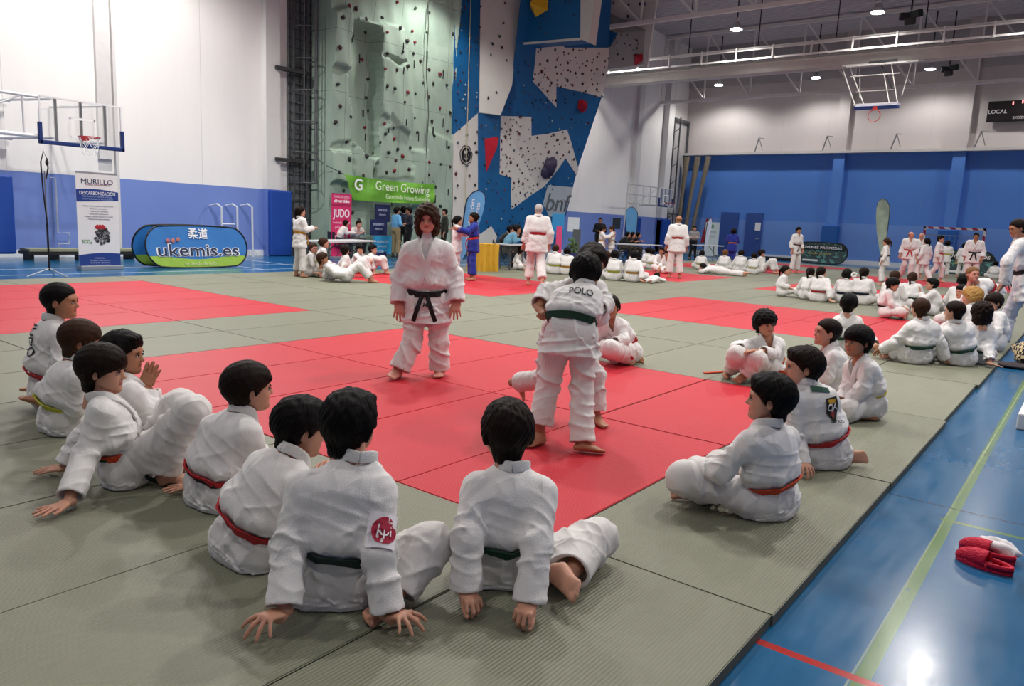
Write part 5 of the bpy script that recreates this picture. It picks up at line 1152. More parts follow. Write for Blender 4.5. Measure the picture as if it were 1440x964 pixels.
        vv, ff, c0 = [], [], 0
        for a_, b_ in parts: vv.append(a_); ff.append(b_+c0); c0 += len(a_)
        mats = [beltm(belt)]
        mi = None
        if deckc:
            mats.append(beltm(deckc)); mi = np.zeros(sum(len(b_) for _, b_ in parts), int)
            # two-colour belt: lower half in second colour is a separate thin band
        bo = child('belt', np.concatenate(vv), np.concatenate(ff), mats, mi, smooth=False)
        if deckc:
            rows2 = []
            for a_, o_ in ((-bw_, .004), (-bw_, .0115), (0, .0115), (0, .004)):
                c_ = wst+wa*a_+wa*tilt; t_ = march(c_, dirs, tf); rows2.append(c_+dirs*(t_+o_+.002)[:, None])
            o2 = link('belt_stripe', npme('belt_stripe', np.stack(rows2, 1).reshape(-1, 3)-base, BF_, [beltm(deckc)], None, False), bo)
    if gi:
        # collar band
        R = np.stack([right, fwd, up]); k_ = sc
        path = [(0, -.065, .029), (.014, -.064, .030), (.036, -.052, .034), (.062, -.012, .032), (.067, .03, .012), (.055, .075, -.02), (.036, .11, -.07), (.008, .13, -.13), (-.022, .135, -.19), (-.05, .135, -.25)]
        tor_l = np.linalg.norm(nek-wst)-.03*sc; fac = tor_l/(.25*k_)
        for sg in (1, -1):
            pts = []
            for (a_, b_, c_) in path: pts.append(nek+(right*a_*sg*(1 if sg > 0 or c_ > -.1 else 1)+fwd*b_)*k_*(wid*.5+.5)+up*(c_*k_*(fac if c_ < 0 else 1)))
            pts = np.array(pts); t = np.linspace(0, len(pts)-1, 26); i0 = np.minimum(t.astype(int), len(pts)-2); fr_ = (t-i0)[:, None]; Q = pts[i0]*(1-fr_)+pts[i0+1]*fr_; e_ = .004
            def grad(Q_): return np.stack([tf((Q_+V3(e_, 0, 0)).astype(f32))-tf((Q_-V3(e_, 0, 0)).astype(f32)), tf((Q_+V3(0, e_, 0)).astype(f32))-tf((Q_-V3(0, e_, 0)).astype(f32)), tf((Q_+V3(0, 0, e_)).astype(f32))-tf((Q_-V3(0, 0, e_)).astype(f32))], 1)/(2*e_)
            
            for _ in range(4):
                g_ = grad(Q); g_ /= np.maximum(np.linalg.norm(g_, axis=1, keepdims=True), 1e-6); dd = tf(Q.astype(f32)); w_ = np.clip((t-3.6)/1.2, 0, 1)
                Q = Q-g_*((dd-.004)*w_)[:, None]
            for _ in range(2): Q[1:-1] = Q[1:-1]*.5+(Q[:-2]+Q[2:])*.25
            g_ = grad(Q); g_ /= np.maximum(np.linalg.norm(g_, axis=1, keepdims=True), 1e-6); axis_out = Q-(nek+up*.03*sc); axis_out -= (axis_out@up)[:, None]*up; axis_out /= np.maximum(np.linalg.norm(axis_out, axis=1, keepdims=True), 1e-6)
            w_ = np.clip((t-3.0)/2, 0, 1)[:, None]; Nn = axis_out*(1-w_)+g_*w_; Nn /= np.linalg.norm(Nn, axis=1, keepdims=True); T_ = np.gradient(Q, axis=0); T_ /= np.maximum(np.linalg.norm(T_, axis=1, keepdims=True), 1e-6); B_ = np.cross(T_, Nn); B_ /= np.maximum(np.linalg.norm(B_, axis=1, keepdims=True), 1e-6)
            bw2, th2 = .021*k_, .007*k_; rows = [Q-B_*bw2-Nn*th2, Q+B_*bw2-Nn*th2, Q+B_*bw2+Nn*th2, Q-B_*bw2+Nn*th2]; VV = np.stack(rows, 1).reshape(-1, 3); m = len(Q)
            FF_ = [(i*4+j, i*4+(j+1) % 4, (i+1)*4+(j+1) % 4, (i+1)*4+j) for i in range(m-1) for j in range(4)]+[(3, 2, 1, 0), (m*4-4, m*4-3, m*4-2, m*4-1)]
            lap = child('lapel', VV, np.array(FF_), [GL2 if jac == 'gi' else cloth(jac)], None, True)
            if near: b_ = lap.modifiers.new('b', 'BEVEL'); b_.width = .004; b_.segments = 2
    # ---------- decals pressed on to the cloth: list of (mesh builder result, origin point, xdir, ydir)
    layer = 0
    for (me_, o_, xd, yd, mt_, nm_) in decals:
        xd = nrm(xd); yd = nrm(V3(yd)-xd*np.dot(yd, xd)); zd = np.cross(xd, yd); n2 = len(me_.vertices); co = np.zeros(n2*3); me_.vertices.foreach_get('co', co); co = co.reshape(-1, 3)
        c0 = V3(o_)+zd*.22; t0 = 0.
        for _ in range(40): t0 += max(-.01, float(jacket((c0-zd*t0)[None].astype(f32))[0]))*.8
        c1 = c0-zd*t0; e_ = .03; g_ = np.array([float(jacket((c1+v_)[None].astype(f32))[0]-jacket((c1-v_)[None].astype(f32))[0]) for v_ in (V3(e_, 0, 0), V3(0, e_, 0), V3(0, 0, e_))]); nn_ = nrm(g_)
        xd = nrm(xd-nn_*np.dot(xd, nn_)); yd = nrm(np.cross(nn_, xd)); Q = c1+co[:, :1]*xd+co[:, 1:2]*yd+nn_*.06; t = np.zeros(n2)
        for _ in range(30): t = np.clip(t+np.clip(jacket((Q-nn_*t[:, None]).astype(f32)), -.01, .03)*.8, 0, .12)
        md = np.median(t); t = np.clip(t, md-.02, md+(.012 if np.abs(co).max() < .08 else .03)); Wp = Q-nn_*(t-.006-layer*.0022)[:, None]-base; layer += 1
        me_.vertices.foreach_set('co', Wp.astype(f32).ravel()); me_.materials.clear(); me_.materials.append(mt_); me_.polygons.foreach_set('material_index', [0]*len(me_.polygons)); me_.update(); link(nm_, me_, jo)
    J['_jacket'] = jacket; return root
def flatmesh(kind, *a):
    if kind == 'text':
        s_, size, fitw = a; cu = bpy.data.curves.new('t', 'FONT'); cu.body = s_; cu.size = size; cu.align_x = 'CENTER'; cu.align_y = 'CENTER'; cu.offset = .0008; t = bpy.data.objects.new('t', cu); COL.objects.link(t); dg = bpy.context.evaluated_depsgraph_get(); me = bpy.data.meshes.new_from_object(t.evaluated_get(dg)); bpy.data.objects.remove(t)
        xs = [v.co.x for v in me.vertices]; k = fitw/(max(xs)-min(xs)); me.transform(Matrix.Diagonal((k, 1, 1, 1))); return me
    if kind == 'rect':
        w_, h_, n_ = a; vs = [((i/n_-.5)*w_, (j/n_-.5)*h_, 0) for i in range(n_+1) for j in range(n_+1)]; me = bpy.data.meshes.new('r'); me.from_pydata(vs, [], [(i*(n_+1)+j, (i+1)*(n_+1)+j, (i+1)*(n_+1)+j+1, i*(n_+1)+j+1) for i in range(n_) for j in range(n_)]); return me
    if kind == 'disc':
        r_, n_ = a; vs = [(0, 0, 0)]+[(r_*k/3*math.cos(2*PI*i/n_), r_*k/3*math.sin(2*PI*i/n_), 0) for k in (1, 2, 3) for i in range(n_)]; me = bpy.data.meshes.new('d')
        me.from_pydata(vs, [], [(0, 1+i, 1+(i+1) % n_) for i in range(n_)]+[(1+k*n_+i, 1+(k+1)*n_+i, 1+(k+1)*n_+(i+1) % n_, 1+k*n_+(i+1) % n_) for k in (0, 1) for i in range(n_)]); return me
    if kind == 'poly':
        pts, = a; me = bpy.data.meshes.new('p'); me.from_pydata([(p[0], p[1], 0) for p in pts], [], [tuple(range(len(pts)))]); bm = bmesh.new(); bm.from_mesh(me); bmesh.ops.triangulate(bm, faces=bm.faces); bmesh.ops.subdivide_edges(bm, edges=bm.edges, cuts=2, use_grid_fill=True); bm.to_mesh(me); bm.free(); return me
# ---------- placing helpers
class Spot:
    def __init__(s, px, py, z=0): s.g = onZ(px, py, z); s.D = depth(s.g)
    def p(s, px, py, d=0): return V3(onD(px, py, s.D+d))
    def z(s, px, py, z): return V3(onZ(px, py, z))
def imgdir(a):      # horizontal direction: 0 = away from camera, 90 = to picture right, 180 = towards camera
    a = math.radians(a); return V3(FH)*math.cos(a)+V3(RH)*math.sin(a)
def limbs(J, lab):
    L = lambda a, b: np.linalg.norm(V3(J[a])-V3(J[b])); print('LIMB %-14s ua %.2f %.2f fa %.2f %.2f th %.2f %.2f sh %.2f %.2f tor %.2f nk %.2f shw %.2f' % (lab[:14], L('shL', 'elL'), L('shR', 'elR'), L('elL', 'wrL'), L('elR', 'wrR'), L('pel', 'knL'), L('pel', 'knR'), L('knL', 'anL'), L('knR', 'anR'), L('pel', 'nek'), L('nek', 'hd'), L('shL', 'shR')))
# ================================================================== FOREGROUND PEOPLE
BELT['dgreen'] = '0f2c28'
def X3(a, z=0.0): return imgdir(a)+V3(0, 0, z)
HP = lambda k: V3(k, 0, 0)
# boy from behind, leaning on both hands, sole showing
s = Spot(710, 822); p = s.p
J = dict(pel=p(704, 790, .05), mid=p(706, 738, -.02), nek=p(719, 664, .02), hd=p(712, 608, .06), shL=p(670, 686, -.02), shR=p(764, 693, -.02), elL=p(657, 757, -.14), elR=p(755, 765, -.16),
 wrL=p(655, 836, -.20), wrR=p(743, 854, -.26), knR=p(838, 757, .22), anR=s.z(796, 813, .075), knL=p(676, 770, .40), anL=p(735, 770, .50),
 handL=X3(150, -.25), handR=X3(-160, -.3), hpL=HP(4), hpR=HP(4), fzR=X3(12, -.45), toeL=imgdir(0))
J['toeR'] = s.z(842, 858, .05)-J['anR']
figure(J, 'boy at bottom centre, back to us, leaning on both hands with a bare sole showing', 'fair', 'short', 'dark', 'green', look=X3(-18, -.05), skirt=.30, cuff=.93)
# boy with red sleeve patch
s = Spot(478, 858); p = s.p
J = dict(pel=p(472, 815, .08), mid=p(484, 745, .02), nek=p(502, 652, .08), hd=p(492, 598, .13), shL=p(424, 686, 0), shR=p(534, 694, .06), elL=p(407, 768, -.06), wrL=s.z(398, 862, .085), elR=p(533, 780, -.06), wrR=s.z(546, 866, .05),
 knR=p(604, 766, .15), anR=p(553, 840, .02), knL=p(440, 790, .38), anL=p(500, 800, .38), handL=X3(-150, -.35), handR=X3(125, -.2), hpL=HP(2), hpR=HP(2), toeR=X3(-150), toeL=X3(60))
dec = [(flatmesh('rect', .10, .12, 6), p(538, 745, -.06), RH, V3(.05, 0, 1), M('e9e6ea', .8), 'sleeve_patch'), (flatmesh('disc', .046, 20), p(540, 747, -.062), RH, UP, M('a3183a', .7), 'red_badge'), (flatmesh('text', 'kpi', .05, .05), p(540, 747, -.063), RH, V3(.05, 0, 1), M('ece6ea', .8), 'badge_lettering')]
figure(J, 'boy with a round red patch on his right sleeve, fingers splayed on the mat', 'fair', 'short', 'black', 'dgreen', look=X3(20, -.08), skirt=.34, cuff=.90, decals=dec)
# boy with hand at chin, red belt
s = Spot(350, 799); p = s.p
J = dict(pel=p(350, 762, .08), mid=p(358, 712, .02), nek=p(408, 644, .08), hd=p(424, 603, .14), shL=p(372, 654, .14), shR=p(430, 686, -.02), elR=p(450, 745, .10), wrR=p(449, 680, .22), elL=p(388, 735, .35), wrL=p(420, 740, .42),
 knR=p(450, 765, .28), anR=p(420, 785, .48), knL=p(385, 745, .50), anL=p(430, 770, .36), handR=X3(0, 1), handL=X3(60), toeR=X3(-60), toeL=X3(100))
figure(J, 'slumped boy with a thin red belt resting his chin on his hand', 'fair', 'short', 'black', 'red', look=X3(62, -.25), cuff=.9)
# boy with red and black belt
s = Spot(302, 716); p = s.p
J = dict(pel=p(308, 690, .06), mid=p(304, 650, .02), nek=p(338, 584, .06), hd=p(350, 547, .08), shR=p(350, 610, -.04), shL=p(300, 600, .12), elL=p(285, 646, .08), wrL=s.z(274, 682, .04), elR=p(366, 650, .08), wrR=p(372, 680, .25),
 knR=p(368, 690, .32), anR=p(345, 700, .5), knL=p(335, 676, .5), anL=p(362, 692, .4), handL=X3(-110, -.1), hpL=HP(1), handR=X3(50), toeR=X3(-60), toeL=X3(90))
figure(J, 'dark-haired boy with a red and black belt, right of the boy with raised knees', 'fair', 'fringe', 'dark', 'red', look=X3(58, .02), deckc='black', cuff=.85)
# big boy leaning back, knees up
s = Spot(182, 680); p = s.p
J = dict(pel=p(180, 655, .05), mid=p(162, 614, 0), nek=p(146, 562, 0), hd=p(145, 521, .02), shR=p(141, 580, -.12), shL=p(150, 576, .13), elR=p(122, 636, -.17), wrR=s.z(96, 706, .045), elL=p(114, 618, .12), wrL=s.z(92, 657, .045),
 knR=p(270, 578, -.05), anR=p(232, 664, .0), knL=p(254, 570, .14), anL=p(262, 648, .2), handR=X3(-140, -.1), handL=X3(-110, -.1), hpR=HP(1), hpL=HP(1), toeR=X3(70), toeL=X3(75), plat=X3(165))
figure(J, 'boy leaning back on both arms, knees raised, with an orange and green belt', 'fair', 'bowl', 'dark', 'orange', look=X3(84, -.08), deckc='green', cuff=.88, hem=.92, skirt=.14)
b = MB(); pts = [s.z(196, 655, .12), s.z(208, 672, .05), s.z(228, 680, .012), s.z(252, 683, .012)]; b.tube(pts, .011, 6); b.v = [(v[0], v[1], max(.003, v[2])) for v in b.v]
o = b.obj('belt_tail', beltm('dgreen'))
W(o, bpy.data.objects[[q.name for q in COL.objects if q.name.startswith('person')][-1]])
# boy behind him, hands at his mouth
s = Spot(192, 640); p = s.p
J = dict(pel=p(190, 612, .05), mid=p(184, 578, 0), nek=p(172, 534, 0), hd=p(174, 498, .02), shR=p(184, 553, -.12), shL=p(180, 549, .12), elR=p(213, 584, -.06), wrR=p(203, 543, .02), elL=p(218, 578, .16), wrL=p(207, 541, .14),
 knR=p(236, 580, -.02), anR=s.z(268, 618, .065), knL=p(240, 572, .22), anL=s.z(276, 606, .065), handR=X3(80, 2.2), handL=X3(80, 2.2), hpR=HP(5), hpL=HP(5), hzR=X3(170), hzL=X3(-10), toeR=X3(85), toeL=X3(85), plat=X3(175))
figure(J, 'boy holding his hands before his mouth, just behind the boy leaning back', 'tan', 'short', 'black', 'orange', look=X3(84, -.05), deckc='green', cuff=.75)
# boy with wavy light brown hair, yellow belt
s = Spot(82, 609); p = s.p
J = dict(pel=p(87, 588, .05), mid=p(83, 552, 0), nek=p(106, 510, .02), hd=p(114, 480, .03), shR=p(110, 532, -.1), shL=p(90, 524, .13), elR=p(108, 570, -.08), wrR=p(102, 590, .04), elL=p(90, 566, .28), wrL=p(114, 584, .32),
 knR=p(138, 594, .1), anR=p(105, 605, .2), knL=p(116, 584, .42), anL=p(120, 600, .34), toeR=X3(-60), toeL=X3(60), handR=X3(90, -.3))
figure(J, 'boy with wavy brown hair and a lime yellow belt near the left edge', 'tan', 'fringe', 'brown', 'lime', look=X3(62, -.2), cuff=.9)
# kneeling boy top left with printed back
s = Spot(66, 578); p = s.p
J = dict(pel=p(70, 548, .05), mid=p(64, 508, 0), nek=p(75, 452, 0), hd=p(85, 424, .0), shR=p(84, 470, -.11), shL=p(64, 464, .12), elR=p(88, 508, -.12), wrR=p(104, 532, .02), elL=p(74, 504, .26), wrL=p(102, 528, .22),
 knR=p(118, 566, .0), anR=s.z(60, 573, .05), knL=p(114, 562, .22), anL=p(64, 566, .16), toeR=X3(-100, -.05), toeL=X3(-100, -.05), fzR=V3(0, 0, -1)+X3(90)*.2, fzL=V3(0, 0, -1), handR=X3(80, -.3), handL=X3(80, -.3))
dd = [(flatmesh('text', 'JUDO', .12, .22), p(50, 478, -.05), X3(160)*.1+V3(0, 0, -1)+X3(60)*.05, X3(-5)*-.6+X3(90)*.8, M('20242a', .8), 'back_print')]
figure(J, 'kneeling boy with a wide red belt and dark back print, topmost at the left edge', 'tan', 'crop', 'black', 'red', look=X3(78, -.03), decals=dd, tails=False)
# cross-legged boy, orange belt, right foreground
s = Spot(1078, 729); p = s.p
J = dict(pel=p(1080, 700, .06), mid=p(1083, 660, 0), nek=p(1081, 600, 0), hd=p(1082, 562, .02), shL=p(1053, 622, -.08), shR=p(1107, 616, .08), elL=p(1011, 662, -.04), wrL=p(975, 657, .14), elR=p(1085, 660, .22), wrR=p(1008, 650, .34),
 knL=p(962, 672, .05), anL=p(1015, 702, .3), knR=p(1012, 655, .5), anR=s.z(985, 694, .05), toeR=X3(-95), toeL=X3(60), handL=X3(-60, -.2), handR=X3(-80, -.2), fzR=X3(180, .4))
figure(J, 'cross-legged boy with an orange belt on the right foreground mat, back to us', 'fair', 'short', 'black', 'orange', look=X3(-70, .0), cuff=.95, skirt=.3)
# boy with crest on his back
s = Spot(1157, 658); p = s.p
J = dict(pel=p(1158, 636, .05), mid=p(1158, 603, 0), nek=p(1135, 543, .02), hd=p(1129, 517, .03), shL=p(1114, 560, -.05), shR=p(1164, 560, .02), elL=p(1118, 608, -.05), wrL=s.z(1126, 657, .04), elR=p(1178, 602, .12), wrR=p(1165, 628, .32),
 knL=p(1112, 645, .34), anL=p(1130, 650, .5), knR=p(1160, 628, .5), anR=p(1184, 640, .1), toeR=X3(80), toeL=X3(60), handL=X3(170, -.3))
GRN_ = M('1d4a3a', .8); bxd, byd = X3(80)+V3(0, 0, -.18), V3(-.1, 0, 1)
dd = [(flatmesh('rect', .125, .038, 5), p(1156, 549, -.08), X3(88)+V3(0, 0, .22), UP, GRN_, 'green_label'), (flatmesh('poly', [(-.045, .07), (.045, .07), (.045, -.02), (0, -.08), (-.045, -.02)]), p(1168, 574, -.06), X3(88)+V3(0, 0, .1), UP, M('2a2622', .8), 'crest_shield'),
 (flatmesh('poly', [(-.03, .055), (.03, .055), (.022, .03), (-.022, .03)]), p(1168, 573, -.063), X3(88)+V3(0, 0, .1), UP, M('c99a2c', .8), 'crest_crown'), (flatmesh('text', 'CJA', .06, .075), p(1168, 572, -.07), X3(88)+V3(0, 0, .1), UP, M('e8e6e4', .8), 'crest_letters'),
 (flatmesh('poly', [(-.02, -.02), (.02, -.02), (0, -.06)]), p(1168, 573, -.065), X3(88), UP, M('8f2f28', .8), 'crest_base'), (flatmesh('text', 'CLUB JUDO', .022, .10), p(1174, 592, -.06), X3(88)+V3(0, 0, .1), UP, M('2a2a2c', .8), 'crest_caption')]
figure(J, 'boy with a coloured club crest and green label on his judogi back', 'fair', 'short', 'dark', 'red', look=X3(-82, -.02), decals=dd, cuff=.92, tails=False)
# boy with black fringe and yellow belt
s = Spot(1213, 587); p = s.p
J = dict(pel=p(1219, 566, .04), mid=p(1221, 542, 0), nek=p(1210, 506, 0), hd=p(1206, 481, .0), shL=p(1222, 520, -.12), shR=p(1197, 517, .10), elL=p(1212, 548, -.14), wrL=p(1194, 566, -.08), elR=p(1193, 543, .08), wrR=p(1184, 564, .04),
 knL=p(1190, 577, -.16), knR=p(1180, 572, .18), anL=p(1184, 583, .12), anR=p(1204, 580, -.05), handL=X3(-90, -.1), handR=X3(-90, -.1), toeL=X3(-90), toeR=X3(90))
figure(J, 'boy with a black fringe and bright yellow belt, right of the crest-backed boy', 'tan', 'bowl', 'black', 'yellow', look=X3(-112, -.02), cuff=.88)
# boy with finger at his lips
s = Spot(1176, 563); p = s.p
J = dict(pel=p(1178, 543, .04), mid=p(1176, 522, 0), nek=p(1168, 489, 0), hd=p(1163, 468, 0), shL=p(1172, 502, -.14), shR=p(1160, 498, .12), elL=p(1162, 530, -.16), wrL=p(1149, 506, -.08), elR=p(1150, 527, .1), wrR=p(1140, 542, .02),
 knL=p(1142, 548, -.1), knR=p(1138, 542, .22), anL=p(1146, 556, .12), anR=p(1160, 556, -.05), handL=X3(-60, 1.6), hpL=HP(5), hzL=X3(90), toeL=X3(-90), toeR=X3(90))
figure(J, 'boy in profile with a finger raised to his lips, facing left', 'fair', 'crop', 'dark', 'green', look=X3(-88, .06), cuff=.8)
# curly boy hugging his knees
s = Spot(1080, 533); p = s.p
J = dict(pel=p(1080, 521, .05), mid=p(1080, 502, .03), nek=p(1078, 474, -.03), hd=p(1076, 455, -.05), shR=p(1062, 482, -.02), shL=p(1095, 484, -.02), elR=p(1036, 488, -.12), wrR=p(1044, 492, -.26), elL=p(1088, 497, -.16), wrL=p(1062, 493, -.32),
 knR=p(1036, 498, -.25), knL=p(1063, 503, -.30), anR=s.z(1027, 522, .06), anL=s.z(1046, 529, .06), handR=X3(110, -.1), handL=X3(-90, -.1), toeR=X3(-150), toeL=X3(-145))
figure(J, 'curly dark-haired boy facing us with arms over his raised knees', 'warm', 'curly', 'black', 'orange', look=X3(166, -.08), cuff=.6)
b = MB(); A_, B_ = s.z(990, 524, .01), s.z(1022, 522, .01); b.bar(A_, B_, .035, .008); tag(b.obj('loose_belt_end', beltm('orange')), 'orange belt end lying on the mat beside the curly boy’s feet', 'belt')
# boy with side-swept hair, right of the fighters
s = Spot(876, 511); p = s.p
J = dict(pel=p(878, 493, .05), mid=p(873, 475, .02), nek=p(860, 449, -.02), hd=p(858, 432, -.04), shR=p(846, 458, .02), shL=p(874, 460, -.05), elR=p(841, 474, .02), wrR=s.z(840, 487, .04), elL=p(878, 478, -.18), wrL=p(862, 482, -.28),
 knR=p(852, 490, -.1), knL=p(858, 490, -.36), anL=s.z(886, 504, .05), anR=s.z(874, 506, .05), toeL=X3(110), toeR=X3(110), handR=X3(-170, -.3))
figure(J, 'boy with side-swept hair seated sideways behind the wrestling pair, red belt', 'tan', 'fringe', 'dark', 'red', look=X3(-168, -.02), cuff=.85)
# the wrestling pair
s = Spot(800, 625); p = s.p
J = dict(pel=p(803, 472, .0), mid=p(806, 442, .03), nek=p(819, 407, .15), hd=p(824, 384, .22), shL=p(790, 420, .10), shR=p(832, 418, .10), elL=p(768, 432, .30), wrL=p(768, 418, .48), elR=p(842, 446, .28), wrR=p(832, 440, .45),
 knL=p(770, 545, .05), anL=p(759, 602, -.02), knR=p(818, 548, -.02), anR=p(819, 628, -.15), toeL=X3(-140), toeR=X3(98), handL=X3(0, .3), hpL=HP(3), hpR=HP(3))
dd = [(flatmesh('text', 'POLO', .075, .15), p(818, 410, -.02), X3(88)+V3(0, 0, -.18), V3(-.02, 0, 1), M('26282c', .8), 'back_lettering')]
figure(J, 'wrestling boy with his back to us, green belt and POLO across his shoulders', 'tan', 'short', 'black', 'green', look=X3(20, -.15), seated=False, decals=dd, sc=1.0, wid=1.08, skirt=.12, hem=.92)
s = Spot(800, 625); p = s.p
J = dict(pel=p(793, 462, .58), mid=p(803, 435, .52), nek=p(824, 397, .40), hd=p(833, 370, .36), shR=p(806, 402, .40), shL=p(842, 406, .46), elR=p(768, 410, .22), wrR=p(757, 432, .08), elL=p(852, 428, .32), wrL=p(840, 436, .16),
 knR=p(764, 532, .72), anR=p(726, 538, .92), knL=p(838, 530, .60), anL=p(838, 583, .55), toeL=X3(150), toeR=X3(170, -3), fzR=X3(-90, .1), handR=X3(150, -.6), hpR=HP(3), hpL=HP(3))
figure(J, 'wrestling boy facing us, mostly hidden behind his partner, one foot kicked back', 'warm', 'short', 'dark', 'green', look=X3(180, -.35), seated=False, skirt=.12, hem=.9, hup=UP)
# instructor woman
s = Spot(610, 528); p = s.p
J = dict(pel=p(600, 430, 0), mid=p(600, 396, 0), nek=p(601, 340, 0), hd=p(601, 309, -.04), shR=p(576, 352, 0), shL=p(626, 352, 0), elR=p(561, 390, .03), wrR=p(561, 426, -.06), elL=p(640, 388, .03), wrL=p(642, 424, -.06),
 knR=p(580, 482, -.08), anR=p(560, 521, -.16), knL=p(617, 482, .0), anL=p(618, 520, .04), toeR=X3(-172, .1), toeL=X3(178), handR=X3(180, -2.5), handL=X3(180, -2.5))
J['floor'] = HP(0)
dd = [(flatmesh('text', 'Mara', .05, .10), p(601, 431, -.25), X3(90), UP, M('2a2a30', .8), 'embroidered_name'), (flatmesh('rect', .05, .07, 4), p(584, 434, -.25), X3(90), UP, M('b8b0b4', .8), 'hem_label')]
figure(J, 'woman instructor with curly brown hair and black belt standing on the red mat facing us', 'red', 'curlylong', 'brown', 'black', sc=1.13, wid=1.12, look=X3(178, -.08), adult=True, seated=False, tee='dcd8da', cuff=1.0, hem=.95, skirt=.13, decals=dd)
# back of the left-over right group, near the mat corner
s = Spot(1187, 493); p = s.p
J = dict(pel=p(1187, 483, .05), mid=p(1188, 467, 0), nek=p(1191, 443, 0), hd=p(1194, 427, 0), shL=p(1177, 451, 0), shR=p(1206, 451, 0), elL=p(1171, 469, .05), wrL=p(1178, 482, .2), elR=p(1213, 468, .05), wrR=p(1213, 480, .2),
 knR=p(1222, 478, .2), anR=p(1230, 486, .0), knL=p(1166, 482, .3), anL=p(1190, 486, .45), toeR=X3(90), toeL=X3(60))
figure(J, 'boy seated with his back to us behind the boy with the finger at his lips', 'fair', 'short', 'black', 'green', look=X3(38, -.03))
s = Spot(1288, 511); p = s.p
J = dict(pel=p(1288, 497, .05), mid=p(1293, 479, 0), nek=p(1297, 450, 0), hd=p(1294, 434, .02), shL=p(1281, 461, 0), shR=p(1313, 461, 0), elL=p(1258, 481, .08), wrL=p(1238, 493, .25), elR=p(1323, 483, -.02), wrR=s.z(1330, 508, .04),
 knL=p(1262, 494, .12), anL=s.z(1256, 499, .06), knR=p(1312, 492, .38), anR=p(1290, 500, .42), toeL=X3(-95), toeR=X3(-60), handR=X3(100, -.2), hpR=HP(1), plat=X3(75))
figure(J, 'boy with cropped brown hair and green belt leaning sideways on his arm, bare foot out', 'fair', 'crop', 'brown', 'green', look=X3(-8, -.05), wid=1.15)
s = Spot(1350, 514); p = s.p
J = dict(pel=p(1350, 501, .05), mid=p(1352, 484, 0), nek=p(1345, 454, 0), hd=p(1342, 438, 0), shL=p(1333, 466, 0), shR=p(1360, 465, 0), elL=p(1330, 486, .1), wrL=p(1340, 497, .3), elR=p(1366, 486, .08), wrR=p(1360, 498, .3),
 knL=p(1325, 500, .28), anL=p(1345, 505, .4), knR=p(1362, 496, .42), anR=p(1345, 503, .3), toeL=X3(60), toeR=X3(-60))
figure(J, 'dark-haired boy with green belt seated between the brown-cropped and wavy-haired children', 'fair', 'crop', 'dark', 'green', look=X3(-42, -.05), wid=1.05)
s = Spot(1374, 512); p = s.p
J = dict(pel=p(1373, 498, .12), mid=p(1378, 484, .04), nek=p(1384, 457, 0), hd=p(1380, 440, 0), shR=p(1394, 468, -.03), shL=p(1370, 465, .08), elR=p(1390, 489, -.1), wrR=s.z(1392, 511, .05), elL=p(1364, 485, .2), wrL=p(1370, 496, .36),
 knR=p(1390, 496, .5), anR=p(1370, 503, .5), knL=p(1350, 500, .4), anL=p(1380, 503, .6), handR=X3(100, -.2), hpR=HP(1), toeL=X3(60), toeR=X3(-60))
figure(J, 'child with long wavy brown hair propped on one hand at the mat edge', 'fair', 'curlylong', 'dark', 'green', look=X3(-10, -.05))
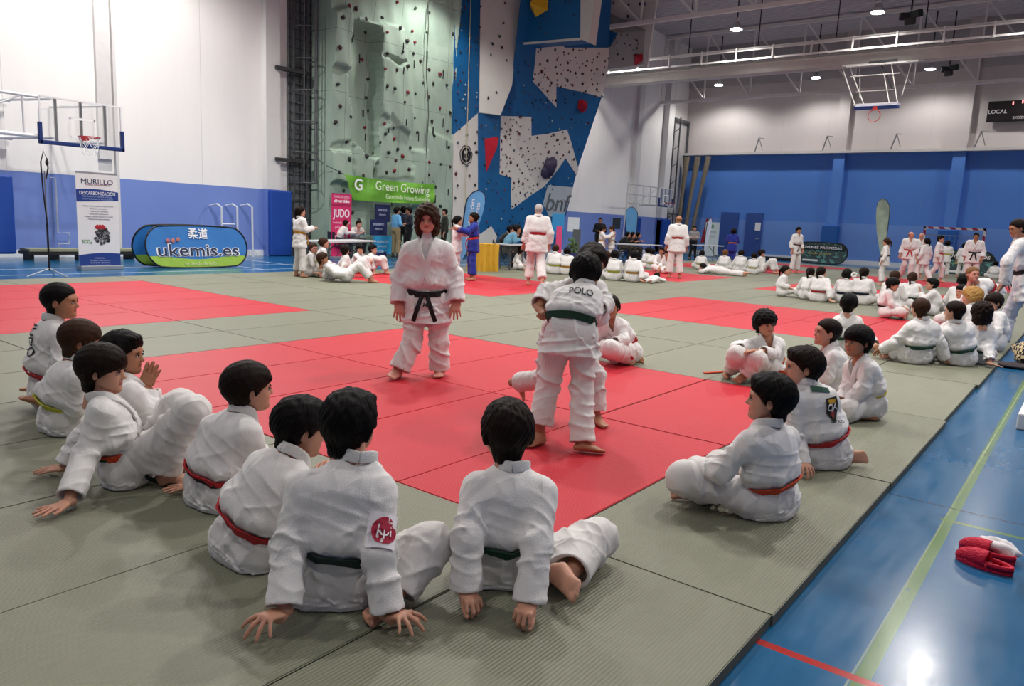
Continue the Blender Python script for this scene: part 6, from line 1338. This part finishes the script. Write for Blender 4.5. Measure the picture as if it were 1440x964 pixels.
# ================================================================== EVERYONE ELSE
def pose(kind, v=0):
    r_ = lambda a, b, c: V3(a, b, c)
    if kind == 'stand':
        J = dict(pel=r_(0, 0, .77), mid=r_(0, .005, .93), nek=r_(0, 0, 1.15), hd=r_(0, .02, 1.275), shL=r_(-.145, 0, 1.115), shR=r_(.145, 0, 1.115), elL=r_(-.20, -.02, .88), elR=r_(.20, -.02, .88), wrL=r_(-.21, .06, .69), wrR=r_(.21, .06, .69), knL=r_(-.09, .03, .42), knR=r_(.09, .03, .42), anL=r_(-.12, 0, .07), anR=r_(.12, 0, .07))
        if v == 1: J.update(elL=r_(-.19, .06, .92), elR=r_(.19, .06, .92), wrL=r_(-.08, .26, .98), wrR=r_(.08, .26, .96))        # hands raised in front
        if v == 2: J.update(elL=r_(-.19, .14, .98), elR=r_(.19, .14, .98), wrL=r_(-.12, .36, 1.04), wrR=r_(.14, .36, 1.02))     # gripping a partner
        if v == 3: J.update(knL=r_(-.09, .16, .43), anL=r_(-.1, .14, .08), knR=r_(.09, -.02, .42), anR=r_(.1, -.24, .10))         # striding
        if v == 4: J.update(elL=r_(-.22, .0, .9), wrL=r_(-.08, .14, .90), elR=r_(.22, 0, .9), wrR=r_(.08, .14, .90))               # hands at belt
    elif kind == 'cross':
        J = dict(pel=r_(0, 0, .11), mid=r_(0, -.045, .27), nek=r_(0, .03, .475), hd=r_(0, .07, .60), shL=r_(-.135, .03, .445), shR=r_(.135, .03, .445), elL=r_(-.20, .10, .25), elR=r_(.20, .10, .25), wrL=r_(-.14, .28, .18), wrR=r_(.14, .28, .18), knL=r_(-.26, .26, .13), knR=r_(.26, .26, .13), anL=r_(.06, .32, .06), anR=r_(-.05, .26, .07), toeL=r_(.8, .3, 0), toeR=r_(-.8, .3, 0))
        if v == 1: J.update(elR=r_(.21, -.12, .25), wrR=r_(.24, -.22, .05), handR=r_(.6, -.6, -.1), hpR=V3(1, 0, 0))
        if v == 2: J.update(elL=r_(-.16, .20, .30), wrL=r_(-.04, .26, .42), handL=r_(.2, 0, 1))
    elif kind == 'knees':
        J = dict(pel=r_(0, 0, .11), mid=r_(0, -.05, .27), nek=r_(0, .04, .475), hd=r_(0, .07, .60), shL=r_(-.135, .04, .445), shR=r_(.135, .04, .445), elL=r_(-.21, .20, .36), elR=r_(.21, .20, .36), wrL=r_(-.05, .37, .34), wrR=r_(.06, .37, .33), knL=r_(-.11, .30, .36), knR=r_(.11, .30, .36), anL=r_(-.10, .42, .07), anR=r_(.10, .42, .07), toeL=r_(0, 1, 0), toeR=r_(0, 1, 0), handL=r_(1, .2, -.3), handR=r_(-1, .2, -.3))
        if v == 1: J.update(elL=r_(-.2, -.14, .26), wrL=r_(-.22, -.26, .05), elR=r_(.2, -.14, .26), wrR=r_(.22, -.26, .05), nek=r_(0, -.08, .46), hd=r_(0, -.08, .59), mid=r_(0, -.07, .27), shL=r_(-.135, -.07, .435), shR=r_(.135, -.07, .435), handL=r_(-.3, -1, -.1), handR=r_(.3, -1, -.1), hpL=V3(1, 0, 0), hpR=V3(1, 0, 0))
    elif kind == 'kneel':
        J = dict(pel=r_(0, 0, .25), mid=r_(0, -.01, .41), nek=r_(0, .02, .62), hd=r_(0, .05, .75), shL=r_(-.14, .02, .59), shR=r_(.14, .02, .59), elL=r_(-.20, .04, .37), elR=r_(.20, .04, .37), wrL=r_(-.12, .20, .28), wrR=r_(.12, .20, .28), knL=r_(-.12, .34, .09), knR=r_(.12, .34, .09), anL=r_(-.09, -.04, .06), anR=r_(.09, -.04, .06), toeL=r_(0, -1, -.1), toeR=r_(0, -1, -.1), fzL=r_(0, 0, -1), fzR=r_(0, 0, -1))
    elif kind == 'legs':       # legs stretched in front
        J = dict(pel=r_(0, 0, .11), mid=r_(0, -.03, .27), nek=r_(0, .03, .475), hd=r_(0, .05, .60), shL=r_(-.135, .03, .445), shR=r_(.135, .03, .445), elL=r_(-.2, .02, .25), elR=r_(.2, .02, .25), wrL=r_(-.16, .2, .2), wrR=r_(.16, .2, .2), knL=r_(-.10, .34, .14), knR=r_(.10, .34, .16), anL=r_(-.09, .66, .07), anR=r_(.09, .66, .07), toeL=r_(-.2, .3, 1), toeR=r_(.2, .3, 1), fzL=r_(0, -1, .3), fzR=r_(0, -1, .3))
    elif kind == 'prone':      # lying on the front, head toward +y
        J = dict(pel=r_(0, 0, .12), mid=r_(0, .16, .13), nek=r_(0, .38, .15), hd=r_(0, .50, .17), shL=r_(-.15, .34, .12), shR=r_(.15, .34, .12), elL=r_(-.28, .44, .06), elR=r_(.28, .44, .06), wrL=r_(-.1, .56, .05), wrR=r_(.1, .56, .05), knL=r_(-.1, -.36, .08), knR=r_(.1, -.36, .08), anL=r_(-.1, -.70, .07), anR=r_(.1, -.70, .07), toeL=r_(0, -1, -.05), toeR=r_(0, -1, -.05), fzL=r_(0, 0, -1), fzR=r_(0, 0, -1), plat=r_(1, 0, 0))
    elif kind == 'recline':    # half lying, propped on an elbow, knees up; head toward -y
        J = dict(pel=r_(0, 0, .12), mid=r_(0, -.16, .17), nek=r_(0, -.35, .30), hd=r_(0, -.42, .41), shL=r_(-.14, -.32, .27), shR=r_(.14, -.32, .27), elL=r_(-.2, -.36, .07), elR=r_(.22, -.18, .16), wrL=r_(-.18, -.12, .05), wrR=r_(.16, .04, .14), knL=r_(-.10, .28, .36), knR=r_(.10, .24, .30), anL=r_(-.1, .48, .07), anR=r_(.1, .46, .07), toeL=r_(0, 1, 0), toeR=r_(0, 1, 0))
    elif kind == 'chair':
        J = dict(pel=r_(0, 0, .50), mid=r_(0, -.0, .67), nek=r_(0, .05, .88), hd=r_(0, .09, 1.01), shL=r_(-.14, .05, .85), shR=r_(.14, .05, .85), elL=r_(-.19, .16, .67), elR=r_(.19, .16, .67), wrL=r_(-.10, .36, .72), wrR=r_(.10, .36, .72), knL=r_(-.10, .36, .47), knR=r_(.10, .36, .47), anL=r_(-.10, .34, .09), anR=r_(.10, .34, .09), toeL=r_(0, 1, 0), toeR=r_(0, 1, 0))
        if v == 1: J.update(nek=r_(0, .16, .84), hd=r_(0, .24, .95), mid=r_(0, .04, .66), shL=r_(-.14, .16, .81), shR=r_(.14, .16, .81))
    elif kind == 'bend':       # bent forward, hands on the mat
        J = dict(pel=r_(0, 0, .68), mid=r_(0, .15, .74), nek=r_(0, .36, .66), hd=r_(0, .48, .66), shL=r_(-.14, .34, .63), shR=r_(.14, .34, .63), elL=r_(-.18, .42, .40), elR=r_(.18, .42, .40), wrL=r_(-.15, .48, .2), wrR=r_(.15, .48, .2), knL=r_(-.1, .05, .38), knR=r_(.1, .05, .38), anL=r_(-.12, -.06, .07), anR=r_(.12, -.06, .07))
    return J
SIT = ('cross', 'knees', 'kneel', 'legs', 'prone', 'recline')
def person(px, py, az, kind, label, v=0, h=1.0, mirror=False, lookaz=None, lz=0, lean=0, z0=0, dz=0, **k):
    g = V3(onZ(px, py, z0)); J = pose(kind, v); f = imgdir(az); 
    d = g-V3(CAM); ca = math.atan2(d[1], d[0]); base_ = math.atan2(FH.y, FH.x); dl = ca-base_; c_, s_ = math.cos(dl), math.sin(dl); f = V3(f[0]*c_-f[1]*s_, f[0]*s_+f[1]*c_, 0); rgt = V3(f[1], -f[0], 0)
    rr = random.Random(int(px*7+py)); out = {}
    for n_, p_ in J.items():
        if n_[:2] == 'hp': out[n_] = p_; continue
        a_ = p_*1.0
        if mirror: a_ = a_*V3(-1, 1, 1)
        vec = n_[:4] == 'hand' or n_[:3] == 'toe' or n_[:2] == 'fz' or n_ == 'plat'
        if not vec:
            if n_ in ('elL', 'elR', 'wrL', 'wrR', 'knL', 'knR'): a_ = a_+V3(rr.uniform(-.02, .02), rr.uniform(-.02, .02), rr.uniform(0, .02))
            if n_ in ('nek', 'hd', 'shL', 'shR'): a_ = a_+V3(lean*.12, 0, 0)*(1.25 if n_ == 'hd' else 1)
            a_ = a_*h
        w_ = rgt*a_[0]+f*a_[1]+V3(0, 0, a_[2]); out[n_] = w_ if vec else g+w_+V3(0, 0, dz)
    if mirror:
        sw = {}
        for n_, p_ in out.items():
            m = n_
            if n_[-1] == 'L': m = n_[:-1]+'R'
            elif n_[-1] == 'R' and n_ != 'plat': m = n_[:-1]+'L'
            sw[m] = p_
        out = sw
        if 'plat' in out: out['plat'] = -out['plat']
    la = az if lookaz is None else lookaz; lv = imgdir(la); lv = V3(lv[0]*c_-lv[1]*s_, lv[0]*s_+lv[1]*c_, lz)
    if z0 != 0: out['floor'] = V3(z0+.002, 0, 0)
    k.setdefault('sc', h); return figure(out, label, look=lv, seated=kind in SIT, **k)
G_ = lambda *a, **k: person(*a, **k)
# --- right-hand cluster
G_(1098, 416, 95, 'legs', 'girl in profile at the left end of the seated row, legs stretched to the right', h=.97, hair='pony', hc='dark', belt='none', lookaz=100, headw=1)
G_(1135, 421, 10, 'cross', 'girl with a long ponytail, second from the left in the seated row', h=.98, hair='pony', hc='dark', belt='none', lookaz=30)
G_(1150, 424, 5, 'cross', 'girl with dark ponytail and red belt in the seated row', h=1.04, hair='pony', hc='dark', belt='red', lookaz=40, v=1)
G_(1186, 426, 5, 'cross', 'child with a dark bob and navy belt in the seated row', h=1.0, hair='bowl', hc='black', belt='navy')
wg = G_(1209, 428, 12, 'cross', 'girl with navy belt and white scrunchie at the right of the seated row', h=1.1, hair='pony', hc='dark', belt='navy', lookaz=30)
b = MB(); q = onD(1201, 386, depth(wg.location)-.12); b.tube([q+RH*.05*math.cos(a)+UP*.04*math.sin(a) for a in [2*PI*i/12 for i in range(13)]], .018, 6); W(b.obj('hair_scrunchie', WHITE), wg)
G_(1250, 436, 25, 'cross', 'girl with loose brown hair behind the boy facing right', h=1.1, hair='bun', hc='brown', belt='none', lookaz=30)
G_(1277, 434, 5, 'cross', 'girl with brown ponytail and green belt, back to us', h=1.05, hair='pony', hc='brown', belt='green', lookaz=20)
G_(1244, 446, 95, 'cross', 'boy with shaggy black hair leaning forward, hands between his legs', h=1.0, hair='fringe', hc='black', belt='black', lookaz=95, lz=-.2, lean=.5)
G_(1310, 443, -95, 'cross', 'boy with short black hair facing left, hand raised to his face', v=2, h=.97, hair='short', hc='black', belt='none', lookaz=-100)
G_(1347, 447, 5, 'cross', 'dark-haired boy with his back to us behind the golden-haired child', h=1.15, hair='short', hc='black', belt='none')
G_(1352, 462, -60, 'cross', 'child with short black hair mostly hidden behind the golden curls', h=.98, hair='short', hc='black', belt='none', skin='warm', lookaz=-130)
G_(1363, 488, -50, 'cross', 'child with golden curly hair seen over the others’ shoulders', h=1.12, hair='curly', hc='blond', belt='none', lookaz=-75)
G_(1395, 492, -120, 'cross', 'boy with brown fringe looking down behind the wavy-haired child', h=1.05, hair='fringe', hc='dark', belt='none', lookaz=-130, lz=-.2)
# bent boy held by the coach and the coach himself
s = Spot(1393, 470); p = s.p
J = dict(pel=p(1397, 409, 0), mid=p(1385, 401, -.02), nek=p(1371, 400, -.05), hd=p(1368, 386, -.16), shR=p(1360, 405, -.05), shL=p(1382, 408, -.16), elR=p(1357, 420, -.08), wrR=p(1358, 440, -.1), elL=p(1386, 425, -.2), wrL=p(1384, 445, -.25), knL=p(1392, 440, -.1), knR=p(1402, 440, .1), anL=p(1396, 465, .1), anR=p(1405, 464, .25), toeL=X3(-150), toeR=X3(-150), plat=X3(-60))
figure(J, 'light brown-haired boy bent forward facing us while the coach holds him', 'red', 'crop', 'light', 'red', look=X3(178, .05), hup=UP, seated=False, skirt=.10)
s = Spot(1412, 487); p = s.p
J = dict(pel=p(1442, 398, 0), mid=p(1440, 368, 0), nek=p(1437, 335, -.02), hd=p(1431, 321, -.05), shL=p(1432, 345, -.18), shR=p(1444, 345, .18), elL=p(1416, 368, -.22), wrL=p(1413, 400, -.15), elR=p(1428, 368, .3), wrR=p(1412, 396, .25), knL=p(1420, 440, .05), anL=p(1408, 482, .0), knR=p(1455, 440, -.05), anR=p(1455, 480, -.1), toeL=X3(-100), toeR=X3(-100), handL=X3(-80, -1), handR=X3(-80, -1))
figure(J, 'adult coach in grey-white trousers leaning over the bent boy at the right picture edge', 'tan', 'crop', 'dark', 'black', look=X3(-85, -.3), sc=1.18, wid=1.08, adult=True, seated=False, pan='c4c6d0', hem=.95, cuff=.95)
G_(1397, 392, 0, 'cross', 'child in white seated with the back to us under the handball goal', h=1.0, hair='short', hc='black', belt='none')
G_(1240, 401, -80, 'stand', 'girl with a brown ponytail and brown belt walking left', v=0, h=1.02, hair='pony', hc='brown', belt='brown', lookaz=-75, lz=-.2)
G_(1273, 393, 170, 'stand', 'bald instructor with a red belt standing left of the girl with her back turned', h=1.24, adult=True, hair='bald', hc='light', belt='red', skin='red', wid=1.1, lookaz=120, v=3)
G_(1288, 389, 160, 'stand', 'second bald instructor half hidden behind the first', h=1.24, adult=True, hair='bald', hc='light', belt='black', skin='red', wid=1.1, lookaz=-160)
G_(1296, 398, -50, 'stand', 'girl with dark ponytail standing beside the bald instructor', h=1.08, hair='pony', hc='black', belt='none', v=3)
G_(1314, 396, 100, 'stand', 'slim dark-haired youth in red belt striding, before the goal', v=3, h=1.16, hair='short', hc='black', belt='red', lookaz=120)
G_(1326, 390, 0, 'stand', 'child with yellow belt and back turned beside the striding youth', h=1.05, hair='bowl', hc='black', belt='yellow', v=1)
G_(1363, 400, 178, 'stand', 'instructor with a black belt and short dark hair facing us before the goal', h=1.28, adult=True, hair='crop', hc='dark', belt='black', skin='tan', wid=1.12, lookaz=178, lz=-.15)
G_(1350, 390, 5, 'stand', 'child partly hidden behind the facing instructor', h=1.0, hair='short', hc='black', belt='none')
G_(1116, 384, 135, 'stand', 'dark-haired instructor walking alone by the far oval banner', v=0, h=1.22, adult=True, hair='short', hc='black', belt='brown', skin='warm', lookaz=150, lz=-.1)
# --- middle distance
G_(985, 379, 2, 'cross', 'seated child with a yellow belt, left end of the far row near the lying child', h=.95, hair='short', hc='black', belt='yellow')
G_(1017, 381, 10, 'cross', 'seated red-brown-haired child in the far row beside the child in blue', h=1.05, hair='bowl', hc='auburn', belt='none')
G_(1040, 383, -5, 'cross', 'brown-haired child seated just right of the child in blue', h=1.1, hair='short', hc='dark', belt='none')
G_(1058, 385, 5, 'cross', 'seated child with yellow belt at the right of the far row', h=1.0, hair='short', hc='dark', belt='yellow')
G_(1072, 383, 115, 'knees', 'curly-haired child leaning back at the far right end of the row', v=1, h=1.15, hair='curly', hc='dark', belt='black', lookaz=100)
G_(1027, 376, 5, 'stand', 'child in a blue judogi standing among the far seated row', h=1.1, hair='short', hc='black', belt='gold', jac='gb', pan='gb', skin='warm', v=1)
G_(1012, 386, -80, 'prone', 'child lying flat on the mat with the head to the left', h=1.15, hair='short', hc='black', belt='none')
G_(918, 397, 15, 'prone', 'child lying on the mat at the feet of the bald instructor', h=.75, hair='short', hc='black', belt='none', lookaz=30)
G_(948, 391, -12, 'stand', 'bald heavyset instructor seen from behind with a thin red belt', h=1.3, adult=True, hair='bald', hc='light', belt='red', wid=1.1, v=0, skin='tan', lookaz=-35)
G_(973, 366, 175, 'stand', 'woman in grey top and black leggings standing at the back', h=1.15, adult=True, hair='bun', hc='black', belt='none', gi=False, jac='8d8a8c', pan='17181c', shoes='1c1c20', v=4)
G_(928, 381, 165, 'cross', 'child with a yellow belt facing us beside the bald instructor', h=1.1, hair='short', hc='dark', belt='yellow', skin='tan', lookaz=-150)
G_(938, 384, -150, 'cross', 'child in white partly hidden behind the bald instructor’s legs', h=1.0, hair='short', hc='dark', belt='none', skin='warm')
G_(908, 377, 40, 'cross', 'pale child seated sideways left of the pair facing us', h=1.0, hair='short', hc='black', belt='none')
G_(915, 378, 20, 'cross', 'dark-haired child seated close behind the sideways child', h=.95, hair='short', hc='black', belt='yellow')
G_(889, 396, 8, 'cross', 'seated child with an orange-yellow belt leaning on one hand', v=1, h=1.12, hair='short', hc='black', belt='gold')
G_(862, 394, 0, 'cross', 'seated child with a lime belt in front of the sparring pair', h=1.08, hair='bowl', hc='black', belt='lime')
G_(852, 391, -10, 'cross', 'child seen behind the wrestling boys’ heads, seated left of the lime-belted one', h=1.0, hair='short', hc='brown', belt='none')
G_(889, 378, 60, 'cross', 'child seated before the far table, arm stretched out', h=1.0, hair='short', hc='black', belt='none', v=1)
G_(779, 385, 5, 'cross', 'brown-haired child with a lime belt right of the white-haired instructor', h=1.15, hair='crop', hc='brown', belt='lime')
G_(796, 386, -5, 'cross', 'black-haired child with a gold belt right of the white-haired instructor', h=1.05, hair='short', hc='black', belt='gold')
G_(728, 379, 120, 'cross', 'pale child seated on the mat left of the white-haired instructor', h=.95, hair='pony', hc='dark', belt='none', lookaz=20)
G_(844, 372, 95, 'stand', 'sparring child on the left with a gold belt', v=2, h=1.0, hair='short', hc='dark', belt='gold', skin='tan', lz=-.4)
G_(858, 372, -95, 'stand', 'sparring child on the right with a gold belt', v=2, h=1.0, hair='crop', hc='brown', belt='gold', skin='fair', lz=-.5)
G_(841, 361, 178, 'stand', 'bearded man in a black hoodie standing at the back', h=1.27, adult=True, hair='crop', hc='black', belt='none', gi=False, jac='15161a', pan='1a1b20', shoes='202024', v=4, skin='tan')
for px, az, lb in ((871, 80, 'leftmost of the three dark-clothed women at the far table'), (878, 85, 'middle of the three dark-clothed women at the far table'), (886, 75, 'rightmost of the three dark-clothed women, leaning on the far table')):
    G_(px, 367, az, 'chair', lb, h=1.14, adult=True, hair='long', hc='black', belt='none', gi=False, jac='1a1a1e', pan='3c3833', shoes='1a1a1c', v=1)
wh = G_(752, 402, -5, 'stand', 'white-haired instructor with a wide red belt, seen from behind', h=1.31, adult=True, hair='crop', hc='grey', belt='red', wid=1.08, v=3, skin='red', lookaz=-25)
# --- left-centre
G_(664, 394, -100, 'stand', 'child in a blue judogi with an orange belt facing left', v=2, h=1.12, hair='bun', hc='dark', belt='orange', jac='gb', pan='gb', skin='tan', lookaz=-95)
G_(640, 391, 80, 'stand', 'girl in white with a ponytail gripping the child in blue', v=2, h=1.05, hair='pony', hc='black', belt='none', lookaz=80)
G_(703, 374, 90, 'chair', 'man in a black jacket bent over the contest table', h=1.2, adult=True, hair='short', hc='black', belt='none', gi=False, jac='17181b', pan='1d1e24', shoes='202024', v=1)
P_ = G_(711, 378, 80, 'chair', 'man in a light blue hoodie seated on a folding chair at the table', h=1.24, adult=True, hair='short', hc='black', belt='none', gi=False, jac='5f8fa8', pan='6d7074', shoes='d8d8d8', v=1, skin='tan')
fchair(tuple(V3(onZ(709, 378, FL)))[:2]+(FL,), math.atan2(FH.y, FH.x)-PI/2-math.radians(80)+.1, 'grey folding chair under the man in the light blue hoodie')
G_(737, 370, -120, 'chair', 'woman with dark hair seated behind the table, facing us', h=1.15, adult=True, hair='long', hc='black', belt='none', gi=False, jac='1c1b20', pan='1d1e24', shoes='202024', v=1, skin='red')
G_(421, 389, 60, 'stand', 'girl with long dark hair and gold belt standing at the far left, hands raised', v=1, h=1.08, hair='long', hc='dark', belt='gold', lookaz=70)
G_(436, 388, 100, 'cross', 'girl seated beside the standing long-haired girl', h=1.0, hair='pony', hc='brown', belt='none', skin='red', lookaz=140)
G_(452, 390, 80, 'kneel', 'girl with brown hair kneeling, yellow belt, facing right', h=.98, hair='bun', hc='brown', belt='yellow', lookaz=85)
G_(486, 396, 88, 'recline', 'boy reclining on his elbow in front of the girls', h=1.1, hair='short', hc='brown', belt='none', lookaz=95, skin='tan')
G_(490, 389, 80, 'knees', 'boy with a gold belt leaning back between the reclining boy and the girls', v=1, h=1.0, hair='short', hc='dark', belt='gold', lookaz=30)
G_(502, 384, 120, 'knees', 'child with dark fringe sitting below the white table', h=.95, hair='bowl', hc='black', belt='none', lookaz=160)
G_(520, 384, 100, 'knees', 'child with hands round the knees, rightmost below the white table', h=.95, hair='short', hc='black', belt='none', lookaz=110)
for px, az, lb, hr in ((475, 60, 'long-haired woman in a white jacket seated behind the white table', 'long'), (498, 150, 'smiling woman in a white jacket resting her arms on the white table', 'bun')):
    G_(px, 362, az, 'chair', lb, h=1.13, adult=True, hair=hr, hc='dark', belt='none', gi=False, jac='dcd6d2', pan='1c1d22', shoes='202024', v=1, skin='red')
G_(556, 362, 60, 'stand', 'man in a light blue vest and beige trousers standing by the rock wall', h=1.22, adult=True, hair='short', hc='black', belt='none', gi=False, jac='5fa0cc', pan='8a7a58', shoes='2a2a2a', v=4)
G_(574, 361, -110, 'stand', 'man in a black jacket facing the man in the blue vest', h=1.24, adult=True, hair='short', hc='black', belt='none', gi=False, jac='1c2030', pan='17181c', shoes='202024', v=4, skin='tan')
G_(566, 360, 0, 'stand', 'dark-hooded person standing between the two men, back turned', h=1.26, adult=True, hair='bowl', hc='black', belt='none', gi=False, jac='20263c', pan='17181c', shoes='202024')
G_(624, 362, -100, 'stand', 'man in a dark jacket half hidden behind the woman instructor', h=1.26, adult=True, hair='crop', hc='black', belt='none', gi=False, jac='2a2c26', pan='22231f', shoes='202024')

def chair_for(px, py, az, label):
    g = V3(onZ(px, py, 0)); d = g-V3(CAM); dl = math.atan2(d[1], d[0])-math.atan2(FH.y, FH.x); fchair((g[0], g[1], FL), math.atan2(FH.y, FH.x)-PI/2-math.radians(az)+dl, label)
for px, py, az, lb in ((871, 367, 80, 'folding chair under the leftmost dark-clothed woman at the far table'), (878, 367, 85, 'folding chair under the middle dark-clothed woman at the far table'), (886, 367, 75, 'folding chair under the rightmost dark-clothed woman at the far table'),
    (703, 374, 90, 'folding chair under the man in the black jacket'), (737, 370, -120, 'folding chair under the dark-haired woman facing us'), (475, 362, 60, 'folding chair under the long-haired woman in the white jacket'), (498, 362, 150, 'folding chair under the smiling woman in the white jacket')):
    chair_for(px, py, az, lb)
